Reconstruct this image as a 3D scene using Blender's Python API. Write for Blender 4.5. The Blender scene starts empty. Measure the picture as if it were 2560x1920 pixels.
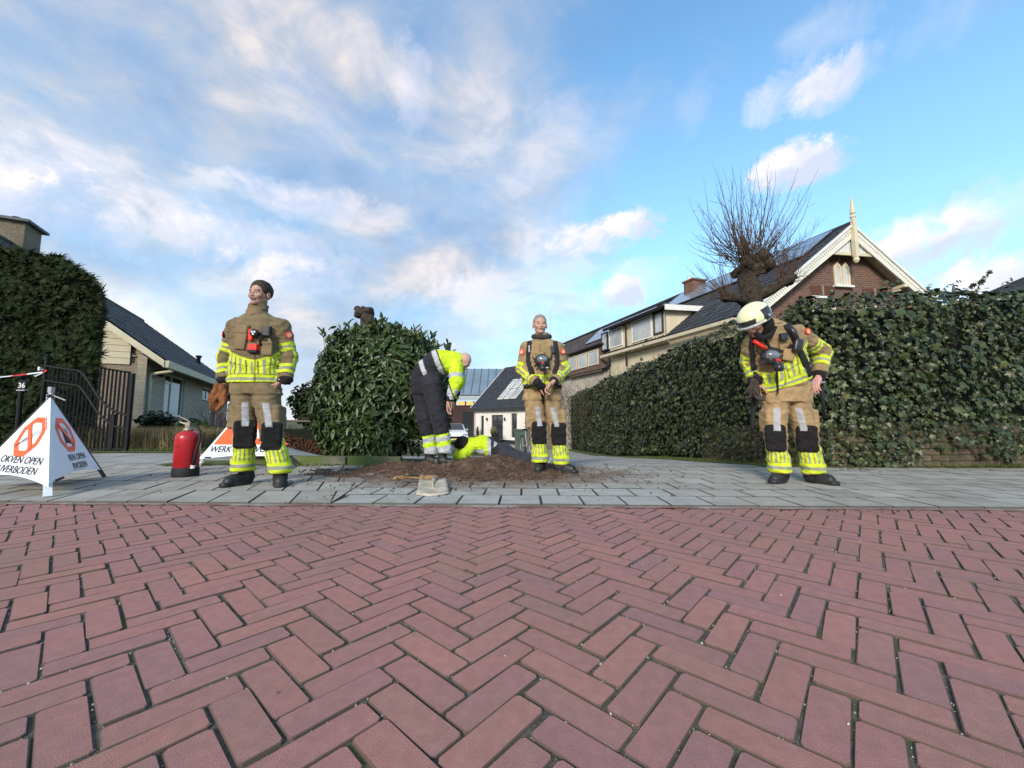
import bpy, bmesh, math, random
import numpy as np
from mathutils import Vector, Matrix, Euler

random.seed(11)
RNG = np.random.default_rng(11)
scene = bpy.context.scene
COL = scene.collection

# ------------------------------------------------------------------ camera
F = 985.0                       # focal length in pixels of a 2560 px wide picture
PITCH = math.radians(5.2)
CH = 0.585
cam_data = bpy.data.cameras.new("camera")
cam_data.sensor_width = 36.0
cam_data.lens = 36.0 * F / 2560.0
cam_data.clip_start = 0.05
cam_data.clip_end = 3000
cam = bpy.data.objects.new("camera", cam_data)
COL.objects.link(cam)
cam.location = (0, 0, CH)
cam.rotation_euler = (math.radians(90) + PITCH, 0, 0)
scene.camera = cam
cp_, sp_ = math.cos(PITCH), math.sin(PITCH)

def W(px, py, Y):
    """point at distance Y straight ahead that is seen at (px, py) of the measured photograph"""
    x = (px - 1280) / F; y = (960 - py) / F
    dy = cp_ - y * sp_; dz = sp_ + y * cp_
    return Vector((x * Y / dy, Y, CH + dz * Y / dy))

def G(px, py, z=0.0):
    x = (px - 1280) / F; y = (960 - py) / F
    dy = cp_ - y * sp_; dz = sp_ + y * cp_
    t = (z - CH) / dz
    return Vector((x * t, dy * t, z))

# ------------------------------------------------------------------ world, sun, exposure
SUN_EL, SUN_AZ = math.radians(26), math.radians(200)     # azimuth clockwise from +Y
SKY_S = 0.12
world = bpy.data.worlds.new("World"); scene.world = world; world.use_nodes = True

class NT:
    def __init__(s, tree): s.t = tree; s.t.nodes.clear()
    def n(s, typ, **kw):
        nd = s.t.nodes.new(typ)
        for k, v in kw.items():
            if k.startswith('i_'):
                key = k[2:]
                key = int(key) if key.isdigit() else key.replace('_', ' ')
                s.put(nd, key, v)
            else: setattr(nd, k, v)
        return nd
    def put(s, nd, key, v):
        if isinstance(v, bpy.types.NodeSocket): s.t.links.new(v, nd.inputs[key])
        elif isinstance(v, bpy.types.Node): s.t.links.new(v.outputs[0], nd.inputs[key])
        else: nd.inputs[key].default_value = v
    def m(s, op, a, b=0.0, c=0.0, clamp=False):
        nd = s.n('ShaderNodeMath', operation=op, use_clamp=clamp)
        s.put(nd, 0, a); s.put(nd, 1, b); s.put(nd, 2, c)
        return nd.outputs[0]
    def mix(s, f, a, b, mode='MIX'):
        nd = s.n('ShaderNodeMix', data_type='RGBA', blend_type=mode)
        s.put(nd, 0, f)
        for k, v in ((6, a), (7, b)):
            if isinstance(v, (tuple, list)): v = tuple(v) + (1,) * (4 - len(v))
            s.put(nd, k, v)
        return nd.outputs[2]
    def ramp(s, f, stops, interp='LINEAR'):
        nd = s.n('ShaderNodeValToRGB'); cr = nd.color_ramp; cr.interpolation = interp
        while len(cr.elements) < len(stops): cr.elements.new(0.5)
        for e, (p, c) in zip(cr.elements, stops):
            e.position = p
            e.color = (tuple(c) + (1,))[:4] if isinstance(c, (tuple, list)) else (c, c, c, 1)
        s.put(nd, 0, f); return nd.outputs[0]
    def noise(s, vec, scale, detail=4, rough=0.55, dist=0.0):
        nd = s.n('ShaderNodeTexNoise'); nd.inputs['Scale'].default_value = scale
        nd.inputs['Detail'].default_value = detail; nd.inputs['Roughness'].default_value = rough
        nd.inputs['Distortion'].default_value = dist
        if vec is not None: s.put(nd, 'Vector', vec)
        return nd.outputs[0]

def build_world():
    T = NT(world.node_tree)
    out = T.n('ShaderNodeOutputWorld'); bg = T.n('ShaderNodeBackground')
    bg.inputs['Strength'].default_value = SKY_S
    sky = T.n('ShaderNodeTexSky', sky_type='NISHITA', sun_disc=False)
    sky.sun_elevation = SUN_EL; sky.sun_rotation = SUN_AZ
    sky.air_density = 1.0; sky.dust_density = 0.6; sky.ozone_density = 2.0
    tc = T.n('ShaderNodeTexCoord'); d = tc.outputs['Generated']
    sep = T.n('ShaderNodeSeparateXYZ', i_0=d); x, y, z = sep.outputs
    # flat cloud layer overhead: the view direction meets it at (x, y)/z
    zz = T.m('ADD', T.m('MAXIMUM', z, 0.0), 0.22)
    u = T.m('DIVIDE', x, zz); v = T.m('DIVIDE', y, zz)
    comb = T.n('ShaderNodeCombineXYZ', i_0=u, i_1=v)
    mp = T.n('ShaderNodeMapping'); T.put(mp, 'Vector', d); mp.inputs['Scale'].default_value = (1, 1, 1.7); mp.inputs['Rotation'].default_value = (0, .25, 0)
    n1 = T.m('ADD', T.m('MULTIPLY', T.noise(comb.outputs[0], 1.15, 5, 0.5, 0.2), .35), T.m('MULTIPLY', T.noise(mp.outputs[0], 2.5, 6, 0.55, 0.25), .65))
    n2 = T.noise(mp.outputs[0], 7.0, 6, 0.6, 0.2)
    az = T.m('ARCTAN2', x, y)
    el = T.m('ARCSINE', z)
    cov = T.m('ADD', T.m('MULTIPLY', n1, 0.85), T.m('MULTIPLY', n2, 0.28))
    side = T.n('ShaderNodeMapRange', clamp=True)             # more cover towards the left (west)
    T.put(side, 0, az); side.inputs[1].default_value = -0.15; side.inputs[2].default_value = 0.35
    side.inputs[3].default_value = 0.10; side.inputs[4].default_value = -0.14
    soft = T.m('ADD', cov, side.outputs[0])
    veil = T.ramp(soft, [(0.40, 0.0), (0.52, 0.45), (0.74, 0.93)])
    # separate cumulus puffs
    puffs = [(1960, 418, .085, .040, 1.0), (2040, 405, .06, .03, .6), (1960, 235, .12, .035, .62), (2080, 205, .09, .035, .45),
             (1730, 262, .05, .05, .2), (1500, 590, .15, .040, .95), (1590, 565, .07, .035, .9), (1530, 735, .075, .04, 1.0), (1590, 690, .1, .05, .5), (1020, 215, .075, .06, .55),
             (780, 285, .12, .06, .25), (750, 497, .22, .035, .7), (600, 600, .24, .05, .5), (720, 690, .16, .04, .55), (140, 470, .22, .07, .5),
             (1410, 285, .10, .05, .22), (2250, 640, .12, .05, .6), (2450, 540, .1, .04, .5), (2520, 690, .09, .035, .9), (1150, 740, .12, .05, .6),
             (2080, 75, .1, .03, .22), (2340, 60, .08, .04, .22)]
    tot = None
    nw = T.noise(d, 6.5, 6, 0.66, 0.6); nw2 = T.noise(d, 24.0, 5, 0.65, 0.3)
    wob = T.m('ADD', T.m('MULTIPLY', T.m('SUBTRACT', nw, 0.5), 4.2), T.m('MULTIPLY', T.m('SUBTRACT', nw2, 0.5), 1.6))
    low = None
    for (px, py, ra, re, s) in puffs:
        p = W(px, py, 1.0) - Vector((0, 0, CH)); p.normalize()
        a0, e0 = math.atan2(p.x, p.y), math.asin(p.z)
        da = T.m('DIVIDE', T.m('SUBTRACT', az, a0), ra * 1.05)
        de = T.m('DIVIDE', T.m('SUBTRACT', el, e0), re * 1.25)
        r2 = T.m('ADD', T.m('MULTIPLY', da, da), T.m('MULTIPLY', de, de))
        b = T.m('MULTIPLY', T.m('SUBTRACT', T.m('ADD', 1.0, wob), r2, clamp=False), s)
        b = T.m('MAXIMUM', b, 0.0)
        sh = T.m('MULTIPLY', b, T.m('SUBTRACT', T.m('MULTIPLY', T.m('SUBTRACT', 0.0, da), 0.5), T.m('MULTIPLY', de, -0.5)))
        tot = b if tot is None else T.m('ADD', tot, b)
        low = sh if low is None else T.m('ADD', low, sh)
    puff = T.ramp(tot, [(0.0, 0.0), (0.45, 0.38), (1.15, 0.92)])
    lit = T.m('ADD', T.m('MULTIPLY', low, 0.45), T.m('MULTIPLY', n2, 0.75), clamp=True)
    k = 1.0 / SKY_S
    veil_lit = T.m('ADD', T.m('MULTIPLY', T.noise(mp.outputs[0], 4.6, 6, 0.56, 0.3), 1.0), 0.0)
    veil_col = T.ramp(veil_lit, [(0.34, (0.23 * k, 0.34 * k, 0.54 * k)), (0.46, (0.34 * k, 0.42 * k, 0.56 * k)), (0.54, (0.46 * k, 0.49 * k, 0.56 * k)), (0.64, (0.70 * k, 0.64 * k, 0.63 * k))])
    puff_col = T.ramp(lit, [(0.26, (0.56 * k, 0.60 * k, 0.76 * k)), (0.50, (0.88 * k, 0.82 * k, 0.83 * k)), (0.72, (1.12 * k, 1.02 * k, 0.95 * k))])
    # clear air: physical sky, with the pale band of the low haze
    hs = T.n('ShaderNodeHueSaturation'); T.put(hs, 'Color', sky.outputs[0]); hs.inputs['Saturation'].default_value = 1.15; hs.inputs['Value'].default_value = SKYV
    clear = T.mix(1.0, hs.outputs[0], SKYTINT, 'MULTIPLY')
    hz = T.ramp(el, [(0.0, 0.85), (0.14, 0.60), (0.42, 0.30), (0.8, 0.10)])
    clear = T.mix(hz, clear, (0.50 * k, 0.78 * k, 0.92 * k))
    warm = T.n('ShaderNodeMapRange', clamp=True); T.put(warm, 0, az)
    warm.inputs[1].default_value = -0.35; warm.inputs[2].default_value = -0.85; warm.inputs[3].default_value = 0; warm.inputs[4].default_value = 1
    wf = T.m('MULTIPLY', warm.outputs[0], T.ramp(el, [(0.0, 0.75), (0.14, 0.45), (0.30, 0.0)]))
    col = T.mix(veil, clear, veil_col)
    col = T.mix(wf, col, (1.0 * k, 0.93 * k, 0.86 * k))
    col = T.mix(puff, col, puff_col)
    T.put(bg, 'Color', col)
    T.t.links.new(bg.outputs[0], out.inputs[0])
SKYV = 2.1; SKYTINT = (0.86, 1.02, 1.0)
build_world()

sun_d = bpy.data.lights.new("sun", 'SUN'); sun_d.energy = 3.0; sun_d.angle = math.radians(15)
sun_d.color = (1.0, 0.90, 0.78)
sun = bpy.data.objects.new("sun", sun_d); COL.objects.link(sun)
sdir = Vector((math.sin(SUN_AZ) * math.cos(SUN_EL), math.cos(SUN_AZ) * math.cos(SUN_EL), math.sin(SUN_EL)))
sun.rotation_euler = sdir.to_track_quat('Z', 'Y').to_euler()
sun.location = (0, 0, 30)
vs = scene.view_settings
vs.view_transform = 'Standard'; vs.look = 'None'; vs.exposure = 0.42; vs.gamma = 1.0; vs.use_curve_mapping = False

# ------------------------------------------------------------------ object helpers
def tag(o, label=None, cat=None, group=None, kind=None):
    if label: o['label'] = label
    if cat: o['category'] = cat
    if group: o['group'] = group
    if kind: o['kind'] = kind
    return o

def empty(name, loc=(0, 0, 0), parent=None):
    o = bpy.data.objects.new(name, None); COL.objects.link(o); o.empty_display_size = 0.1
    o.location = loc
    if parent: o.parent = parent
    return o

def thing(name, label, cat, loc=(0, 0, 0), group=None):
    return tag(empty(name, loc), label, cat, group)

def world_org(o):
    v = Vector((0, 0, 0))
    while o is not None:
        v += Vector(o.location); o = o.parent
    return v

def mkmesh(name, verts, faces, mats, smooth=False, midx=None, attrs=None):
    me = bpy.data.meshes.new(name)
    verts = np.asarray(verts, dtype=np.float32).reshape(-1, 3)
    if isinstance(faces, np.ndarray) and faces.ndim == 2:
        nf, k = faces.shape
        me.vertices.add(len(verts)); me.vertices.foreach_set('co', verts.ravel())
        me.loops.add(nf * k); me.loops.foreach_set('vertex_index', faces.astype(np.int32).ravel())
        me.polygons.add(nf)
        me.polygons.foreach_set('loop_start', np.arange(0, nf * k, k, dtype=np.int32))
        me.update(calc_edges=True)
    else:
        me.from_pydata([tuple(map(float, v)) for v in verts], [], [list(map(int, f)) for f in faces])
    if not isinstance(mats, (list, tuple)): mats = [mats]
    for m in mats: me.materials.append(m)
    if midx is not None: me.polygons.foreach_set('material_index', np.asarray(midx, dtype=np.int32))
    me.polygons.foreach_set('use_smooth', np.full(len(me.polygons), bool(smooth)))
    if attrs:
        for k, a in attrs.items():
            a = np.asarray(a, dtype=np.float32)
            if a.ndim == 1:
                at = me.attributes.new(k, 'FLOAT', 'POINT'); at.data.foreach_set('value', a)
            else:
                if a.shape[1] == 3: a = np.concatenate([a, np.ones((len(a), 1), np.float32)], 1)
                at = me.attributes.new(k, 'FLOAT_COLOR', 'POINT'); at.data.foreach_set('color', a.ravel())
    me.update()
    return me

def addobj(name, me, parent=None, loc=(0, 0, 0), rot=None, scale=None):
    o = bpy.data.objects.new(name, me); COL.objects.link(o)
    if parent: o.parent = parent
    o.location = loc
    if rot is not None: o.rotation_euler = rot
    if scale is not None: o.scale = scale
    return o

class MB:
    """collects shapes in world coordinates and links them as one mesh object"""
    def __init__(s): s.v = []; s.f = []; s.mi = []; s.cur = 0
    def add(s, verts, faces):
        b = len(s.v); s.v += [tuple(v) for v in verts]
        s.f += [[i + b for i in f] for f in faces]; s.mi += [s.cur] * len(faces); return s
    def box(s, c, size, rot=None, M=None):
        hx, hy, hz = size[0] / 2, size[1] / 2, size[2] / 2
        vs_ = [Vector((sx * hx, sy * hy, sz * hz)) for sz in (-1, 1) for sy in (-1, 1) for sx in (-1, 1)]
        R = M if M is not None else (Euler(rot).to_matrix() if rot else Matrix.Identity(3))
        vs_ = [R @ v + Vector(c) for v in vs_]
        return s.add(vs_, [(0, 2, 3, 1), (4, 5, 7, 6), (0, 1, 5, 4), (2, 6, 7, 3), (0, 4, 6, 2), (1, 3, 7, 5)])
    def bbox(s, c, size, b=0.01, M=None, rot=None):
        """box with chamfered edges"""
        bm = bmesh.new(); bmesh.ops.create_cube(bm, size=1.0)
        for v in bm.verts: v.co = Vector((v.co.x * size[0], v.co.y * size[1], v.co.z * size[2]))
        bmesh.ops.bevel(bm, geom=list(bm.edges), offset=b, segments=2, affect='EDGES', profile=0.6)
        R = M if M is not None else (Euler(rot).to_matrix() if rot else Matrix.Identity(3))
        for v in bm.verts: v.co = R @ v.co + Vector(c)
        bm.verts.index_update()
        s.add([v.co for v in bm.verts], [[v.index for v in f.verts] for f in bm.faces]); bm.free(); return s
    def tube(s, pts, r, n=8, cap=True, flat=None, up=None):
        pts = [Vector(p) for p in pts]; rr = r if isinstance(r, (list, tuple)) else [r] * len(pts)
        b = len(s.v); ref = Vector(up) if up is not None else None
        prev = None
        for i, p in enumerate(pts):
            t = (pts[min(i + 1, len(pts) - 1)] - pts[max(i - 1, 0)])
            if t.length < 1e-9: t = Vector((0, 0, 1))
            t.normalize()
            if ref is not None: a = (ref - t * ref.dot(t))
            elif prev is None: a = t.orthogonal()
            else: a = prev - t * prev.dot(t)
            if a.length < 1e-6: a = t.orthogonal()
            a.normalize(); prev = a; c = t.cross(a)
            fl = flat if flat is not None else 1.0
            for k in range(n):
                th = 2 * math.pi * k / n
                s.v.append(tuple(p + a * (rr[i] * math.cos(th) * fl) + c * (rr[i] * math.sin(th))))
        for i in range(len(pts) - 1):
            for k in range(n):
                s.f.append([b + i * n + k, b + i * n + (k + 1) % n, b + (i + 1) * n + (k + 1) % n, b + (i + 1) * n + k]); s.mi.append(s.cur)
        if cap:
            s.f.append([b + k for k in range(n)][::-1]); s.mi.append(s.cur)
            e = b + (len(pts) - 1) * n; s.f.append([e + k for k in range(n)]); s.mi.append(s.cur)
        return s
    def lathe(s, base, prof, n=24, M=None):
        """prof: (radius, height) pairs turned about the local z axis"""
        b = len(s.v); R = M if M is not None else Matrix.Identity(3); base = Vector(base)
        for (r, z) in prof:
            for k in range(n):
                th = 2 * math.pi * k / n
                s.v.append(tuple(R @ Vector((r * math.cos(th), r * math.sin(th), z)) + base))
        for i in range(len(prof) - 1):
            for k in range(n):
                s.f.append([b + i * n + k, b + i * n + (k + 1) % n, b + (i + 1) * n + (k + 1) % n, b + (i + 1) * n + k]); s.mi.append(s.cur)
        s.f.append([b + k for k in range(n)][::-1]); s.mi.append(s.cur)
        e = b + (len(prof) - 1) * n; s.f.append([e + k for k in range(n)]); s.mi.append(s.cur)
        return s
    def prism(s, poly, depth):
        """poly: planar polygon of 3D points, pushed along vector depth"""
        poly = [Vector(p) for p in poly]; d = Vector(depth); n = len(poly)
        return s.add(poly + [p + d for p in poly], [list(range(n))[::-1], list(range(n, 2 * n))] + [[i, (i + 1) % n, n + (i + 1) % n, n + i] for i in range(n)])
    def quad(s, *p): return s.add(p, [list(range(len(p)))])
    def build(s, name, mats, parent=None, smooth=False, bevel=0):
        org = world_org(parent) if parent else Vector((0, 0, 0))
        v = np.array(s.v, dtype=np.float64) - np.array(org)
        me = mkmesh(name, v, s.f, mats, smooth, s.mi)
        bm = bmesh.new(); bm.from_mesh(me); bmesh.ops.recalc_face_normals(bm, faces=bm.faces)
        bm.to_mesh(me); bm.free()
        o = addobj(name, me, parent)
        if bevel:
            md = o.modifiers.new('bevel', 'BEVEL'); md.width = bevel; md.segments = 2; md.limit_method = 'ANGLE'
        return o

def nobj(name, verts, faces, mats, parent=None, smooth=False, attrs=None):
    """numpy mesh in world coordinates -> object under parent"""
    org = np.array(world_org(parent)) if parent else np.zeros(3)
    me = mkmesh(name, np.asarray(verts) - org, faces, mats, smooth, None, attrs)
    return addobj(name, me, parent)

def batch(uv, uf, Ms, rnd=None):
    """many transformed copies of a small mesh: uv (n,3), uf (m,k), Ms (N,3,4) -> verts, faces, rnd per vertex"""
    uv = np.asarray(uv, np.float32); uf = np.asarray(uf, np.int64); Ms = np.asarray(Ms, np.float32)
    N = len(Ms)
    V = np.einsum('nij,vj->nvi', Ms[:, :, :3], uv) + Ms[:, None, :, 3]
    Fc = uf[None] + (np.arange(N) * len(uv))[:, None, None]
    r = np.repeat(rnd if rnd is not None else RNG.random(N), len(uv)).astype(np.float32)
    return V.reshape(-1, 3), Fc.reshape(-1, uf.shape[1]), r

def frames(pos, nrm, spin, scale, tilt=0.0):
    """3x4 matrices: local z along nrm, local y spun by angle spin around it"""
    pos = np.asarray(pos, float); n = np.asarray(nrm, float); N = len(pos)
    n = n + RNG.normal(0, 1, (N, 3)) * tilt
    n /= np.linalg.norm(n, axis=1, keepdims=True) + 1e-9
    up = np.tile([0, 0, 1.0], (N, 1)); par = np.abs(n[:, 2]) > .95; up[par] = [0, 1, 0]
    a = up - n * (up * n).sum(1, keepdims=True); a /= np.linalg.norm(a, axis=1, keepdims=True)
    b = np.cross(a, n)
    c, s_ = np.cos(spin)[:, None], np.sin(spin)[:, None]
    y = a * c + b * s_; x = np.cross(y, n)
    s3 = np.asarray(scale).reshape(N, 1)
    M = np.stack([x * s3, y * s3, n * s3, pos], 2)
    return M

def to4(M34):
    m = Matrix.Identity(4)
    for i in range(3):
        for j in range(4): m[i][j] = float(M34[i][j])
    return m

# ------------------------------------------------------------------ materials
_m = {}
def mat(name, color=(.5, .5, .5), rough=.8, metal=0.0, var=0.12, vscale=6.0, bump=0.0, bscale=40.0, spec=0.3, rnd=None, ramp=None, attr=None, extra=None, trans=0.0, coord='Object', emit=None, sheen=0.0, sub=0.0):
    """rnd: 'object' or 'attr' drives ramp colour per piece; attr: name of a colour attribute used as base colour"""
    if name in _m: return _m[name]
    m = bpy.data.materials.new(name); m.use_nodes = True; _m[name] = m
    T = NT(m.node_tree); out = T.n('ShaderNodeOutputMaterial'); p = T.n('ShaderNodeBsdfPrincipled')
    T.t.links.new(p.outputs[0], out.inputs[0])
    vec = T.n('ShaderNodeTexCoord').outputs[coord] if coord != 'World' else None
    if coord == 'World':
        vec = T.n('ShaderNodeNewGeometry').outputs['Position']
    if attr:
        base = T.n('ShaderNodeAttribute', attribute_name=attr).outputs['Color']
    elif ramp:
        if rnd == 'object': r = T.n('ShaderNodeObjectInfo').outputs['Random']
        elif rnd == 'attr': r = T.n('ShaderNodeAttribute', attribute_name='rnd').outputs['Fac']
        else: r = T.noise(vec, vscale, 4)
        base = T.ramp(r, [(i / max(1, len(ramp) - 1), c) for i, c in enumerate(ramp)], 'LINEAR')
    else: base = T.mix(0.0, color, color)
    if var:
        nz = T.noise(vec, vscale, 6, 0.6)
        f = T.ramp(nz, [(0.25, 1 - var * 2.2), (0.75, 1 + var * 0.9)])
        base = T.mix(1.0, base, f, 'MULTIPLY')
    if extra: base = extra(T, base, vec, p)
    T.put(p, 'Base Color', base)
    p.inputs['Roughness'].default_value = rough; p.inputs['Metallic'].default_value = metal
    p.inputs['Specular IOR Level'].default_value = spec
    if trans: p.inputs['Transmission Weight'].default_value = trans
    if sub: p.inputs['Subsurface Weight'].default_value = sub; p.inputs['Subsurface Radius'].default_value = (.02, .008, .004)
    if sheen: p.inputs['Sheen Weight'].default_value = sheen
    if emit:
        p.inputs['Emission Color'].default_value = tuple(emit[0]) + (1,); p.inputs['Emission Strength'].default_value = emit[1]
    if bump:
        b = T.n('ShaderNodeBump'); b.inputs['Strength'].default_value = min(1.0, bump); b.inputs['Distance'].default_value = 0.004 if bump <= 1 else .004 * bump
        T.put(b, 'Height', T.noise(vec, bscale, 5, 0.6)); T.t.links.new(b.outputs[0], p.inputs['Normal'])
    return m

# ------------------------------------------------------------------ signed-distance modelling
def seg(p, a, b, ra, rb, flat=None):
    """tapered capsule"""
    a = np.asarray(a, np.float32); b = np.asarray(b, np.float32)
    ab = b - a; t = np.clip(((p - a) @ ab) / (ab @ ab + 1e-9), 0, 1)
    q = p - a - t[..., None] * ab
    return np.sqrt((q * q).sum(-1)) - (ra + (rb - ra) * t)

def ell(p, c, r, R=None):
    q = p - np.asarray(c, np.float32)
    if R is not None: q = q @ np.asarray(R, np.float32)
    r = np.asarray(r, np.float32)
    k0 = np.sqrt(((q / r) ** 2).sum(-1)); k1 = np.sqrt(((q / (r * r)) ** 2).sum(-1))
    return np.where(k0 < 1e-4, -r.min(), k0 * (k0 - 1) / (k1 + 1e-9))

def rbox(p, c, h, r, R=None):
    q = p - np.asarray(c, np.float32)
    if R is not None: q = q @ np.asarray(R, np.float32)
    q = np.abs(q) - (np.asarray(h, np.float32) - r)
    return np.sqrt((np.maximum(q, 0) ** 2).sum(-1)) + np.minimum(q.max(-1), 0) - r

def su(a, b, k=.03):
    h = np.clip(.5 + .5 * (b - a) / k, 0, 1)
    return b + (a - b) * h - k * h * (1 - h)

def ss(a, b, k=.02):      # smooth subtract b from a
    return -su(-a, b, k)

def slices(p, zs, cx, cy, a, b, e=2.4):
    """column of super-elliptic horizontal sections"""
    o = np.argsort(zs); zs = np.array(zs)[o]
    z = p[..., 2]
    X = np.interp(z, zs, np.array(cx)[o]); Y = np.interp(z, zs, np.array(cy)[o])
    A = np.interp(z, zs, np.array(a)[o]); B = np.interp(z, zs, np.array(b)[o])
    k = (np.abs((p[..., 0] - X) / A) ** e + np.abs((p[..., 1] - Y) / B) ** e) ** (1 / e)
    d = (k - 1) * np.minimum(A, B)
    dz = np.maximum(zs[0] - z, z - zs[-1])
    return np.where(dz > 0, np.sqrt(np.maximum(d, 0) ** 2 + dz ** 2), np.maximum(d, dz))

def mesh_sdf(f, lo, hi, h):
    lo = np.asarray(lo, np.float32); hi = np.asarray(hi, np.float32)
    n = np.ceil((hi - lo) / h).astype(int) + 1
    ax = [lo[i] + h * np.arange(n[i], dtype=np.float32) for i in range(3)]
    P = np.stack(np.meshgrid(*ax, indexing='ij'), -1)
    V = f(P).astype(np.float32); S = V < 0
    nx, ny, nz = V.shape
    acc = np.zeros((nx - 1, ny - 1, nz - 1, 3), np.float32); cnt = np.zeros((nx - 1, ny - 1, nz - 1), np.float32)
    quads = []
    for d in range(3):
        s0 = [slice(None)] * 3; s1 = [slice(None)] * 3; s0[d] = slice(0, -1); s1[d] = slice(1, None)
        v0, v1 = V[tuple(s0)], V[tuple(s1)]
        cr = (S[tuple(s0)] != S[tuple(s1)])
        idx = np.argwhere(cr)
        if not len(idx): continue
        t = v0[cr] / (v0[cr] - v1[cr] + 1e-12)
        pos = idx.astype(np.float32); pos[:, d] += t
        o1, o2 = [k for k in range(3) if k != d]
        for da in (0, -1):
            for db in (0, -1):
                c = idx.copy(); c[:, o1] += da; c[:, o2] += db
                ok = (c >= 0).all(1) & (c[:, 0] < nx - 1) & (c[:, 1] < ny - 1) & (c[:, 2] < nz - 1)
                cc = c[ok]; np.add.at(acc, (cc[:, 0], cc[:, 1], cc[:, 2]), pos[ok]); np.add.at(cnt, (cc[:, 0], cc[:, 1], cc[:, 2]), 1)
        ok = (idx[:, o1] > 0) & (idx[:, o2] > 0) & (idx[:, o1] < V.shape[o1] - 1) & (idx[:, o2] < V.shape[o2] - 1)
        i4 = idx[ok]; flip = S[tuple(s0)][cr][ok]
        cs = []
        for da, db in ((-1, -1), (0, -1), (0, 0), (-1, 0)):
            c = i4.copy(); c[:, o1] += da; c[:, o2] += db; cs.append(c)
        q = np.stack(cs, 1)
        if d == 1: flip = ~flip
        q[~flip] = q[~flip][:, ::-1]
        quads.append(q)
    act = cnt > 0
    ids = -np.ones(cnt.shape, np.int64); ids[act] = np.arange(act.sum())
    verts = lo + h * (acc[act] / cnt[act][:, None])
    Q = np.concatenate(quads); Fc = ids[Q[..., 0], Q[..., 1], Q[..., 2]]
    Fc = Fc[(Fc >= 0).all(1)]
    return verts.astype(np.float32), Fc

def vnormals(v, f):
    n = np.zeros_like(v); a = v[f[:, 1]] - v[f[:, 0]]; b = v[f[:, 2]] - v[f[:, 0]]
    c = np.cross(a, b)
    for k in range(f.shape[1]): np.add.at(n, f[:, k], c)
    return n / (np.linalg.norm(n, axis=1, keepdims=True) + 1e-12)

_wd = RNG.normal(0, 1, (10, 3)).astype(np.float32); _wp = RNG.random(10) * 6.28
def cloth(p, amp=.006, s=1.0, aniso=(1, 1, 1.6)):
    """wrinkle field: domain-warped waves"""
    q = p * np.asarray(aniso, np.float32) * s
    w = np.sin(q @ _wd[0] * 7 + _wp[0]) + np.sin(q @ _wd[1] * 9 + _wp[1])
    o = 0
    for k in range(2, 8):
        o = o + np.abs(np.sin(q @ _wd[k] * (9 + 3.5 * k) + w * 1.3 + _wp[k])) * (1.0 / (1 + .25 * k))
    if amp > .003:
        o2 = 0
        for k in (2, 4, 6): o2 = o2 + np.abs(np.sin(q @ _wd[k] * (22 + 5 * k) + w * 2.1 + _wp[k + 1]))
        return amp * ((o - 1.9) * .8 + (o2 - 1.9) * .38)
    return amp * (o - 1.9) * .8

def hash3(ix, iy, iz):
    h = (ix * 374761393 + iy * 668265263 + iz * 2147483647 + 1013) & 0xffffffff
    h = ((h ^ (h >> 13)) * 1274126177) & 0xffffffff
    return ((h ^ (h >> 16)) & 0xffff) / 65535.0
def vnoise(p, s=1.0):
    """smooth value noise, numpy"""
    q = np.asarray(p, np.float64) * s; i = np.floor(q).astype(np.int64); f = q - i; f = f * f * (3 - 2 * f)
    r = 0
    for a in (0, 1):
        for b in (0, 1):
            for c in (0, 1):
                w = (f[..., 0] if a else 1 - f[..., 0]) * (f[..., 1] if b else 1 - f[..., 1]) * (f[..., 2] if c else 1 - f[..., 2])
                r = r + w * hash3(i[..., 0] + a, i[..., 1] + b, i[..., 2] + c)
    return r
def fbm(p, s=1.0, o=4):
    r = 0; a = .5
    for k in range(o): r = r + a * vnoise(p, s * 2 ** k); a *= .5
    return r
def sstep(a, b, x):
    t = np.clip((x - a) / (b - a), 0, 1); return t * t * (3 - 2 * t)

# ================================================================== SETTING
def tz(x, y):
    """height of the terrain: level street, land falling away behind it in the middle and right"""
    x = np.asarray(x, float); y = np.asarray(y, float)
    p = np.interp(y, [5.2, 7.3, 14.4, 25, 40], [0, -.14, -.70, -1.24, -1.25])
    return p * sstep(-.66, -.44, x / np.maximum(y, 1.0))
def tzf(x, y): return float(tz(x, y))
KS = -0.031
def yk(x): return 2.725 + KS * x           # kerb line
KA = math.atan(KS)

def sheet(name, xs, ys, zoff, m, noise_amp=0.0, noise_s=1.0, mask=None, kind='structure'):
    X, Y = np.meshgrid(xs, ys, indexing='ij'); Z = tz(X, Y) + zoff
    if noise_amp: Z = Z + noise_amp * (fbm(np.stack([X, Y, 0 * X], -1), noise_s) - .5)
    n, k = X.shape; V = np.stack([X, Y, Z], -1).reshape(-1, 3)
    i = np.arange(n * k).reshape(n, k)
    Q = np.stack([i[:-1, :-1], i[1:, :-1], i[1:, 1:], i[:-1, 1:]], -1).reshape(-1, 4)
    if mask is not None:
        c = V[Q].mean(1); Q = Q[mask(c[:, 0], c[:, 1])]
    o = nobj(name, V, Q, m, None, True); tag(o, kind=kind); return o

def dirt_mix(c2, scale, lo, hi, amt=1.0):
    def f(T, base, vec, p):
        r = T.ramp(T.noise(vec, scale, 7, .65, .3), [(lo, 0), (hi, amt)])
        return T.mix(r, base, c2)
    return f

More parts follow.
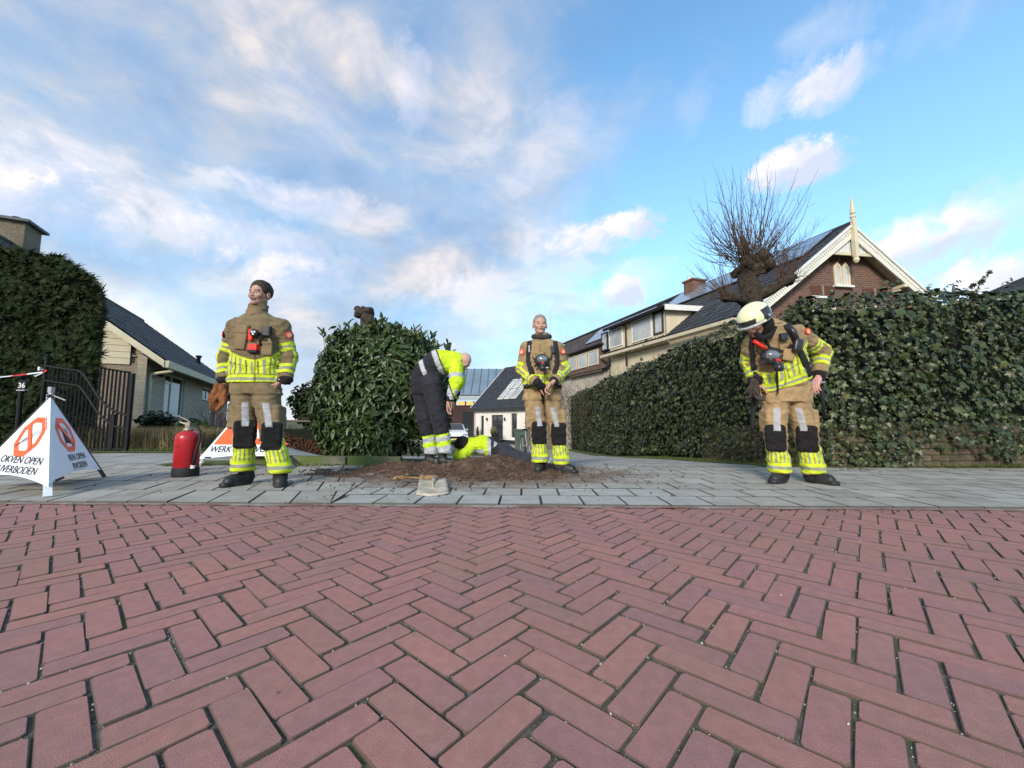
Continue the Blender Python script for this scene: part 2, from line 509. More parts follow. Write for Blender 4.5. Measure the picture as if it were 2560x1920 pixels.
m_ground = mat('ground_soil', (.10, .085, .05), .95, var=.25, vscale=1.5, bump=1, bscale=60, coord='World', extra=dirt_mix((.07, .10, .025), .8, .42, .58))
ax = np.concatenate([np.linspace(-900, -60, 12), np.linspace(-50, -14, 13), np.linspace(-13, 13, 53), np.linspace(14, 50, 13), np.linspace(60, 900, 12)])
ay = np.concatenate([np.linspace(-900, -10, 10), np.linspace(-8, 3, 5), np.linspace(3.5, 30, 54), np.linspace(32, 60, 8), np.linspace(70, 1500, 14)])
sheet('ground', ax, ay, -.06, m_ground)

# ---- road of red clinker bricks in herringbone
def joint_extra(T, base, vec, p):
    g = T.ramp(T.noise(vec, 5.0, 4, .6), [(.48, 0), (.62, .75)])
    base = T.mix(g, base, (.070, .095, .028))
    v = T.n('ShaderNodeTexVoronoi'); v.inputs['Scale'].default_value = 230; T.put(v, 'Vector', vec)
    sp = T.ramp(v.outputs['Color'], [(.80, 0), (.92, .5)])
    return T.mix(sp, base, (.24, .23, .20))
m_joint = mat('road_joint_sand', (.125, .115, .095), .95, var=.35, vscale=25, bump=1, bscale=260, coord='World', extra=joint_extra)
rd = sheet('road', np.linspace(-30, 30, 61), np.linspace(-7, 3.2, 12), -.0055, m_joint)

BW = CH / 7.62; BYAW = math.radians(48.36); BOU, BOV = 9.958, 8.658
def brick_unit(L, Wd, H, ch=.0035, r=.006, seed=0):
    rr = random.Random(seed)
    def ring(l, w, rad, z, j=0.0):
        pts = []
        for sx, sy in ((1, 1), (-1, 1), (-1, -1), (1, -1)):
            a = [(sx * (l / 2 - rad), sy * w / 2), (sx * l / 2, sy * (w / 2 - rad))]
            if sx * sy > 0: a = a[::-1]
            pts += a
        pts = [(pts[i][0] + rr.uniform(-j, j), pts[i][1] + rr.uniform(-j, j), z) for i in range(8)]
        return pts
    v = ring(L - 2 * ch, Wd - 2 * ch, r, 0, .0008) + ring(L, Wd, r, -ch * .8, .0012) + ring(L, Wd, r, -H)
    f = [[0, 1, 2, 3, 4, 5, 6, 7]] + [[8 + i, 8 + (i + 1) % 8, (i + 1) % 8, i] for i in range(8)] + [[16 + i, 16 + (i + 1) % 8, 8 + (i + 1) % 8, 8 + i] for i in range(8)]
    return v, f
def tri(f):
    o = []
    for q in f:
        for k in range(1, len(q) - 1): o.append([q[0], q[k], q[k + 1]])
    return np.array(o)
brick_ramp = [(.375, .180, .162), (.40, .188, .162), (.385, .182, .162), (.345, .176, .170), (.42, .198, .164), (.39, .182, .162), (.36, .176, .168), (.37, .188, .158)]
def brick_extra(T, base, vec, p):
    s = T.ramp(T.noise(vec, 480, 2, .5), [(.38, .80), (.62, 1.12)])
    base = T.mix(1.0, base, s, 'MULTIPLY')
    st = T.ramp(T.noise(T.n('ShaderNodeNewGeometry').outputs['Position'], 1.1, 4, .6), [(.40, 0), (.75, .38)])
    base = T.mix(st, base, (.155, .125, .085))
    sp = T.ramp(T.noise(vec, 900, 1, .5), [(.73, 0), (.77, .55)])
    base = T.mix(sp, base, (.45, .42, .38))
    # darker arrises and flanks: anything that is not the worn top face
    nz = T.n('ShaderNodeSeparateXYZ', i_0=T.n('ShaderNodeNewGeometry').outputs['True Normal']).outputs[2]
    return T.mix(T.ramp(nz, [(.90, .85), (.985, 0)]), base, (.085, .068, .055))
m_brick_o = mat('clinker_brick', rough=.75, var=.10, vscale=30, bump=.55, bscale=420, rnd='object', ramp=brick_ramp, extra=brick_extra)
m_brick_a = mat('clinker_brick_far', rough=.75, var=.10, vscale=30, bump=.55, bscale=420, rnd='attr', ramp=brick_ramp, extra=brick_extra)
def road_bricks():
    vars_ = [brick_unit(3 * BW - .0098, BW - .0046, .05, .0020, .0065, seed=s) for s in range(6)]
    mes = [mkmesh('brick', v, f, m_brick_o) for v, f in vars_]
    c, s = math.cos(BYAW), math.sin(BYAW)
    L = []
    R = 130
    for a in range(-R, R):
        for b in range(-R, R):
            k = (a - b + 2) % 6
            if k == 0: u, v, ang = a + 1.5, b + .5, 0
            elif k == 5: u, v, ang = a + .5, b + 1.5, math.pi / 2
            else: continue
            U, V = (u + BOU) * BW, (v + BOV) * BW
            x, y = c * U - s * V, s * U + c * V
            if abs(x) > 9.5 or y < -1.6 or y > yk(x) + .06: continue
            px, dy = 1280 + F * x / max(y, .1), y
            vis = y > .60 and -120 < px < 2680
            L.append((0 if vis else 1, y if vis else 9 + y, x, y, ang + BYAW))
    L.sort()
    # the 300 that show largest stand nearest to the lens
    rr = random.Random(5)
    Ms = []
    uv, uf = vars_[0]
    for i, (nv, _, x, y, ang) in enumerate(L):
        z = rr.gauss(0, .0011); tx, ty = rr.gauss(0, .006), rr.gauss(0, .006); ja = rr.gauss(0, .008)
        jx, jy = rr.gauss(0, .0016), rr.gauss(0, .0016)
        if nv == 0 and i < 300:
            addobj('brick', mes[rr.randrange(6)], rd, (x + jx, y + jy, z), (tx, ty, ang + ja + (math.pi if rr.random() < .5 else 0)))
        else:
            R3 = Euler((tx, ty, ang + ja)).to_matrix()
            Ms.append([[*R3[0], x + jx], [*R3[1], y + jy], [*R3[2], z]])
    V, Fc, r = batch(uv, tri(uf), Ms)
    o = nobj('brick_field', V, Fc, m_brick_a, rd, False, {'rnd': r}); tag(o, kind='stuff')
road_bricks()

# grit and crumbs in the joints of the road
m_pebble = mat('grit', rough=.8, rnd='attr', ramp=[(.30, .28, .24), (.55, .52, .46), (.12, .11, .09), (.38, .34, .28)], var=0)
def pebble_unit():
    v = np.array([(0, 0, 1), (1, 0, 0), (.3, .9, 0), (-.8, .6, 0), (-.8, -.5, 0), (.3, -1, 0), (0, 0, -.6)], float)
    f = [[0, i, i % 5 + 1] for i in range(1, 6)] + [[6, i % 5 + 1, i] for i in range(1, 6)]
    return v, np.array(f)
def scatter_pebbles(name, pts, smin, smax, m, parent=None, kind='stuff', power=3):
    N = len(pts); nr = RNG.normal(0, 1, (N, 3)); sc = smin + (smax - smin) * RNG.random(N) ** power
    Ms = frames(pts, nr, RNG.random(N) * 6.28, sc); V, Fc, r = batch(*pebble_unit(), Ms)
    o = nobj(name, V, Fc, m, parent, False, {'rnd': r}); tag(o, kind=kind); return o
def joint_points(n):
    """random points that fall in the joints"""
    x = RNG.uniform(-3.4, 3.4, n); y = RNG.uniform(.5, 2.7, n) ** 1.0
    ok = np.abs(x) < 1.45 * y + .2
    x, y = x[ok], y[ok]
    c, s = math.cos(BYAW), math.sin(BYAW)
    u = (c * x + s * y) / BW - BOU; v = (-s * x + c * y) / BW - BOV
    a = np.floor(u).astype(int); b = np.floor(v).astype(int); k = (a - b + 2) % 6
    fu, fv = u - a, v - b
    hor = k < 3
    across = np.where(hor, np.minimum(fv, 1 - fv), np.minimum(fu, 1 - fu))
    startc = np.where(hor, fu + k, fv + (5 - k)); along = np.minimum(startc, 3 - startc)
    m = (across < .035) | (along < .05)
    return np.stack([x[m], y[m], np.full(m.sum(), -.0035)], 1)
jp = joint_points(60000)
scatter_pebbles('grit', jp[:5200], .0008, .0034, m_pebble, None)
lp = np.stack([RNG.uniform(-2.5, 2.6, 150), RNG.uniform(.8, 2.6, 150), np.full(150, .001)], 1)
scatter_pebbles('gravel', lp, .001, .005, m_pebble, None)
# moss and tiny weeds in the wide joints
m_moss = mat('moss', rough=.95, rnd='attr', ramp=[(.05, .075, .015), (.08, .11, .02), (.04, .05, .02)], var=0)
mp = jp[5200:]; mk = fbm(mp, 2.3) > .52; mp = mp[mk][:4200]
scatter_pebbles('moss', mp + [0, 0, .001], .002, .0048, m_moss, None, power=1.5)

# ---- whitish mortar strip along the edge of the road
def strip(name, m, x0, x1, off0, off1, z0, z1, kind='structure', n=120, j=.0):
    xs = np.linspace(x0, x1, n); rr = fbm(np.stack([xs * 3, xs * 0, xs * 0], -1), 1.0) - .5
    a = np.stack([xs, yk(xs) + off0 + rr * j, np.full(n, z0)], 1); b = np.stack([xs, yk(xs) + off1, np.full(n, z1)], 1)
    V = np.concatenate([a, b]); i = np.arange(n - 1); Q = np.stack([i, i + 1, i + 1 + n, i + n], 1)
    o = nobj(name, V, Q, m, None, False); return tag(o, kind=kind)
m_mortar = mat('mortar', (.34, .31, .27), .95, var=.25, vscale=9, bump=1, bscale=120, coord='World', extra=dirt_mix((.18, .09, .07), 3.0, .40, .60, .9))
strip('kerb_mortar', m_mortar, -12, 12, -.030, .03, .0035, .006, j=.045)

# ---- pavement of grey concrete slabs
m_pbed = mat('pavement_joint', (.05, .046, .038), .95, var=.3, vscale=12, bump=1, bscale=150, coord='World', extra=dirt_mix((.05, .07, .02), 4, .5, .62))
def pave_extra(T, base, vec, p):
    pos = T.n('ShaderNodeNewGeometry').outputs['Position']
    s = T.ramp(T.noise(vec, 260, 3, .6), [(.35, .80), (.65, 1.12)])
    base = T.mix(1.0, base, s, 'MULTIPLY')
    d = T.ramp(T.noise(pos, 2.2, 6, .65, .4), [(.45, 0), (.72, .5)])
    base = T.mix(d, base, (.15, .135, .11))
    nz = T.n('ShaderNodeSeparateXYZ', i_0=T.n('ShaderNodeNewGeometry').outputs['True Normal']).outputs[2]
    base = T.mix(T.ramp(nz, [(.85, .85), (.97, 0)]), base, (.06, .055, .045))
    w = T.ramp(T.noise(pos, 1.3, 5, .7, .8), [(.60, 0), (.72, .45)])
    base = T.mix(w, base, (.50, .50, .48))
    # trodden soil near the dig
    cx = T.n('ShaderNodeSeparateXYZ', i_0=pos)
    dx = T.m('DIVIDE', T.m('SUBTRACT', cx.outputs[0], -.35), 2.2); dy = T.m('DIVIDE', T.m('SUBTRACT', cx.outputs[1], 4.3), 1.25)
    r = T.m('SUBTRACT', 1.0, T.m('ADD', T.m('MULTIPLY', dx, dx), T.m('MULTIPLY', dy, dy)))
    q = T.m('ADD', r, T.m('MULTIPLY', T.m('SUBTRACT', T.noise(pos, 3.0, 8, .72), .5), 2.2))
    return T.mix(T.ramp(q, [(.25, 0), (.8, .85)]), base, (.135, .085, .055))
tile_ramp = [(.36, .345, .30), (.41, .395, .345), (.34, .325, .28), (.44, .425, .375), (.38, .365, .32)]
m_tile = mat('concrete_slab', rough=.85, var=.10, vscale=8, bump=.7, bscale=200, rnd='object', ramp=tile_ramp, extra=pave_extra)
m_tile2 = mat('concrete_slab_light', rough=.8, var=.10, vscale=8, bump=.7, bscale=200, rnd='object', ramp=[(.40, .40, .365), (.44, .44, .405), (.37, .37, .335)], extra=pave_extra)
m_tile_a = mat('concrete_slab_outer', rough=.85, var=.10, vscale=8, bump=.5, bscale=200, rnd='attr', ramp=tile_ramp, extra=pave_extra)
pv = nobj('pavement', [(-22, yk(-22) + .012, .002), (22, yk(22) + .012, .002), (22, 5.0, .002), (-22, 5.0, .002), (-22, yk(-22) + .012, -.08), (22, yk(22) + .012, -.08)],
          [[0, 1, 2, 3], [4, 5, 1, 0]], m_pbed); tag(pv, kind='structure')
def slab(pts, z0, z1, ch=.005):
    """tile from a 4-corner outline: chamfered top"""
    P = [Vector((x, y, 0)) for x, y in pts]; c = sum(P, Vector()) / 4
    ins = []
    for i in range(4):
        e1 = (P[(i + 1) % 4] - P[i]).normalized(); e2 = (P[i - 1] - P[i]).normalized(); ins.append(P[i] + (e1 + e2) * ch)
    v = [(*p.xy, z1) for p in ins] + [(*p.xy, z1 - ch * .7) for p in P] + [(*p.xy, z0) for p in P]
    f = [[0, 1, 2, 3]] + [[4 + i, 4 + (i + 1) % 4, (i + 1) % 4, i] for i in range(4)] + [[8 + i, 8 + (i + 1) % 4, 4 + (i + 1) % 4, 4 + i] for i in range(4)]
    return v, f
def pavement():
    rr = random.Random(3); tiles = []
    bx = lambda y: G(854, 1250).x + (y - 2.78) * math.tan(math.radians(-11)) * -1 * -1     # seam between the two bonds
    ex = Vector((math.cos(KA), math.sin(KA))); ey = Vector((-math.sin(KA), math.cos(KA)))
    sh = math.tan(math.radians(-21))
    o = Vector((G(854, 1250).x, yk(G(854, 1250).x) + .014))
    g = .0045
    # left bond: longer slabs laid askew
    for r in range(5):
        y0, y1 = r * .46, min((r + 1) * .46, 2.2)
        off = (r % 2) * .145 + r * .02
        for i in range(-62, 3):
            x0 = i * .29 - off; x1 = x0 + .29
            q = []
            lim = lambda yy: yy * math.tan(math.radians(-9))
            A = [(x0 + y0 * sh, y0), (x1 + y0 * sh, y0), (x1 + y1 * sh, y1), (x0 + y1 * sh, y1)]
            if A[0][0] > lim(y0) - .01 and A[3][0] > lim(y1) - .01: continue
            A[0] = (min(A[0][0], lim(y0) - .012), y0); A[3] = (min(A[3][0], lim(y1) - .012), y1)
            A[1] = (min(A[1][0], lim(y0)), y0); A[2] = (min(A[2][0], lim(y1)), y1); A[3] = (min(A[3][0], lim(y1) - .012), y1)
            q = [(A[0][0] + g, y0 + g), (A[1][0] - g, y0 + g), (A[2][0] - g, y1 - g), (A[3][0] + g, y1 - g)]
            tiles.append((q, 0))
    for r in range(7):
        y0, y1 = r * .312, (r + 1) * .312
        off = (r % 2) * .14
        for i in range(-4, 70):
            x0 = i * .29 - off; x1 = x0 + .29
            lim = lambda yy: yy * math.tan(math.radians(-9))
            if x1 < min(lim(y0), lim(y1)) + .05: continue
            q = [(max(x0, lim(y0)) + g, y0 + g), (x1 - g, y0 + g), (x1 - g, y1 - g), (max(x0, lim(y1)) + g, y1 - g)]
            tiles.append((q, 1))
    vis, rest = [], []
    for q, t in tiles:
        w = [o + ex * x + ey * y for x, y in q]; c = sum(w, Vector((0, 0))) / 4
        px = 1280 + F * c.x / c.y
        (vis if -60 < px < 2620 and c.y < 5 else rest).append((c.y, c, w, t))
    vis.sort(key=lambda k: k[0])
    V, Fc, R_ = [], [], []
    for i, (_, c, w, t) in enumerate(vis + rest):
        dz = rr.gauss(0, .0013); tl = (rr.gauss(0, .003), rr.gauss(0, .003))
        v, f = slab([(p.x - c.x, p.y - c.y) for p in w], -.03, 0)
        z = .016 + dz
        if i < 300 and i < len(vis):
            me = mkmesh('paving_slab', v, f, m_tile2 if (t == 1 and c.x < 1.3 and c.y < 3.4) else m_tile)
            addobj('paving_slab', me, pv, (c.x, c.y, z), (tl[0], tl[1], 0))
        else:
            b = len(V); V += [(x + c.x, y + c.y, zz + z) for x, y, zz in v]; Fc += [[k + b for k in q] for q in f]; R_ += [rr.random()] * len(v)
    me = mkmesh('slab_field', V, Fc, m_tile_a, False, None, {'rnd': R_}); tag(addobj('slab_field', me, pv), kind='stuff')
pavement()

# ---- driveways behind the pavement
def drive_extra(T, base, vec, p):
    br = T.n('ShaderNodeTexBrick'); br.inputs['Scale'].default_value = 1.0
    br.inputs['Brick Width'].default_value = .30; br.inputs['Row Height'].default_value = .30; br.inputs['Mortar Size'].default_value = .006
    T.put(br, 'Vector', vec); br.inputs['Color1'].default_value = (1, 1, 1, 1); br.inputs['Color2'].default_value = (.85, .86, .86, 1); br.inputs['Mortar'].default_value = (.4, .4, .38, 1)
    return T.mix(1.0, base, br.outputs[0], 'MULTIPLY')
m_drive = mat('driveway_paving', (.38, .365, .33), .9, var=.2, vscale=2.0, bump=1, bscale=120, coord='World', extra=drive_extra)
HX = [(5.0, 3.55), (5.6, 3.5), (7.3, 3.40), (14.4, 3.45), (25, 3.6), (34, 3.7)]       # foot of the ivy wall (y, x)
hxf = lambda y: np.interp(y, [a for a, _ in HX], [b for _, b in HX])
sheet('driveway', np.linspace(-8.5, 4.2, 64), np.linspace(4.98, 36, 125), .002, m_drive,
      mask=lambda x, y: (x < hxf(y) - .25) & ~((x > -7.6) & (x < -.9) & (y > 12)) & ~((x > -3.4) & (x < -.75) & (y < 7.6)))

# ================================================================== VEGETATION
leafy = lambda name, ramp, rough=.45, spec=.35, rnd='attr': mat(name, rough=rough, spec=spec, rnd=rnd, ramp=ramp, var=.18, vscale=20)
ivy_ramp = [(.015, .023, .007), (.036, .054, .014), (.022, .033, .010), (.058, .082, .022), (.028, .041, .012), (.070, .090, .028), (.030, .036, .014), (.12, .135, .040)]
m_ivy_a = leafy('ivy_leaf_mass', ivy_ramp, .42, .4); m_ivy_o = leafy('ivy_leaf_single', ivy_ramp, .42, .4, 'object')
lau_ramp = [(.020, .040, .010), (.045, .078, .020), (.030, .055, .014), (.065, .100, .026), (.038, .065, .016), (.090, .125, .036)]
m_lau_a = leafy('laurel_leaf_mass', lau_ramp, .36, .45); m_lau_o = leafy('laurel_leaf_single', lau_ramp, .36, .45, 'object')
m_con = leafy('conifer_spray', [(.010, .018, .006), (.020, .034, .010), (.014, .024, .008), (.036, .050, .016)], .8, .15)
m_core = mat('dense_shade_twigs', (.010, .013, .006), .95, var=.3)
m_bark = mat('bark', (.060, .046, .032), .95, var=.4, vscale=14, bump=3, bscale=45)
m_twig = mat('twig', (.10, .062, .046), .85, var=.3, vscale=20)
m_redtwig = mat('red_twig', (.20, .075, .06), .85, var=.3, vscale=20)

def ivy_round():
    o = [(0, -.9, -.15), (.30, -.55, .0), (.50, -.1, .05), (.46, .30, .0), (.16, .46, -.05), (0, .36, .02), (-.16, .46, -.05), (-.46, .30, .0), (-.50, -.1, .05), (-.30, -.55, .0)]
    v = [(0, 0, -.06)] + [(x * .5, y * .5, z * .5) for x, y, z in o]
    return np.array(v, float), np.array([[0, i, i % 10 + 1] for i in range(1, 11)])
def ivy_unit(k=1.0):
    # five-lobed leaf, folded a little along its midrib, tip towards -y (hanging)
    o = [(0, -1, -.10), (.22, -.45, .02), (.72, -.50, -.06), (.50, -.05, .05), (.62, .42, -.04), (.18, .40, .03), (0, .50, .0), (-.18, .40, .03), (-.62, .42, -.04), (-.50, -.05, .05), (-.72, -.50, -.06), (-.22, -.45, .02)]
    v = [(0, 0, .10)] + [(x * .5 * k, y * .5, z * .5) for x, y, z in o]
    f = [[0, i, i % 12 + 1] for i in range(1, 13)]
    return np.array(v, float), np.array(f)
def long_unit(w=.17):
    v = [(0, -.5, 0), (w * .8, -.2, .03), (w, .12, .05), (w * .55, .38, .03), (0, .55, -.06), (-w * .55, .38, .03), (-w, .12, .05), (-w * .8, -.2, .03), (0, -.2, -.02), (0, .12, -.015), (0, .38, -.03)]
    f = [[0, 1, 8], [0, 8, 7], [1, 2, 9], [1, 9, 8], [7, 8, 9], [7, 9, 6], [2, 3, 10], [2, 10, 9], [6, 9, 10], [6, 10, 5], [3, 4, 10], [5, 10, 4]]
    return np.array(v, float), np.array(f)
def spray_unit():
    v = []; f = []
    for k, (a, l) in enumerate(((-.9, .6), (-.45, .85), (0, 1), (.45, .85), (.9, .6))):
        s, c = math.sin(a), math.cos(a); w = .085
        b = len(v); v += [(-w * c, w * s, 0), (w * c, -w * s, 0), (s * l, c * l, -.12 * l)]; f.append([b, b + 1, b + 2])
    return np.array(v), np.array(f)

def place_leaves(root, piece, unit, mats, Ms, keep=300, massname=None, label=None, extra=()):
    """the leaves that show largest become parts, the others one mass"""
    Ms = np.asarray(Ms, np.float32); pos = Ms[:, :, 3]
    size = np.linalg.norm(Ms[:, :, 1], axis=1)
    d = np.linalg.norm(pos - np.array([0, 0, CH]), axis=1)
    px = 1280 + F * pos[:, 0] / np.maximum(pos[:, 1], .1)
    nrm = Ms[:, :, 2] / (size[:, None] + 1e-9); view = (np.array([0, 0, CH]) - pos) / d[:, None]
    face = np.abs((nrm * view).sum(1))
    score = size / d * (.3 + face) * ((px > 20) & (px < 2540))
    ordr = np.argsort(-score)
    org = np.array(world_org(root))
    me = mkmesh(piece, unit[0], tri(unit[1].tolist()), mats[0], True)
    for i in ordr[:keep]:
        o = bpy.data.objects.new(piece, me); COL.objects.link(o); o.parent = root
        M = to4(Ms[i]); M.translation -= Vector(org); o.matrix_basis = M
    rest = RNG.permutation(ordr[keep:]); us = [unit] + list(extra)
    for k, u_ in enumerate(us):
        V, Fc, r = batch(u_[0], tri(u_[1].tolist()), Ms[rest[k::len(us)]])
        o = nobj(massname or piece + '_mass', V, Fc, mats[1], root, True, {'rnd': r}); tag(o, kind='stuff')
    return o

# ---- ivy-covered wall on the right: front stretch along the pavement, then running back
ivy = thing('ivy_wall', 'tall garden wall overgrown with dark ivy running back from the pavement corner', 'ivy hedge', (3.6, 4.9, 0))
IVF = [(9.5, 5.6), (8.0, 5.3), (6.5, 5.05), (5.4, 4.86), (4.3, 4.84), (3.72, 4.98), (3.50, 5.6), (3.40, 7.3), (3.42, 10.5), (3.45, 14.4), (3.52, 19), (3.6, 25)]   # (x, y) face line
IVT = [2.47, 2.42, 2.36, 2.20, 2.16, 2.16, 2.10, 2.10, 2.09, 2.08, 2.07, 2.06]
ip = np.array(IVF); it = np.array(IVT)
iseg = np.linalg.norm(np.diff(ip, axis=0), axis=1); icum = np.concatenate([[0], np.cumsum(iseg)])
def ivy_at(s):
    x = np.interp(s, icum, ip[:, 0]); y = np.interp(s, icum, ip[:, 1]); t = np.interp(s, icum, it)
    e = .05; dx = np.interp(s + e, icum, ip[:, 0]) - np.interp(s - e, icum, ip[:, 0]); dy = np.interp(s + e, icum, ip[:, 1]) - np.interp(s - e, icum, ip[:, 1])
    L = np.hypot(dx, dy) + 1e-9
    return x, y, t, -dy / L * -1 * -1, dx / L * -1 * -1       # outward normal = (-dy, dx) rotated to the street side
def ivy_norm(s):
    x, y, t, nx, ny = ivy_at(s)
    # outward: towards the camera side
    sg = np.sign(nx * (0 - x) + ny * (0 - y)); return x, y, t, nx * sg, ny * sg
def build_ivy():
    # masonry wall inside (solid)
    s = np.linspace(0, icum[-1], 90); x, y, t, nx, ny = ivy_norm(s); g = tz(x, y)
    V = []; 
    prof = [(-.14, 0), (-.14, 1), (-.62, 1), (-.62, 0)]
    for (o, h) in prof: V.append(np.stack([x + nx * o, y + ny * o, np.where(h, t - .16, g - .2)], 1))
    n = len(s); V = np.concatenate(V); Q = []
    for k in range(3):
        for i in range(n - 1): Q.append([k * n + i, k * n + i + 1, (k + 1) * n + i + 1, (k + 1) * n + i])
    nobj('wall_core', V, np.array(Q), m_core, ivy)
    # leaves on the front, top
    N = 33000
    w = np.concatenate([[1], 1 / (1 + np.linspace(0, 1, 300)[1:] * 0)])
    S = []
    dens = lambda ss: np.where(ss < icum[6], 1.0, np.clip(1.0 - (ss - icum[6]) / 24, .28, 1))
    cand = RNG.uniform(0, icum[-1], N * 3); keep = RNG.random(N * 3) < dens(cand); S = cand[keep][:N]; N = len(S)
    x, y, t, nx, ny = ivy_norm(S); g = tz(x, y)
    h = RNG.random(N)
    bulge = (fbm(np.stack([S * 1.3, h * 2.2, 0 * S], -1), 1.0, 4) - .5)
    topn = (fbm(np.stack([S * 1.1 + 9, 0 * S, 0 * S], -1), 1.0, 5) - .47) * .34
    top = t + topn
    z = g + .04 + (top - g - .04) * h
    isT = RNG.random(N) < .18; z = np.where(isT, top - .05 + RNG.normal(0, .04, N), z)
    bare = (fbm(np.stack([S * 1.2 + 4, z * 0, 0 * S], -1), 1.0, 3) - .35) * .75 + .10      # ragged lower edge, wall shows below
    pxS = 1280 + F * x / y; bare = np.where((S < icum[4]) & (pxS > 2280) & (pxS < 2430), .30, np.where(S < icum[4], np.clip(bare, .05, .15), np.clip(bare, .0, .10)))
    ok = z - g > bare * (.7 + .6 * RNG.random(N))
    rnd_edge = np.clip((z - (top - .22)) / .22, 0, 1)
    off = bulge * .32 + RNG.normal(0, .05, N) + .02 - .12 * rnd_edge ** 2
    off = np.where(isT, -RNG.random(N) * .6, off)
    P = np.stack([x + nx * off, y + ny * off, z], 1)
    # shoots reaching over the top edge
    Nn = np.stack([nx * (1 - .6 * rnd_edge), ny * (1 - .6 * rnd_edge), .30 + .9 * rnd_edge], 1)
    sc = np.exp(RNG.normal(-2.72, .34, N)) * np.where(S < icum[5], 1.18, 1.0) * np.where(S > icum[7], 1.45, 1.0)
    P, Nn, sc = P[ok], Nn[ok], sc[ok]
    Ms = frames(P, Nn, RNG.normal(0, .7, len(P)), sc, .42)
    place_leaves(ivy, 'ivy_leaf', ivy_unit(), (m_ivy_o, m_ivy_a), Ms, 300, 'ivy_leaf_mass', None, (ivy_round(), ivy_unit(.75)))
    # stems of shoots sticking up against the sky
    mb = MB(); L = []
    for (px, py, qx, qy, n) in [(2345, 735, 2412, 700, 6), (2405, 738, 2470, 690, 8), (2440, 735, 2482, 672, 7), (2500, 724, 2530, 700, 4), (2200, 735, 2215, 700, 5), (2080, 745, 2085, 722, 4), (1600, 905, 1622, 845, 4), (2228, 722, 2250, 702, 3)]:
        Y = 5.2 if px > 1700 else 7.5
        a, b = W(px, py, Y), W(qx, qy, Y - .1); m_ = (a + b) / 2 + Vector((-.04, 0, .03))
        mb.tube([a, m_, b], [.004, .003, .0015], 5)
        for k in range(n):
            f_ = (k + .5) / n; q = (a * (1 - f_) ** 2 + m_ * 2 * f_ * (1 - f_) + b * f_ ** 2)
            L.append(q + Vector((random.uniform(-.03, .03), 0, random.uniform(-.02, .02))))
    mb.build('stem', m_twig, ivy)
    L = np.array([tuple(p) for p in L]); Ms = frames(L, np.tile([0, -1, .3], (len(L), 1)), RNG.uniform(0, 6, len(L)), RNG.uniform(.07, .11, len(L)), .5)
    V, Fc, r = batch(ivy_unit()[0], tri(ivy_unit()[1].tolist()), Ms); tag(nobj('shoot_leaf_mass', V, Fc, m_ivy_a, ivy, True, {'rnd': r}), kind='stuff')
    # old masonry showing at the foot of the wall: each stone a part
    m_old = mat('old_wall_brick', rough=.95, rnd='object', ramp=[(.11, .078, .05), (.15, .105, .072), (.125, .10, .066), (.09, .075, .045), (.16, .12, .085)], var=.3, vscale=18, bump=2, bscale=60,
                extra=dirt_mix((.055, .07, .02), 7, .5, .62, .8))
    m_oldj = mat('old_mortar', (.09, .08, .06), .95, var=.35, vscale=20, bump=1, extra=dirt_mix((.05, .065, .02), 5, .45, .6))
    s = np.linspace(0, icum[7], 70); x, y, t, nx, ny = ivy_norm(s); g = tz(x, y)
    V = np.concatenate([np.stack([x - nx * .075, y - ny * .075, g - .15], 1), np.stack([x - nx * .075, y - ny * .075, g + .55], 1), np.stack([x - nx * .3, y - ny * .3, g + .55], 1)])
    n = len(s); Q = [[i, i + 1, i + 1 + n, i + n] for i in range(n - 1)] + [[n + i, n + i + 1, i + 1 + 2 * n, i + 2 * n] for i in range(n - 1)]
    nobj('mortar_bed', V, np.array(Q), m_oldj, ivy)
    bm_ = [mkmesh('brick', *brick_unit(.218, .066, .07, .006, .008, k), m_old) for k in range(3)]
    cnt = 0
    for row in range(6):
        s0 = .8 + (row % 2) * .115
        while s0 < icum[7] - .3 and cnt < 290:
            ss = np.array([s0 + .11]); x, y, t, nx, ny = [float(q[0]) for q in ivy_norm(ss)]
            gz = tzf(x, y); p = Vector((x - nx * .062, y - ny * .062, gz + .035 + row * .077))
            # local z = outward normal, local x along the wall
            n3 = Vector((nx, ny, 0)); xx = Vector((0, 0, 1)).cross(n3); M = Matrix((xx, Vector((0, 0, 1)), n3)).transposed().to_4x4()
            o = bpy.data.objects.new('brick', bm_[cnt % 3]); COL.objects.link(o); o.parent = ivy
            M.translation = p - Vector(ivy.location); o.matrix_basis = M @ Euler((random.gauss(0, .02), random.gauss(0, .02), random.gauss(0, .01))).to_matrix().to_4x4()
            cnt += 1; s0 += .232
build_ivy()

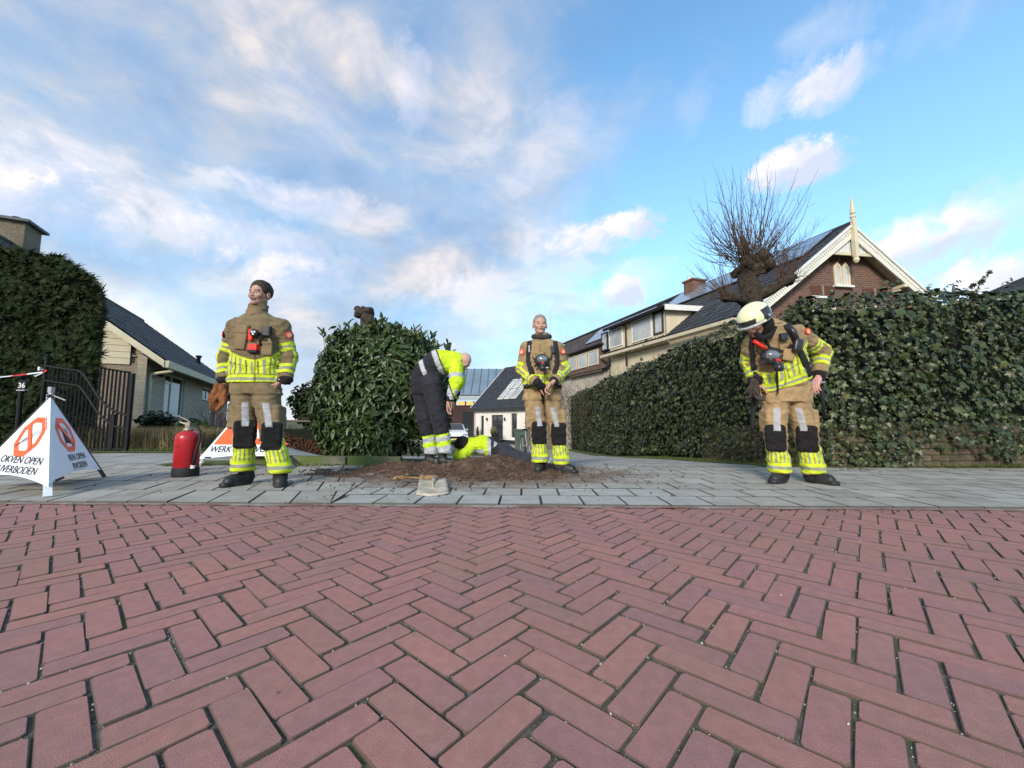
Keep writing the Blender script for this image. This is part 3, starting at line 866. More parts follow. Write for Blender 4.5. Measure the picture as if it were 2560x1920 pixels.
# ---- cherry laurel on the planted strip
def build_laurel():
    t = thing('laurel_bush', 'big clipped cherry laurel bush with glossy leaves behind the dug soil', 'bush', (-2.05, 6.1, 0))
    cx, cy = -2.02, 6.25
    # silhouette half-width by height (metres), measured
    H = [0.12, .30, .55, .8, 1.15, 1.45, 1.66, 1.82, 1.93, 1.98]; A = [.78, .92, 1.00, 1.02, 1.00, .95, .88, .74, .50, .25]
    Nl = 12500
    z = RNG.uniform(.12, 1.96, Nl); th = RNG.uniform(-math.pi, math.pi, Nl)
    a = np.interp(z, H, A)
    e = 3.2
    den = (np.abs(np.cos(th)) ** e + np.abs(np.sin(th)) ** e) ** (1 / e)
    rr = 1 / den * (1 - .16 * RNG.random(Nl) ** 1.3) * (1 + .10 * (fbm(np.stack([np.cos(th) * 2, np.sin(th) * 2, z * 2], -1), 1.4) - .45))
    X = cx + a * rr * np.cos(th); Y = cy + a * .78 * rr * np.sin(th)
    tp = RNG.random(Nl) < .14
    X = np.where(tp, cx + RNG.uniform(-.72, .72, Nl), X); Y = np.where(tp, cy + RNG.uniform(-.6, .6, Nl), Y)
    Z = np.where(tp, 1.90 - .22 * ((X - cx) / .8) ** 2 + .06 * RNG.normal(0, 1, Nl) + .06, z) + tz(X, Y)
    front = (Y < cy + .3) | (RNG.random(Nl) < .4)
    bottom = (z < .35) & (X > -1.7) & (RNG.random(Nl) < .75)
    ok = front & ~bottom
    nx, ny = np.cos(th), np.sin(th); nz = np.clip((z - 1.0) * .35, -.2, .6) + .25
    P = np.stack([X, Y, Z], 1)[ok]; Nn = np.stack([nx, ny, nz], 1)[ok]
    # laurel leaves point up and outwards in whorls: y axis up
    Ms = frames(P, Nn, RNG.normal(0, .95, len(P)), np.exp(RNG.normal(-2.24, .24, len(P))), .55)
    place_leaves(t, 'leaf', long_unit(), (m_lau_o, m_lau_a), Ms, 300, 'leaf_mass')
    # new shoots standing up along the top and the sides
    L = []; mb = MB()
    for k in range(95):
        x0 = random.uniform(-2.8, -1.25); y0 = random.uniform(5.6, 6.7)
        if k > 60: th_ = random.choice((0, math.pi)) + random.uniform(-.5, .5); zz = random.uniform(.5, 1.8); x0 = cx + .95 * math.cos(th_); y0 = cy + .7 * math.sin(th_)
        else: zz = 1.94 - .25 * ((x0 - cx) / .8) ** 2
        h = random.uniform(.06, .20); d = Vector(((x0 - cx) * .35 + random.gauss(0, .25), random.gauss(0, .2), 1.0)).normalized()
        p = Vector((x0, y0, zz + tzf(x0, y0))); mb.tube([p - d * .15, p + d * h], [.004, .002], 5)
        for q in range(random.randint(4, 6)):
            ang = q * 2.4 + random.random(); ld = (d * .9 + Vector((math.cos(ang), math.sin(ang), 0)) * .75).normalized()
            L.append((p + d * (h * (.35 + q * .16)) + ld * .04, ld))
    P = np.array([tuple(p) for p, _ in L]); D = np.array([tuple(d) for _, d in L])
    Ms = []
    for p, d in zip(P, D):
        d = Vector(d); n = d.cross(Vector((random.gauss(0, 1), random.gauss(0, 1), random.gauss(0, 1)))).normalized(); x = d.cross(n); s = random.uniform(.09, .14)
        Ms.append([[x[i] * s, d[i] * s, n[i] * s, p[i]] for i in range(3)])
    V, Fc, r = batch(long_unit()[0], long_unit()[1], Ms); tag(nobj('shoot_leaf_mass', V, Fc, m_lau_a, t, True, {'rnd': r}), kind='stuff')
    # woody frame
    for k in range(9):
        a0 = k * .7; p = Vector((cx + .25 * math.cos(a0), cy + .2 * math.sin(a0), 0)); 
        mb.tube([p, p + Vector((.2 * math.cos(a0), .15 * math.sin(a0), .5)), p + Vector((.55 * math.cos(a0), .4 * math.sin(a0), 1.5))], [.03, .02, .008], 7)
    for k in range(30):
        a0 = random.uniform(0, 6.3); p = Vector((cx + .3 * math.cos(a0), cy + .3 * math.sin(a0), .15)); q = Vector((cx + .95 * math.cos(a0), cy + .75 * math.sin(a0), random.uniform(.1, .5)))
        mb.tube([p, (p + q) / 2 + Vector((0, 0, .06)), q], [.008, .005, .002], 5)
    mb.build('branch', m_bark, t)
    # dark inner leaves
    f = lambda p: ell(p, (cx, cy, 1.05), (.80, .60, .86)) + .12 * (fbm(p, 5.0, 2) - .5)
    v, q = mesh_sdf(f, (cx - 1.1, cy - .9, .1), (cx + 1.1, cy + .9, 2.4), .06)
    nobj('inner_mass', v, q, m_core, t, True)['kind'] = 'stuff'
build_laurel()

# ---- sawn-off tree head standing in the laurel
def knobby(name, m, c, r, n, parent, seed=1, amp=.35, scale=9, h=None):
    rr = random.Random(seed)
    blobs = [(Vector(c) + Vector((rr.uniform(-1, 1) * r[0], rr.uniform(-1, 1) * r[1], rr.uniform(-1, 1) * r[2])) * .62, rr.uniform(.28, .5) * min(r)) for _ in range(n)]
    def f(p):
        d = ell(p, c, (r[0] * .62, r[1] * .62, r[2] * .7))
        for b, s in blobs: d = su(d, np.sqrt(((p - np.array(b, np.float32)) ** 2).sum(-1)) - s, .04)
        return d + (fbm(p, scale, 3) - .45) * amp * min(r) * .6
    lo = np.array(c) - np.array(r) * 1.35; hi = np.array(c) + np.array(r) * 1.35
    v, q = mesh_sdf(f, lo, hi, h or min(r) / 12)
    return nobj(name, v, q, m, parent, True)
st = thing('pollard_stump', 'short knobbly pollarded tree head sticking out above the laurel bush', 'tree', (-2.35, 6.4, 0))
mb = MB(); mb.tube([(-2.35, 6.4, -.05), (-2.36, 6.4, 1.2), (-2.40, 6.4, 2.33)], [.13, .11, .11], 12); mb.build('trunk', m_bark, st, True)
c_ = W(910, 783, 6.4); knobby('crown', m_bark, tuple(c_), (.19, .15, .12), 14, st, 4, .5, 22)

# ---- pollarded lime behind the wall on the right
def build_pollard():
    base = W(1880, 750, 6.9); t = thing('pollard_tree', 'pollarded lime tree with knobbly head and bare shoots behind the ivy wall', 'tree', (base.x, 6.9, tzf(base.x, 6.9)))
    Y = 6.9; q = lambda x, y, dy=0: W(x, y, Y + dy)
    mb = MB()
    mb.tube([(base.x + .02, Y, tzf(base.x, Y) - .1), q(1890, 900), q(1882, 790), q(1878, 735), q(1868, 700), q(1872, 660)], [.24, .21, .19, .17, .17, .13], 16)
    mb.tube([q(1880, 745), q(1920, 728, -.1), q(1958, 705, -.2), q(1985, 690, -.2)], [.12, .10, .085, .06], 12)
    mb.tube([q(1872, 760), q(1845, 745, -.1), q(1822, 742, -.2)], [.10, .08, .07], 12)
    mb.tube([q(1868, 650), q(1862, 620, -.15), q(1853, 590, -.2)], [.06, .045, .035], 10)
    mb.tube([q(1880, 680), q(1905, 655), q(1925, 640)], [.10, .09, .07], 10)
    tr = mb.build('trunk', m_bark, t, True)
    for i, (x, y, r, n, s) in enumerate([(1872, 676, (.33, .26, .16), 40, 3), (1884, 652, (.32, .24, .11), 34, 9), (1965, 700, (.22, .16, .11), 12, 5), (1820, 745, (.15, .13, .09), 9, 6), (1900, 655, (.30, .24, .20), 16, 12)]):
        knobby('knuckle', m_bark, tuple(q(x, y)), r, n, t, s, .7, 14, .022)
    # knot eyes
    # shoots
    mb = MB(); rr = random.Random(8)
    def shoot(p, d, L, r0):
        pts = [p]; d = d.normalized(); n = 9
        for k in range(n):
            d = (d + Vector((rr.gauss(0, .085), rr.gauss(0, .085), rr.gauss(0, .05) + .075))).normalized()
            pts.append(pts[-1] + d * (L / n))
        mb.tube(pts, [r0 * (1 - .82 * k / n) for k in range(n + 1)], 5, False)
        for k in range(3, n, 2):
            if rr.random() < .55:
                sd = (d + Vector((rr.gauss(0, .6), rr.gauss(0, .6), rr.gauss(0, .3)))).normalized(); l2 = L * rr.uniform(.08, .22)
                a = pts[k]; mb.tube([a, a + sd * l2 * .5 + Vector((0, 0, .01)), a + sd * l2 + Vector((0, 0, .04))], [r0 * .4, r0 * .3, r0 * .15], 4, False)
    for i in range(180):
        x = rr.gauss(1876, 34); x = min(max(x, 1812), 1945); y = rr.uniform(620, 668); p = q(x, y, rr.uniform(-.22, .22))
        a = (x - 1876) / 42.0 + rr.gauss(0, .48); a = max(-1.7, min(1.7, a))
        L = rr.uniform(.9, 2.15) * (1.0 - .18 * abs(a)) * (1 if abs(a) < .7 else .8)
        shoot(p, Vector((math.sin(a), rr.gauss(0, .35), math.cos(a))), L * .88, rr.uniform(.0045, .0085))
    for i in range(60):
        p = q(rr.gauss(1968, 14), rr.uniform(688, 706), -.2); a = rr.gauss(.25, .6); shoot(p, Vector((math.sin(a), rr.gauss(0, .3), math.cos(a))), rr.uniform(.3, 1.2), .0055)
    for i in range(54):
        p = q(rr.gauss(1820, 10), rr.uniform(735, 750), -.2); a = rr.gauss(-.5, .7); shoot(p, Vector((math.sin(a), rr.gauss(0, .3), math.cos(a) * .9)), rr.uniform(.25, .95), .005)
    mb.build('crown', m_twig, t); mb = MB()
    for i in range(210):      # short tangled spurs
        x = rr.gauss(1880, 36); y = rr.gauss(655, 18); p = q(x, y, rr.uniform(-.28, .1)); a = rr.gauss(0, 1.1); shoot(p, Vector((math.sin(a), rr.gauss(-.4, .4), math.cos(a) * .6)), rr.uniform(.08, .32), .0045)
    mb.build('spur_tangle', m_bark, t)
build_pollard()

# ---- bare shrubs behind the wall
def twig_shrub(name, label, cat, pos, h, spread, n, m, seed, r0=.008, branchy=3, group=None, lean=0):
    t = thing(name, label, cat, pos, group); rr = random.Random(seed); mb = MB(); P0 = Vector(pos)
    def br(p, d, L, r, lv):
        pts = [p]; k_ = 6
        for k in range(k_):
            d = (d + Vector((rr.gauss(0, .13), rr.gauss(0, .13), rr.gauss(0, .06) + .04))).normalized(); pts.append(pts[-1] + d * L / k_)
        mb.tube(pts, [r * (1 - .75 * k / k_) for k in range(k_ + 1)], 4, False)
        if lv:
            for k in range(branchy):
                i = rr.randint(2, k_); br(pts[i], (d + Vector((rr.gauss(0, .6), rr.gauss(0, .6), rr.gauss(0, .3)))).normalized(), L * rr.uniform(.35, .6), r * .5, lv - 1)
    for i in range(n):
        a = rr.uniform(0, 6.28); d = Vector((math.cos(a) * spread + lean, math.sin(a) * spread, 1)).normalized()
        br(P0 + Vector((rr.gauss(0, .12), rr.gauss(0, .12), 0)), d, h * rr.uniform(.6, 1), r0, 2)
    mb.build('branch', m, t); return t
for i, (px, py, Y, h, sp, n, lab) in enumerate([(1500, 960, 18.5, 3.4, .35, 26, 'bare brown twiggy shrub rising over the ivy in front of the dormer windows'),
        (1438, 960, 25.5, 3.6, .4, 20, 'thin bare shrub at the far end of the ivy wall'),
        (1588, 915, 13.6, 2.3, .45, 16, 'small bare shrub above the ivy below the drainpipe'),
        (1690, 870, 10.2, 1.8, .4, 12, 'sparse bare twigs above the ivy in front of the dark tiled roof')]):
    p = W(px, py, Y); twig_shrub('bare_shrub', lab, 'shrub', (p.x, Y, tzf(p.x, Y)), h, sp, n + 8, m_twig, 20 + i, .014 if i < 2 else .009, 4 if i < 2 else 3, 'bare shrubs behind the ivy wall')
for (px, py, Y, h) in [(1385, 900, 26, 4.6), (1412, 905, 27, 4.0)]:
    p = W(px, 940, Y); twig_shrub('bare_tree', 'bare tree of upright thin branches behind the ' + ('middle firefighter' if px == 1385 else 'row house, right of the middle firefighter'), 'tree', (p.x, Y, -1.2), 6.2 if px == 1385 else 5.6, .14, 15, m_twig, px, .02, 3)

# ---- tall clipped conifer hedge at the left
def conifer_mass(root, lo, hi, n, seed, size, topf=None, nm='spray_mass'):
    lo = np.array(lo, float); hi = np.array(hi, float); d = hi - lo
    f = RNG.random(n); A = RNG.random(n); B = RNG.random(n)
    P = np.empty((n, 3)); Nn = np.empty((n, 3))
    # faces: front (y=lo), right (x=hi), top
    ch = f < .50; ch2 = (f >= .50) & (f < .80); ch3 = f >= .80
    P[ch] = np.stack([lo[0] + A[ch] * d[0], np.full(ch.sum(), lo[1]), lo[2] + B[ch] * d[2]], 1); Nn[ch] = (0, -1, .35)
    P[ch2] = np.stack([np.full(ch2.sum(), hi[0]), lo[1] + A[ch2] * d[1], lo[2] + B[ch2] * d[2]], 1); Nn[ch2] = (1, -.1, .35)
    P[ch3] = np.stack([lo[0] + A[ch3] * d[0], lo[1] + B[ch3] * d[1], np.full(ch3.sum(), hi[2])], 1); Nn[ch3] = (0, -.2, 1)
    if topf is not None:
        P[:, 2] = lo[2] + (P[:, 2] - lo[2]) * (topf(P[:, 0]) - lo[2]) / d[2]
    b = (fbm(P, 1.6, 4) - .5)[:, None]
    P = P + Nn * (b * .42 + RNG.normal(0, .035, (n, 1)))
    P[:, 0] -= (P[:, 1] - lo[1]) * 1.15
    Ms = frames(P, Nn, RNG.normal(0, .8, n), np.exp(RNG.normal(math.log(size), .3, n)), .55)
    V, Fc, r = batch(*spray_unit(), Ms); return tag(nobj(nm, V, Fc, m_con, root, False, {'rnd': r}), kind='stuff')
hd = thing('conifer_hedge', 'very tall dark clipped conifer hedge behind the gate at the left edge', 'hedge', (-10, 8.4, 0))
topf = lambda x: np.interp(x, [-13.5, -10.4, -9.5, -8.8, -8.45, -8.2], [4.25, 4.12, 3.90, 3.58, 3.30, 3.0])
conifer_mass(hd, (-13.5, 7.9, 0), (-8.42, 9.3, 4.1), 34000, 1, .13, topf)
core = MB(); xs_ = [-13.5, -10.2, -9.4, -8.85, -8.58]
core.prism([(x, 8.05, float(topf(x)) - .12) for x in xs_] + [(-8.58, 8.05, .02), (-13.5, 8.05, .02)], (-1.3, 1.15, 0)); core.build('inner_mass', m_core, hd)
# lower inward-set foot: stems
# ---- dark trees behind the bungalow's garden
def leaf_ball_tree(name, label, c, r, n, size, m, group=None, trunk_h=None, unit=None, cat='tree', seed=1):
    t = thing(name, label, cat, (c[0], c[1], tzf(c[0], c[1])), group)
    u = RNG.normal(0, 1, (n, 3)); u /= np.linalg.norm(u, axis=1, keepdims=True)
    rad = (RNG.random(n) ** .35) * (.72 + .6 * (fbm(u * 1.7 + seed, 1.5, 3) - .4))
    P = np.array(c) + u * rad[:, None] * np.array(r); ok = P[:, 2] > tzf(c[0], c[1]) + .05; P, u = P[ok], u[ok]
    Ms = frames(P, u + [0, 0, .4], RNG.uniform(0, 6.28, len(P)), np.exp(RNG.normal(math.log(size), .3, len(P))), .6)
    un = unit or long_unit(.22); V, Fc, rn = batch(un[0], tri(un[1].tolist()), Ms); nobj('crown', V, Fc, m, t, True, {'rnd': rn})
    g = tzf(c[0], c[1]); mb = MB(); mb.tube([(c[0], c[1], g - .05), (c[0] + .05, c[1], g + (c[2] - g) * .6), (c[0], c[1] + .05, c[2] + r[2] * .4)], [.10, .08, .03], 8)
    for k in range(5):
        a = k * 1.3; mb.tube([(c[0], c[1], g + (c[2] - g) * .5), (c[0] + math.cos(a) * r[0] * .5, c[1] + math.sin(a) * r[1] * .5, c[2] + r[2] * .2)], [.05, .015], 6)
    mb.build('trunk', m_bark, t, True); return t
m_dk = leafy('evergreen_leaf', [(.012, .020, .008), (.026, .042, .014), (.018, .03, .01), (.045, .062, .022)], .6, .2)
g2 = 'dark evergreens at the end of the driveway'
leaf_ball_tree('evergreen_tree', 'dark evergreen tree between the left firefighter and the laurel bush', (-7.7, 15.5, 1.15), (1.25, 1.0, 1.35), 2600, .20, m_dk, g2)
leaf_ball_tree('evergreen_tree', 'second dark evergreen directly left of the laurel bush, partly hidden by it', (-6.1, 15.8, 1.3), (1.4, 1.0, 1.5), 2600, .20, m_dk, g2, seed=4)
leaf_ball_tree('evergreen_tree', 'lower dark evergreen hidden mostly behind the laurel bush', (-4.6, 17, .9), (1.5, 1.0, 1.5), 1500, .22, m_dk, g2, seed=7)
# low brown beech hedge
m_beech = leafy('brown_beech_leaf', [(.09, .04, .025), (.13, .06, .035), (.07, .035, .02), (.11, .07, .03)], .85, .1)
bh = thing('low_hedge', 'low clipped reddish brown hedge beyond the grey driveway', 'hedge', (-6, 11.4, 0))
n = 5200; P = np.stack([RNG.uniform(-7.7, -4.2, n), 11.3 + RNG.random(n) * .5, RNG.uniform(.02, .36, n)], 1); P[:, 2] += tz(P[:, 0], P[:, 1])
Ms = frames(P, np.tile([0, -1, .6], (n, 1)), RNG.uniform(0, 6.28, n), RNG.uniform(.04, .07, n), .7); V, Fc, r = batch(long_unit(.3)[0], long_unit(.3)[1], Ms); tag(nobj('leaf_mass', V, Fc, m_beech, bh, True, {'rnd': r}), kind='stuff')
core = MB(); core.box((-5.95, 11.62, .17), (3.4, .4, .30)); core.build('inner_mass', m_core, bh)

# ---- grass, weeds
m_grass = leafy('grass_blade', [(.05, .075, .015), (.08, .11, .022), (.10, .12, .03), (.13, .12, .05)], .7, .2)
m_dry = leafy('dry_grass_blade', [(.26, .20, .105), (.34, .27, .15), (.20, .15, .075), (.16, .15, .06)], .8, .15)
def blades(name, P, hmin, hmax, m, w=.008, lean=.35, kind='stuff', parent=None, grp=None):
    N = len(P); h = RNG.uniform(hmin, hmax, N); a = RNG.uniform(0, 6.28, N); ln = np.abs(RNG.normal(0, lean, N)) * h
    d = np.stack([np.cos(a), np.sin(a), 0 * a], 1); s = np.stack([-np.sin(a), np.cos(a), 0 * a], 1) * w
    v = np.stack([P - s, P + s, P + d * (ln * .35)[:, None] + [0, 0, 1] * (h * .6)[:, None] + s * .7, P + d * (ln * .35)[:, None] + [0, 0, 1] * (h * .6)[:, None] - s * .7, P + d * ln[:, None] + [0, 0, 1] * h[:, None]], 1)
    i = np.arange(N)[:, None] * 5; Fc = np.concatenate([i + [0, 1, 2], i + [0, 2, 3], i + [3, 2, 4]])
    o = nobj(name, v.reshape(-1, 3), Fc, m, parent, False, {'rnd': np.repeat(RNG.random(N), 5)})
    if kind: tag(o, kind=kind)
    return o
# verge at the foot of the ivy wall
n = 15000; s = RNG.uniform(0, icum[8], n); x, y, t, nx, ny = ivy_norm(s); o_ = np.abs(RNG.normal(0, .16, n)) + 0
wv = np.where(s < icum[4], .35, 1.2); P = np.stack([x + nx * o_ * wv, y + ny * o_ * wv, 0 * x], 1); P[:, 2] = tz(P[:, 0], P[:, 1]) - .01
kp = fbm(P, 1.6, 3) + np.where(s > icum[5], .15, -.02) > .44; blades('verge_grass', P[kp], .015, .06, m_grass, .004, .6)
m_verge = mat('verge_earth', (.085, .08, .035), .95, var=.35, vscale=5, bump=1, bscale=90, coord='World', extra=dirt_mix((.07, .105, .02), 3.0, .38, .55))
s = np.linspace(0, icum[-1], 110); x, y, t, nx, ny = ivy_norm(s); wv = np.interp(s, [0, icum[3], icum[5], icum[-1]], [.10, .08, .55, .6]) + .08 * (fbm(np.stack([s * 2, s * 0, s * 0], -1)) - .5)
V = np.concatenate([np.stack([x - nx * .2, y - ny * .2, tz(x, y) + .012], 1), np.stack([x + nx * wv, y + ny * wv, tz(x + nx * wv, y + ny * wv) + .008], 1)]); i = np.arange(109)
vr = nobj('verge', V, np.stack([i, i + 1, i + 111, i + 110], 1), m_verge, None, True); tag(vr, kind='structure')
# soil bed under the laurel and its mossy margin
m_bed = mat('bed_soil', (.055, .045, .028), .95, var=.35, vscale=6, bump=2, bscale=50, coord='World', extra=dirt_mix((.075, .10, .02), 2.2, .45, .60))
sheet('planting_bed', np.linspace(-3.5, -.55, 24), np.linspace(4.99, 7.7, 22), .012, m_bed, .05, 2.5)
n = 7000; P = np.stack([RNG.uniform(-4.3, -2.0, n), RNG.uniform(4.9, 5.5, n), 0 * np.arange(n)], 1); P[:, 2] = tz(P[:, 0], P[:, 1]) + .01; kp = fbm(P, 2.4, 3) > .43; blades('verge_grass', P[kp], .01, .035, m_grass, .004, .6)
sheet('moss_patch', np.linspace(-4.6, -3.4, 12), np.linspace(5.0, 5.7, 8), .010, m_verge)
sheet('moss_strip', np.linspace(-8.4, -5.2, 16), np.linspace(7.0, 7.6, 6), .012, m_verge)
# planting strip of dry ornamental grass by the bungalow
n = 12000; P = np.stack([RNG.uniform(-9.0, -6.2, n), 7.75 + RNG.random(n) * 1.0, np.full(n, .02)], 1); blades('ornamental_grass', P, .22, .46, m_dry, .005, .5)
n = 2500; P = np.stack([RNG.uniform(-8.5, -5.6, n), RNG.uniform(7.3, 7.6, n), np.full(n, .01)], 1); blades('verge_grass', P, .02, .06, m_grass, .005, .5)
def shrub(label, c, r, n, size, m, seed, u=None, grp=None):
    return leaf_ball_tree('garden_shrub', label, c, r, n, size, m, grp, None, u, 'shrub', seed)
m_yel = leafy('yellow_green_leaf', [(.15, .17, .035), (.22, .22, .05), (.10, .13, .03)], .6, .2)
shrub('dark green shrub at the corner of the bungalow behind the gate', (-9.15, 10.2, .45), (.62, .4, .5), 900, .10, m_dk, 2)
shrub('yellow green shrub below the bungalow window', (-8.15, 10.1, .36), (.62, .35, .34), 900, .09, m_yel, 5)
shrub('small round dark shrub behind the work triangle', (-8.5, 13.5, .45), (.3, .3, .45), 300, .09, m_dk, 8)
twig_shrub('red_shrub', 'leafless reddish shrub in front of the bungalow window', 'shrub', (-7.75, 10.6, 0), 1.05, .85, 46, m_redtwig, 3, .007, 4)

# ================================================================== BUILDINGS
def brickmat(name, c1, c2, mortar, bw=.22, bh=.065, ms=.010, rot=0.0, dirt=(.08, .06, .05), damt=.5, rough=.9, sq=.0):
    """fine brickwork of a far wall; courses follow the wall (coordinates: along wall, height)"""
    def ex(T, base, vec, p):
        pos = T.n('ShaderNodeNewGeometry').outputs['Position']
        mp = T.n('ShaderNodeMapping', vector_type='POINT'); T.put(mp, 'Vector', pos); mp.inputs['Rotation'].default_value = (0, 0, -rot)
        s = T.n('ShaderNodeSeparateXYZ', i_0=mp.outputs[0]); cc = T.n('ShaderNodeCombineXYZ', i_0=s.outputs[0], i_1=s.outputs[2])
        b = T.n('ShaderNodeTexBrick'); T.put(b, 'Vector', cc.outputs[0]); b.inputs['Scale'].default_value = 1
        b.inputs['Brick Width'].default_value = bw; b.inputs['Row Height'].default_value = bh; b.inputs['Mortar Size'].default_value = ms; b.inputs['Mortar Smooth'].default_value = .3
        for k, c in (('Color1', c1), ('Color2', c2), ('Mortar', mortar)): b.inputs[k].default_value = tuple(c) + (1,)
        col = b.outputs[0]
        col = T.mix(T.ramp(T.noise(pos, 1.4, 5, .6), [(.42, 0), (.75, damt)]), col, dirt)
        col = T.mix(1.0, col, T.ramp(T.noise(pos, 18, 3, .6), [(.3, .75), (.7, 1.15)]), 'MULTIPLY')
        bp = T.n('ShaderNodeBump'); bp.inputs['Strength'].default_value = .8; bp.inputs['Distance'].default_value = .01; T.put(bp, 'Height', T.m('SUBTRACT', 1.0, b.outputs[1])); T.t.links.new(bp.outputs[0], p.inputs['Normal'])
        return col
    return mat(name, c1, rough, var=0, extra=ex)

m_cream = mat('cream_paint', (.62, .56, .40), .55, var=.06, vscale=3)
m_white = mat('white_paint', (.72, .72, .68), .45, var=.06, vscale=3)
m_glass = mat('window_glass', (.03, .035, .04), .06, var=0, spec=.8)
m_glass2 = mat('bright_window_glass', (.42, .45, .46), .15, var=.25, vscale=.8, spec=.9, coord='World')
m_dkmetal = mat('black_iron', (.006, .006, .007), .6, var=.2, spec=.25)
m_anth = mat('anthracite_frame', (.035, .037, .04), .5, var=.1)
m_roof = mat('black_roof_tile', rough=.62, rnd='attr', ramp=[(.040, .045, .052), (.055, .060, .068), (.032, .036, .042), (.075, .08, .085)], var=.25, vscale=8, spec=.35, extra=dirt_mix((.07, .08, .05), 1.5, .5, .75, .5))
m_roof_o = mat('black_roof_tile_single', rough=.62, rnd='object', ramp=[(.040, .045, .052), (.055, .060, .068), (.032, .036, .042), (.075, .08, .085)], var=.25, vscale=8, spec=.35)
m_roofb = mat('brown_roof_tile', rough=.7, rnd='attr', ramp=[(.065, .060, .060), (.09, .082, .08), (.052, .05, .05), (.11, .10, .095)], var=.3, vscale=8, spec=.3)
m_under = mat('roof_underlay', (.02, .02, .022), .9)

def tiled(name, A, B, C, D, tw, th, m_a, parent, m_o=None, keep=0, amp=.018, skip=None):
    """pan tiles on the slope A(eave start) B(eave end) C(ridge end) D(ridge start)"""
    A, B, C, D = map(Vector, (A, B, C, D))
    nrm = (B - A).cross(D - A).normalized()
    if nrm.z < 0: nrm = -nrm
    Lu = (B - A).length; Lv = (D - A).length; nu = max(1, int(Lu / tw)); nv = max(1, int(Lv / th))
    # wavy tile unit: x in 0..1 (width), y 0..1 up the slope
    U = []; k = 5
    for j, (yy, zz) in enumerate(((-.06, 0), (-.06, 1), (1.02, .35))):
        for i in range(k):
            xx = i / (k - 1); U.append((xx, yy, (math.sin(xx * 6.283) * .5 + .5) * amp * (0 if j == 0 else 1) + (.0 if j == 0 else (.028 if j == 1 else .006))))
    Fq = [[j * k + i, j * k + i + 1, (j + 1) * k + i + 1, (j + 1) * k + i] for j in (0, 1) for i in range(k - 1)]
    Ms = []
    for v in range(nv):
        for u in range(nu):
            if skip and skip((u + .5) / nu, (v + .5) / nv): continue
            su_, sv = u / nu, v / nv
            p = (A * (1 - su_) + B * su_) * (1 - sv) + (D * (1 - su_) + C * su_) * sv
            p2 = (A * (1 - su_ - 1 / nu) + B * (su_ + 1 / nu)) * (1 - sv) + (D * (1 - su_ - 1 / nu) + C * (su_ + 1 / nu)) * sv
            x = (p2 - p); y = ((D * (1 - su_) + C * su_) - (A * (1 - su_) + B * su_)).normalized() * (Lv / nv)
            n = nrm * (1 + random.gauss(0, .03)); p = p + nrm * random.gauss(0, .003)
            Ms.append([[x[i], y[i], n[i], p[i]] for i in range(3)])
    Ms = np.array(Ms)
    pos = Ms[:, :, 3]; d = np.linalg.norm(pos - [0, 0, CH], axis=1); px = 1280 + F * pos[:, 0] / pos[:, 1]
    o = np.argsort(d + 100 * ((px < 200) | (px > 2600)))
    kp = o[:keep] if m_o else o[:0]
    if m_o:
        me = mkmesh('roof_tile', U, np.array(Fq), m_o, False); org = Vector(world_org(parent))
        for i in kp:
            ob = bpy.data.objects.new('roof_tile', me); COL.objects.link(ob); ob.parent = parent; M = to4(Ms[i]); M.translation -= org; ob.matrix_basis = M
    V, Fc, r = batch(np.array(U), np.array(Fq), Ms[o[len(kp):]])
    ob = nobj(name, V, Fc, m_a, parent, False, {'rnd': r}); tag(ob, kind='stuff')
    mb = MB(); off = nrm * -.012; mb.prism([A + off, B + off, C + off, D + off], -nrm * .05); mb.build('roof_deck', m_under, parent)

def window(parent, P0, ux, w, h, m_frame, fr=.05, nrm=None, mull=(), trans=None, glass=None, depth=.05, sill=None, name='window'):
    """frame with recessed pane: P0 lower corner on the wall face, ux along the wall, nrm outward"""
    P0 = Vector(P0); ux = Vector(ux).normalized(); uz = Vector((0, 0, 1)); nrm = Vector(nrm).normalized()
    R = Matrix((ux, -nrm, uz)).transposed()
    def bx(mb, x0, x1, z0, z1, o0, o1): mb.box(P0 + ux * (x0 + x1) / 2 + uz * (z0 + z1) / 2 + nrm * (o0 + o1) / 2, (x1 - x0, o1 - o0, z1 - z0), M=R)
    mb = MB(); o0, o1 = -.03, depth
    bx(mb, 0, fr, 0, h, o0, o1); bx(mb, w - fr, w, 0, h, o0, o1); bx(mb, fr, w - fr, 0, fr, o0, o1); bx(mb, fr, w - fr, h - fr, h, o0, o1)
    for x in mull: bx(mb, x - fr / 2, x + fr / 2, fr, h - fr, o0, o1 - .006)
    if trans: bx(mb, trans[0], trans[1], trans[2] - fr / 2, trans[2] + fr / 2, o0, o1 - .012)
    wo = mb.build(name, m_frame, parent)
    g = MB(); bx(g, fr * .5, w - fr * .5, fr * .5, h - fr * .5, .004, .014); g.build('pane', glass or m_glass, wo)
    if sill:
        s = MB(); bx(s, -.05, w + .05, -.07, -.004, -.02, depth + .07); s.build('sill', sill, wo)
    return wo

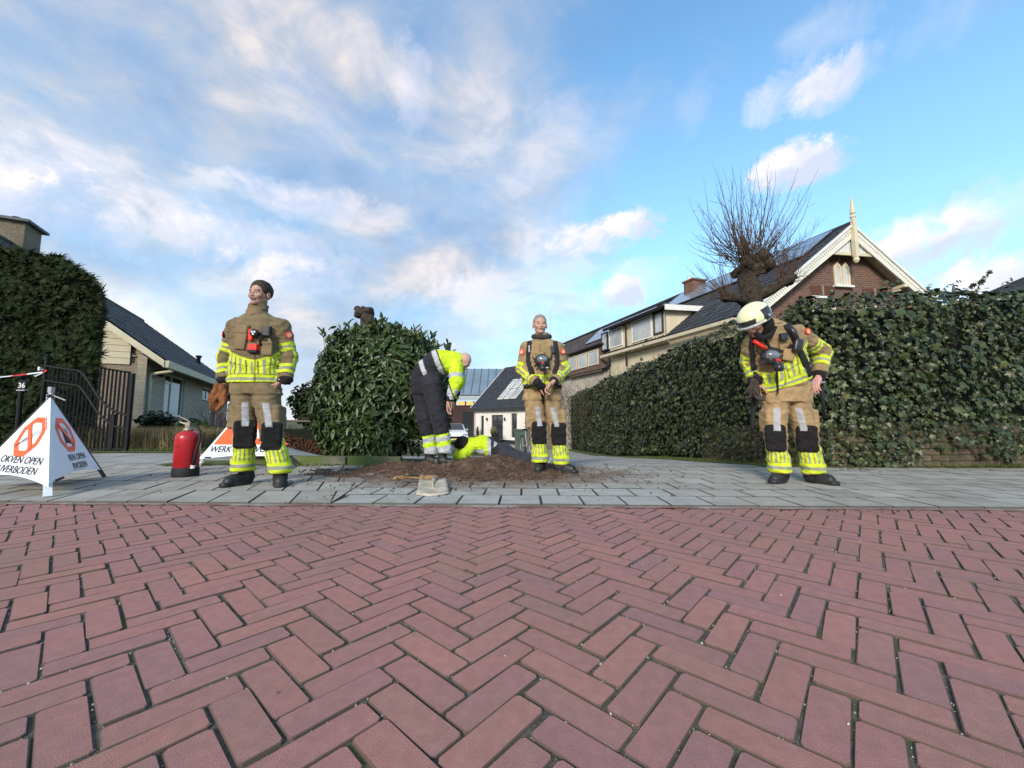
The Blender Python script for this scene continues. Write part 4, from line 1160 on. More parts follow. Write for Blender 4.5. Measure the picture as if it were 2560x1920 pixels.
# ---------------------------------------------------------------- bungalow on the left
def bungalow():
    C = Vector((-12.9, 13.8, 0)); d1 = Vector((-.449, .893, 0)).normalized(); d2 = Vector((-.893, -.449, 0)).normalized()   # d1 along the side wall, d2 along the gable
    t = thing('bungalow', 'grey brick bungalow with black tiled roof and cream gable boards behind the iron gate', 'house', tuple(C))
    n1 = -d2; n2 = -d1                           # outward normals: side wall looks right, gable wall looks to us
    ze, zr, half, L = 2.84, 6.75, 5.0, 15.0
    m_bb = brickmat('pale_grey_brick', (.50, .45, .35), (.42, .38, .29), (.33, .31, .25), .21, .055, .009, math.atan2(d1.y, d1.x), (.30, .27, .21), .3)
    m_bg = brickmat('buff_brick', (.42, .32, .22), (.34, .25, .18), (.22, .19, .15), .21, .055, .009, math.atan2(d2.y, d2.x), (.2, .15, .11), .3)
    m_pl = mat('grey_plinth', (.15, .15, .15), .9, var=.2)
    wall = MB(); th = .25
    # side wall with the window openings left free
    wins = [(2.06, 4.7, .72, 2.45), (8.05, 10.2, 1.66, 2.36)]
    def side_box(s0, s1, z0, z1): wall.box(C + d1 * (s0 + s1) / 2 + d2 * th / 2 + Vector((0, 0, (z0 + z1) / 2)), (s1 - s0, th, z1 - z0), M=Matrix((d1, d2, Vector((0, 0, 1)))).transposed())
    s = 0
    for a, b, z0, z1 in wins: side_box(s, a, -.3, ze + .05); side_box(a, b, -.3, z0); side_box(a, b, z1, ze + .05); s = b
    side_box(s, L, -.3, ze + .05); wall.build('side_wall', m_bb, t)
    mb = MB()
    def gbox(u0, u1, z0, z1, o=0): mb.box(C + d2 * (u0 + u1) / 2 + d1 * (th / 2 + .002 + o) + Vector((0, 0, (z0 + z1) / 2)), (u1 - u0, th, z1 - z0), M=Matrix((d2, d1, Vector((0, 0, 1)))).transposed())
    gbox(.002, 1.75, -.3, 2.55); gbox(1.75, 3.3, -.3, .35); gbox(1.75, 3.3, 2.05, 2.55); gbox(3.3, 10, -.3, 2.55)
    pt = (zr - ze) / half; mb.prism([C + Vector((0, 0, 2.55)) + d1 * .06, C + d2 * 1.5 + Vector((0, 0, 2.55)) + d1 * .06, C + d2 * 1.5 + Vector((0, 0, ze + 1.5 * pt)) + d1 * .06, C + Vector((0, 0, ze + .02)) + d1 * .06], d1 * .15)
    mb.build('gable_wall', m_bg, t)
    window(t, C + d2 * 3.3 + d1 * .12 + Vector((0, 0, .35)), -d2, 1.55, 1.7, m_white, .09, n2, (), None, None, .03)
    # boards of the gable triangle, each a part
    pitch = (zr - ze) / half; k = 0; z = 2.50
    while z < 6.3:
        ua, ub = [max(.45, (q - ze - .02) / pitch) for q in (z, z + .207)]
        if ub > half - .3: break
        b = MB(); b.prism([C + d2 * ua + Vector((0, 0, z)) - d1 * .045, C + d2 * (2 * half - ua) + Vector((0, 0, z)) - d1 * .045, C + d2 * (2 * half - ub) + Vector((0, 0, z + .207)) - d1 * .045, C + d2 * ub + Vector((0, 0, z + .207)) - d1 * .045], d1 * .03); b.build('board', m_cream, t)
        z += .22
    back = MB(); back.prism([C + d2 * .3 + Vector((0, 0, ze - .05)), C + d2 * 9.7 + Vector((0, 0, ze - .05)), C + d2 * half + Vector((0, 0, zr - .2))], d1 * .1); back.build('gable_backing', mat('dull_backing', (.30, .27, .2), .9), t)
    # roof
    ov = .55; eo = .62
    E0 = C - d1 * ov - d2 * eo + Vector((0, 0, ze - eo * pitch + .32)); E1 = E0 + d1 * (L + 1.2)
    R0 = C + d2 * half - d1 * ov + Vector((0, 0, zr + .32)); R1 = R0 + d1 * (L + 1.2)
    tiled('roof_tile_field', E0, E1, R1, R0, .30, .34, m_roof, t, m_roof_o, 290, .022)
    E0b = E0 + d2 * (2 * half + 2 * eo); E1b = E0b + d1 * (L + 1.2); mb = MB(); mb.prism([E0b, E1b, R1, R0], Vector((0, 0, -.06))); mb.build('rear_roof', m_roof, t)
    mb = MB(); mb.tube([R0 - d1 * .02 + Vector((0, 0, .03)), R1 + Vector((0, 0, .03))], .11, 8); mb.build('ridge', m_roof, t)
    # verge board, gutter box (fascia), soffit
    mb = MB(); up = (R0 - E0).normalized(); mb.prism([E0 - d1 * .03 + Vector((0, 0, -.02)), R0 - d1 * .03 + Vector((0, 0, -.02)), R0 - d1 * .03 + Vector((0, 0, -.26)), E0 - d1 * .03 + Vector((0, 0, -.26))], d1 * .05)
    mb.build('verge_board', m_cream, t)
    mb = MB(); a = E0 + d2 * .02; mb.prism([a + Vector((0, 0, -.03)), a - d2 * .16 + Vector((0, 0, -.03)), a - d2 * .13 + Vector((0, 0, -.27)), a + d2 * .02 + Vector((0, 0, -.27))], d1 * (L + 1.2)); mb.build('gutter', m_cream, t)
    mb = MB(); mb.prism([a + Vector((0, 0, -.24)) + d2 * .03, C - d1 * ov + d2 * .0 + Vector((0, 0, ze - .02)), C - d1 * ov + Vector((0, 0, ze + .02)), a + d2 * .03 + Vector((0, 0, -.20))], d1 * (L + 1.1)); mb.build('soffit', mat('dark_soffit', (.05, .045, .04), .8), t)
    # downpipe at the corner
    g0 = a - d2 * .05 + d1 * .75 + Vector((0, 0, -.27)); c0 = C + d1 * .22 + n1 * .07
    mb = MB(); mb.tube([g0, g0 + Vector((0, 0, -.06)), c0 + Vector((0, 0, ze - .62)), c0 + Vector((0, 0, ze - .85)), c0 + Vector((0, 0, .05))], .055, 10); mb.build('downpipe', m_cream, t, True)
    # windows on the side
    for (s0, s1, z0, z1), mull, tr in ((wins[0], (1.0,), (.05, .98, 1.36)), (wins[1], (1.1,), None)):
        window(t, C + d1 * s0 + n1 * -.10 + Vector((0, 0, z0)), d1, s1 - s0, z1 - z0, m_white, .075, n1, mull, tr, None, .05, m_pl)
    mb = MB(); mb.box(C + d1 * 7.5 + n1 * .012 + Vector((0, 0, .03)), (15.02, .03, .46), M=Matrix((d1, n1, Vector((0, 0, 1)))).transposed()); mb.build('plinth', m_pl, t)
    # wall lamp under the eave and roof vents, roof light, aerial
    mb = MB(); q = C + d1 * .72 + n1 * .2 + Vector((0, 0, 2.3)); mb.tube([q - n1 * .2 + Vector((0, 0, .1)), q + Vector((0, 0, .12)), q], .015, 6); mb.lathe(q - Vector((0, 0, .1)), [(.02, .1), (.10, .02), (.105, 0), (.05, -.02)], 12); mb.build('wall_lamp', m_dkmetal, t)
    nr = (E1 - E0).cross(R0 - E0).normalized(); nr = nr if nr.z > 0 else -nr
    for s_, v in ((4.4, .80), (12.3, .30)):
        q = E0 * (1 - v) + R0 * v + d1 * s_; mb = MB(); mb.tube([q, q + Vector((0, 0, .38))], .10, 10); mb.tube([q + Vector((0, 0, .38)), q + Vector((0, 0, .5))], .15, 10); mb.build('roof_vent', m_dkmetal, t)
    q = E0 * .2 + R0 * .8 + d1 * 5.2 + nr * .06; mb = MB(); mb.box(q, (1.1, .9, .06), M=Matrix((d1, (R0 - E0).normalized(), nr)).transposed()); mb.build('roof_light', m_glass2, t)
    # chimney near the gable
    cc = W(12, 600, 14.2); m_ch = brickmat('chimney_brick', (.26, .21, .14), (.20, .16, .11), (.16, .14, .11), .21, .055, .009, math.atan2(d2.y, d2.x), (.07, .065, .03), .6)
    z1 = W(48, 556, 14.2).z; Rm = Matrix((d2, d1, Vector((0, 0, 1)))).transposed()
    mb = MB(); mb.box((cc.x - .05, 14.4, (z1 + 3.5) / 2), (1.15, 1.0, z1 - 3.5), M=Rm); ch = mb.build('chimney', m_ch, t)
    mb = MB(); mb.box((cc.x - .05, 14.4, z1 + .05), (1.45, 1.3, .10), M=Rm); mb.build('cap', m_pl, ch)
    mb = MB(); mb.lathe((cc.x + .1, 14.4, z1 + .10), [(.10, 0), (.10, .18), (.13, .2)], 10); mb.build('flue', m_pl, ch)
bungalow()

# ---------------------------------------------------------------- brick gable house on the right
def brick_house():
    Gp = Vector((11.7, 13.5, 0)); th = math.radians(8); gx = Vector((math.cos(th), math.sin(th), 0)); rb = Vector((-.317, .948, 0)); out = Vector((gx.y, -gx.x, 0))
    t = thing('brick_house', 'brown brick gable house with white bargeboards and spired finial above the ivy wall', 'house', (Gp.x, Gp.y, -1.2))
    zt = 7.15; hw = 3.45; tp = math.tan(math.radians(38.5)); ov = .42
    m_b = brickmat('brown_red_brick', (.19, .085, .058), (.135, .062, .048), (.20, .155, .125), .22, .078, .014, th, (.09, .06, .05), .5)
    P = lambda u, z, o=0.0: Gp + gx * u + out * o + Vector((0, 0, z))
    # brick gable wall
    mb = MB(); wz = zt - .14; ew = hw - .25
    mb.prism([P(-ew, -1.3), P(ew, -1.3), P(ew, wz - ew * tp + .1), P(0, wz), P(-ew, wz - ew * tp + .1)], -out * .3); wl = mb.build('gable_wall', m_b, t)
    # attic window: pair of pointed lights
    c = W(2112, 682, 13.35); u0 = (c - Gp).dot(gx); zc = c.z
    fr = MB()
    for s in (-1, 1):
        x0 = u0 + s * .165
        pts = [(-.15, -.42), (.15, -.42), (.15, .25), (0, .44), (-.15, .25)]
        ins = [(-.085, -.35), (.085, -.35), (.085, .20), (0, .32), (-.085, .20)]
        for i in range(5):
            a, b = pts[i], pts[(i + 1) % 5]; c1, d1_ = ins[i], ins[(i + 1) % 5]
            fr.prism([P(x0 + a[0], zc + a[1], .0), P(x0 + b[0], zc + b[1], .0), P(x0 + d1_[0], zc + d1_[1], .0), P(x0 + c1[0], zc + c1[1], .0)], out * .05)
    w_ = fr.build('window', m_cream, t)
    g = MB()
    for s in (-1, 1):
        x0 = u0 + s * .165; g.prism([P(x0 + a, zc + b, .006) for a, b in [(-.085, -.35), (.085, -.35), (.085, .20), (0, .32), (-.085, .20)]], out * .015)
    g.build('pane', mat('white_blind_glass', (.55, .54, .50), .25, var=.1), w_)
    s = MB(); s.box(P(u0, zc - .46, .06), (.74, .14, .07), M=Matrix((gx, -out, Vector((0, 0, 1)))).transposed()); s.build('sill', m_white, w_)
    m_arch = mat('arch_brick', (.14, .058, .042), .9, var=.25, vscale=30)
    for sd in (-1, 1):
        for k in range(6):
            a = math.radians(25 + k * 26); q = P(u0 + sd * .165 + math.cos(a) * .24, zc + .22 + math.sin(a) * .27, .012)
            b = MB(); b.box(q, (.06, .03, .13), M=(Matrix((gx, -out, Vector((0, 0, 1)))).transposed() @ Euler((0, -(a - math.pi / 2), 0)).to_matrix())); b.build('arch_brick', m_arch, w_)
    # lower window heads with keystones, hidden mostly behind the ivy
    for px in (2062, 2215):
        c = W(px, 728, 13.3); u = (c - Gp).dot(gx)
        window(t, P(u - .45, c.z - 1.6, -.03), gx, .9, 1.45, m_white, .07, out, (.45,), (.07, .83, 1.0), None, .05)
        for k in range(-5, 6):
            b = MB(); b.box(P(u + k * .088, c.z + .05, .012), (.07, .03, .30 if k else .36), M=(Matrix((gx, -out, Vector((0, 0, 1)))).transposed() @ Euler((0, k * .045, 0)).to_matrix())); b.build('arch_brick' if k else 'keystone', m_arch if k else mat('sandstone', (.26, .22, .15), .9), t)
    # bargeboards
    B = lambda u, z, o: P(u, z, o)
    for sgn in (-1, 1):
        e = hw if sgn > 0 else hw + .1
        mb = MB(); mb.prism([B(0, zt + .12, ov), B(sgn * e, zt - e * tp + .12, ov), B(sgn * e, zt - e * tp - .22, ov), B(0, zt - .30, ov)], -out * .06); bb = mb.build('bargeboard', mat('offwhite_paint', (.70, .67, .58), .5, var=.06), t)
        mb = MB(); mb.prism([B(0, zt + .20, ov + .05), B(sgn * (e + .05), zt - e * tp + .16, ov + .05), B(sgn * (e + .05), zt - e * tp + .06, ov + .05), B(0, zt + .10, ov + .05)], -out * .10); mb.build('bargeboard_cap', m_white, bb)
        n = 46; d = MB()
        for k in range(n):
            f = (k + 1.5) / (n + 1); q = B(sgn * e * f, zt - e * tp * f - .02, ov + .015); d.box(q, (.045, .035, .07), M=(Matrix((gx, -out, Vector((0, 0, 1)))).transposed() @ Euler((0, sgn * math.radians(37), 0)).to_matrix()))
        d.build('dentil_row', m_white, bb)['kind'] = 'stuff'
        # boarded soffit
        mb = MB(); mb.prism([B(0, zt - .02, ov - .05), B(sgn * e, zt - e * tp - .02, ov - .05), B(sgn * e, zt - e * tp - .02, -.3), B(0, zt - .02, -.3)], Vector((0, 0, -.04))); mb.build('soffit', mat('cream_soffit', (.50, .44, .30), .6, var=.1), t)
        # bracket half-way
        if sgn > 0:
            mb = MB(); uu = .58 * e; q = B(uu, zt - uu * tp - .30, ov * .5); mb.box(q, (.14, ov, .10), M=Matrix((gx, -out, Vector((0, 0, 1)))).transposed()); mb.box(q + Vector((0, 0, -.09)) - out * .1, (.11, ov * .6, .09), M=Matrix((gx, -out, Vector((0, 0, 1)))).transposed()); mb.build('purlin_bracket', m_cream, t)
    # boarded gable peak: each board a part
    zb = zt - .88; m_pk = mat('pale_boards', (.66, .66, .64), .5, var=.06)
    nb = 15
    for k in range(nb):
        u = -1.02 + (k + .5) * 2.04 / nb; top = zt - abs(u) * tp - .12; bot = zb - .0 + .10 * (abs(u) / 1.0) 
        if top - bot > .05:
            b = MB(); b.box(P(u, (top + bot) / 2, ov - .10), (2.04 / nb - .012, .025, top - bot), M=Matrix((gx, -out, Vector((0, 0, 1)))).transposed()); b.build('board', m_pk, t)
    mb = MB(); mb.prism([P(-1.12, zb - .03, ov - .06), P(1.12, zb - .03, ov - .06), P(1.05, zb + .07, ov - .06), P(-1.05, zb + .07, ov - .06)], -out * .06); mb.build('peak_rail', m_cream, t)
    # finial: king post with pendant and spire
    mb = MB(); c = P(0, 0, ov + .06); R = Matrix((gx, -out, Vector((0, 0, 1)))).transposed()
    mb.box(c + Vector((0, 0, zt - .36)), (.13, .13, 1.30), M=R); mb.lathe(c + Vector((0, 0, zb - .32)), [(.04, -.02), (.09, .06), (.09, .12), (.06, .17), (.075, .2), (.075, .25)], 8, R)
    z = zt + .28; mb.lathe(c + Vector((0, 0, z)), [(.065, 0), (.065, .08), (.085, .11), (.085, .15), (.045, .19), (.045, .22), (.08, .26), (.07, .36), (.042, .66), (.006, .90)], 8, R); mb.build('finial', m_cream, t)
    # roof slopes
    A = P(-hw - .62, zt - (hw + .62) * tp + .17, ov); D_ = P(0, zt + .17, ov); Ln = 8.6
    tiled('roof_tile_field', A, A + rb * Ln, D_ + rb * Ln, D_, .24, .30, m_roof, t, m_roof_o, 280, .025)
    A2 = P(hw + .1, zt - hw * tp + .17, ov); mb = MB(); mb.prism([A2, A2 + rb * Ln, D_ + rb * Ln, D_], Vector((0, 0, -.06))); mb.build('rear_roof', m_roof, t)
    mb = MB(); mb.tube([D_ + Vector((0, 0, .03)), D_ + rb * (Ln + 14)], .10, 8); mb.build('ridge', m_roof, t)
    # side wall
    mb = MB(); q = P(-ew, 0); zE = zt - hw * tp
    mb.prism([q + Vector((0, 0, -1.3)), q + rb * Ln + Vector((0, 0, -1.3)), q + rb * Ln + Vector((0, 0, zE)), q + Vector((0, 0, zE))], gx * .3); mb.build('side_wall', m_b, t)
    mb = MB(); g0 = A + Vector((0, 0, -.10)); mb.prism([g0, g0 - gx * .12, g0 - gx * .12 + Vector((0, 0, -.12)), g0 + Vector((0, 0, -.12))], rb * Ln); mb.build('gutter', m_cream, t)
    # solar panels near the ridge
    m_sol = mat('solar_panel', (.34, .42, .50), .18, var=.1, spec=.9, metal=.5)  # pale base colour carries the sky reflection of the panels
    nr = (rb).cross(D_ - A).normalized(); nr = nr if nr.z > 0 else -nr; up = (D_ - A).normalized()
    for k in range(7):
        q = D_ - up * (.95) + rb * (1.0 + k * 1.06) + nr * .12; mb = MB(); mb.box(q, (1.02, 1.62, .035), M=Matrix((rb, up, nr)).transposed()); mb.build('solar_panel', m_sol, t)
    # chimney
    cc = W(1737, 735, 19.6); m_c = brickmat('chimney_red_brick', (.20, .085, .055), (.15, .065, .05), (.18, .14, .12), .22, .078, .014, th)
    mb = MB(); zc1 = W(1740, 706, 19.6).z; mb.box((cc.x, 19.6, (zc1 + 4.5) / 2), (.80, .62, zc1 - 4.5), rot=(0, 0, .33)); ch = mb.build('chimney', m_c, t)
    mb = MB(); mb.box((cc.x, 19.6, zc1 + .04), (.92, .74, .09), rot=(0, 0, .33)); mb.build('cap', m_c, ch); mb = MB(); mb.lathe((cc.x - .25, 19.6, zc1 + .08), [(.09, 0), (.09, .2), (.11, .22)], 10); mb.build('flue', m_white, ch)
    return P(-hw - .12, zt - (hw + .12) * tp, ov), D_, rb, gx, out, hw, A
bh_ = brick_house()

# ---------------------------------------------------------------- terrace of cream houses with dormers running back from it
def terrace():
    _, D_, rb, gx, out, hw, A = bh_
    lo = -gx
    t = thing('terraced_house', 'cream rendered house with long flat-roofed dormer beyond the dark tiled roof', 'house', tuple((A + rb * 9).xy) + (-1.2,))
    m_cr = mat('cream_render', (.60, .53, .38), .75, var=.10, vscale=2); m_cl = mat('cream_lap_board', (.56, .51, .38), .6, var=.08)
    # dormer on the near roof (its own front starts here)
    s0, s1 = 4.0, 8.3
    zE = A.z; zT = zE + 1.20
    F0 = A + rb * s0 + lo * -.05; F1 = A + rb * s1 + lo * -.05
    nf = Vector((-rb.y, rb.x, 0)); nf = nf if nf.dot(lo) > 0 else -nf
    # the roof surface above the dormer: where it reaches height zT
    frac = (zT - A.z) / (D_.z - A.z); back = (D_ - A) * frac
    mb = MB(); mb.prism([F0 + Vector((0, 0, -.1)), F0 + Vector((0, 0, zT - zE)), F0 + back], rb * .08); mb.build('cheek', m_cr, t)
    mb = MB(); mb.prism([F0 + Vector((0, 0, -.25)), F1 + Vector((0, 0, -.25)), F1 + Vector((0, 0, zT - zE)), F0 + Vector((0, 0, zT - zE))], -nf * .12); mb.build('front_wall', m_cr, t)
    mb = MB(); mb.prism([F0 + nf * .25 - rb * .25 + Vector((0, 0, zT - zE)), F1 + nf * .25 + Vector((0, 0, zT - zE)), F1 + back + Vector((0, 0, 0)), F0 + back - rb * .25], Vector((0, 0, .07))); mb.build('dormer_roof', m_under, t)
    mb = MB(); mb.prism([F0 + nf * .26 - rb * .27 + Vector((0, 0, zT - zE - .14)), F0 + back - rb * .27 + Vector((0, 0, -.14)), F0 + back - rb * .27 + Vector((0, 0, .09)), F0 + nf * .26 - rb * .27 + Vector((0, 0, zT - zE + .09))], rb * .03); mb.build('fascia', m_white, t)
    mb = MB(); mb.box((F0 + F1) / 2 + nf * .30 + Vector((0, 0, zT - zE + .0)), ((F1 - F0).length + .3, .10, .12), M=Matrix((rb, nf, Vector((0, 0, 1)))).transposed()); mb.build('gutter', m_dkmetal, t)
    bz = Vector((0, 0, .20))
    window(t, F0 + rb * .16 + bz + nf * .005, rb, .62, .98, m_anth, .07, nf, (), None, m_glass2, .05)
    window(t, F0 + rb * .92 + bz + nf * .005 + Vector((0, 0, -.05)), rb, 1.45, 1.05, m_white, .05, nf, (), None, m_glass2, .04)
    window(t, F0 + rb * 3.15 + bz + nf * .005, rb, 1.2, .98, m_white, .05, nf, (), None, m_glass2, .04)
    window(t, F0 + rb * 4.5 + bz + nf * .005, rb, .6, .98, m_anth, .06, nf, (), None, m_glass2, .05)
    mb = MB(); q = F0 + rb * 2.78; mb.tube([q + nf * .28 + Vector((0, 0, 1.3)), q + nf * .28 + Vector((0, 0, 1.15)), q + nf * .08 + Vector((0, 0, 1.0)), q + nf * .08 + Vector((0, 0, -.9))], .045, 8); mb.build('downpipe', mat('brown_pipe', (.06, .035, .03), .5), t, True)
    # lap boards and the eave rail below the dormer
    mb = MB(); g0 = A + rb * .5 + lo * .12; mb.box(g0 + rb * 4.2 + Vector((0, 0, -.14)), (8.4, .12, .13), M=Matrix((rb, lo, Vector((0, 0, 1)))).transposed()); mb.build('eave_board', m_cl, t)
    # body below
    mb = MB(); q = A + rb * .3 - lo * .25; mb.prism([q + Vector((0, 0, -1.3 - A.z)), q + rb * 8.3 + Vector((0, 0, -1.3 - A.z)), q + rb * 8.3 + Vector((0, 0, -.02)), q + Vector((0, 0, -.02))], -lo * .2); mb.build('lower_wall', m_cr, t)
    # next house down the row: brown roof, dormer, solar panels with sky reflection put into their colour
    t2 = thing('terraced_house', 'farther brown roofed row house with a low dormer just right of the middle firefighter', 'house', tuple((A + rb * 16).xy) + (-1.2,), None)
    A2 = A + rb * 8.62 + Vector((0, 0, -.75)) ; D2 = D_ + rb * 8.62 + Vector((0, 0, -.1)); L2 = 13.5
    tiled('roof_tile_field', A2, A2 + rb * L2, D2 + rb * L2, D2, .30, .34, m_roofb, t2, None, 0, .03)
    mb = MB(); B2 = A2 - lo * (2 * hw); mb.prism([B2, B2 + rb * L2, D2 + rb * L2, D2], Vector((0, 0, -.06))); mb.build('rear_roof', m_roofb, t2)
    s0, s1 = .5, 4.3; zT2 = A2.z + 1.35; fr2 = (zT2 - A2.z) / (D2.z - A2.z); bk = (D2 - A2) * fr2; F0 = A2 + rb * s0; F1 = A2 + rb * s1
    mb = MB(); mb.prism([F0 + Vector((0, 0, -.1)), F1 + Vector((0, 0, -.1)), F1 + Vector((0, 0, 1.3)), F0 + Vector((0, 0, 1.3))], -nf * .1); mb.prism([F0 + Vector((0, 0, 0)), F0 + Vector((0, 0, 1.3)), F0 + bk], rb * .06); mb.build('dormer', mat('brown_boards', (.16, .10, .08), .8, var=.2), t2)
    mb = MB(); mb.prism([F0 + nf * .2 - rb * .2 + Vector((0, 0, 1.3)), F1 + nf * .2 + Vector((0, 0, 1.3)), F1 + bk, F0 + bk - rb * .2], Vector((0, 0, .08))); mb.build('dormer_roof', m_under, t2)
    for k in range(3): window(t2, F0 + rb * (.25 + k * 1.25) + nf * .01 + Vector((0, 0, .3)), rb, 1.1, .85, m_cream, .05, nf, (), None, m_glass2, .04)
    mb = MB(); q = A2 - lo * .25; mb.prism([q + Vector((0, 0, -1.5 - A2.z)), q + rb * L2 + Vector((0, 0, -1.5 - A2.z)), q + rb * L2 + Vector((0, 0, 0)), q + Vector((0, 0, 0))], -lo * .2)
    q2 = A2 + rb * .02 - lo * .25; r2 = A2 - lo * (2 * hw - .25); mb.prism([q2 + Vector((0, 0, -1.5 - A2.z)), q2, D2 + rb * .02 + Vector((0, 0, -.1)), r2, r2 + Vector((0, 0, -1.5 - A2.z))], rb * .15)
    mb.build('wall', mat('pale_render', (.50, .46, .38), .8, var=.15), t2)
    nr = (rb).cross(D2 - A2).normalized(); nr = nr if nr.z > 0 else -nr; up = (D2 - A2).normalized(); m_sol = _m['solar_panel']
    for k in range(6):
        q = D2 - up * 1.1 + rb * (1.6 + k * 1.05) + nr * .12; mb = MB(); mb.box(q, (1.0, 1.6, .035), M=Matrix((rb, up, nr)).transposed()); mb.build('solar_panel', m_sol, t2)
terrace()

# ---------------------------------------------------------------- white cottage, metal-roofed building in the middle distance
def cottage():
    A = Vector((-3.22, 33.6, -1.18)); B = Vector((.75, 28.8, -1.18)); L = (B - A).length; ux = (B - A).normalized(); nr = Vector((ux.y, -ux.x, 0)); nr = nr if nr.y < 0 else -nr
    t = thing('white_cottage', 'white rendered cottage with dark slate roof and skylights beyond the lying worker', 'house', tuple(A))
    R = Matrix((ux, -nr, Vector((0, 0, 1)))).transposed(); zw = 2.78
    m_w = mat('white_render', (.78, .74, .68), .8, var=.06, vscale=1.5)
    wins = [(.98, 1.42, .35, 2.10, 0), (2.45, 3.95, .12, 2.15, 1), (4.95, 5.62, .45, 2.25, 0)]
    wl = MB(); bx = lambda m, s0, s1, z0, z1, o0=-.25, o1=0: m.box(A + ux * (s0 + s1) / 2 + nr * (o0 + o1) / 2 + Vector((0, 0, (z0 + z1) / 2)), (s1 - s0, o1 - o0, z1 - z0), M=R)
    s = 0; L2 = L + 6
    for a, b, z0, z1, _ in wins: bx(wl, s, a, .25, zw); bx(wl, a, b, .25, z0 if z0 > .25 else .26); bx(wl, a, b, z1, zw); s = b
    bx(wl, s, L + .3, .25, zw); wl.build('wall', m_w, t)
    pl = MB(); bx(pl, 0, L + .3, -.2, .25, -.25, .02); pl.build('plinth', m_anth, t)
    for a, b, z0, z1, big in wins:
        window(t, A + ux * a - nr * .14 + Vector((0, 0, z0)), ux, b - a, z1 - z0, m_anth, .07, nr, ((.62,) if big else ()), None, None, .05)
    # gable side wall towards the left and the body
    bk = -nr * 7.0; mb = MB(); mb.prism([A + Vector((0, 0, -.2)), A + Vector((0, 0, zw)), A + bk * .5 + Vector((0, 0, 6.4)), A + bk + Vector((0, 0, zw)), A + bk + Vector((0, 0, -.2))], ux * .25); mb.build('gable_wall', m_w, t)
    E0 = A - ux * .12 + nr * .30 + Vector((0, 0, zw - .05)); E1 = E0 + ux * (L + .8); D0 = A - ux * .12 + bk * .5 + Vector((0, 0, 6.55)); D1 = D0 + ux * (L + .8)
    m_sl = mat('slate', (.035, .04, .048), .7, var=.2, vscale=9)
    tiled('slate_field', E0, E1, D1, D0, .28, .26, mat('slate_tile', rough=.7, rnd='attr', ramp=[(.03, .034, .042), (.045, .05, .06)], var=.2), t, None, 0, .004)
    mb = MB(); mb.prism([D0, D1, D1 + bk * .5 - Vector((0, 0, 3.8)), D0 + bk * .5 - Vector((0, 0, 3.8))], Vector((0, 0, -.05))); mb.build('rear_roof', m_sl, t)
    mb = MB(); mb.prism([E0 + Vector((0, 0, .06)), D0 + Vector((0, 0, .06)), D0 + Vector((0, 0, -.02)), E0 + Vector((0, 0, -.06))], -ux * .06); mb.build('verge_trim', m_white, t)
    mb = MB(); mb.box((E0 + E1) / 2 + Vector((0, 0, -.10)), ((E1 - E0).length, .14, .22), M=R); mb.build('gutter', m_anth, t)
    up = (D0 - E0).normalized(); nn = ux.cross(up); nn = nn if nn.z > 0 else -nn
    for k in range(3):
        for j in range(2):
            q = E0 + ux * (3.3 + k * .82) + up * (1.45 + j * 1.25) + nn * .06
            mb = MB(); mb.box(q, (.62, 1.15, .06), M=Matrix((ux, up, nn)).transposed()); sk = mb.build('skylight', m_white, t)
            mb = MB(); mb.box(q + nn * .035, (.50, 1.0, .012), M=Matrix((ux, up, nn)).transposed()); mb.build('pane', m_glass2, sk)
    for s_ in (1.95, 4.25):
        mb = MB(); q = A + ux * s_ + nr * .08 + Vector((0, 0, 1.85)); mb.tube([q - Vector((0, 0, .12)), q + Vector((0, 0, .1))], [.09, .045], 8); mb.build('wall_lamp', m_dkmetal, t)
    # steps, planter
    p = thing('planter_box', 'dark planter box in front of the white cottage', 'planter', tuple(A + ux * 3.6 + nr * 1.4)); mb = MB(); q = A + ux * 3.9 + nr * 1.5
    for z in range(3): mb.box(q + Vector((0, 0, .12 + z * .16)), (2.6, .6, .15), M=R)
    mb.build('box', m_anth, p); mb = MB(); mb.box(q + Vector((0, 0, .50)), (2.45, .48, .04), M=R); mb.build('soil', m_core, p)
    c = q + ux * .9 + Vector((0, 0, 1.05)); leaf_ball_tree('potted_shrub', 'small pale olive tree in front of the white cottage wall', tuple(c), (.42, .42, .36), 260, .09, mat('olive_leaf', rough=.7, rnd='attr', ramp=[(.16, .17, .08), (.24, .24, .13), (.12, .13, .06)], var=.1), None, None, None, 'shrub', 3)
    for s_, w, h in ((1.25, .22, 1.2), (3.3, .25, 1.1)):
        c = A + ux * s_ + nr * .5 + Vector((0, 0, h * .5 + .15)); leaf_ball_tree('conical_shrub', 'narrow dark shrub beside the ' + ('left slit window' if s_ < 2 else 'glass door') + ' of the white cottage', tuple(c), (w, w, h * .55), 240, .10, m_dk, None, None, None, 'shrub', 5)
cottage()

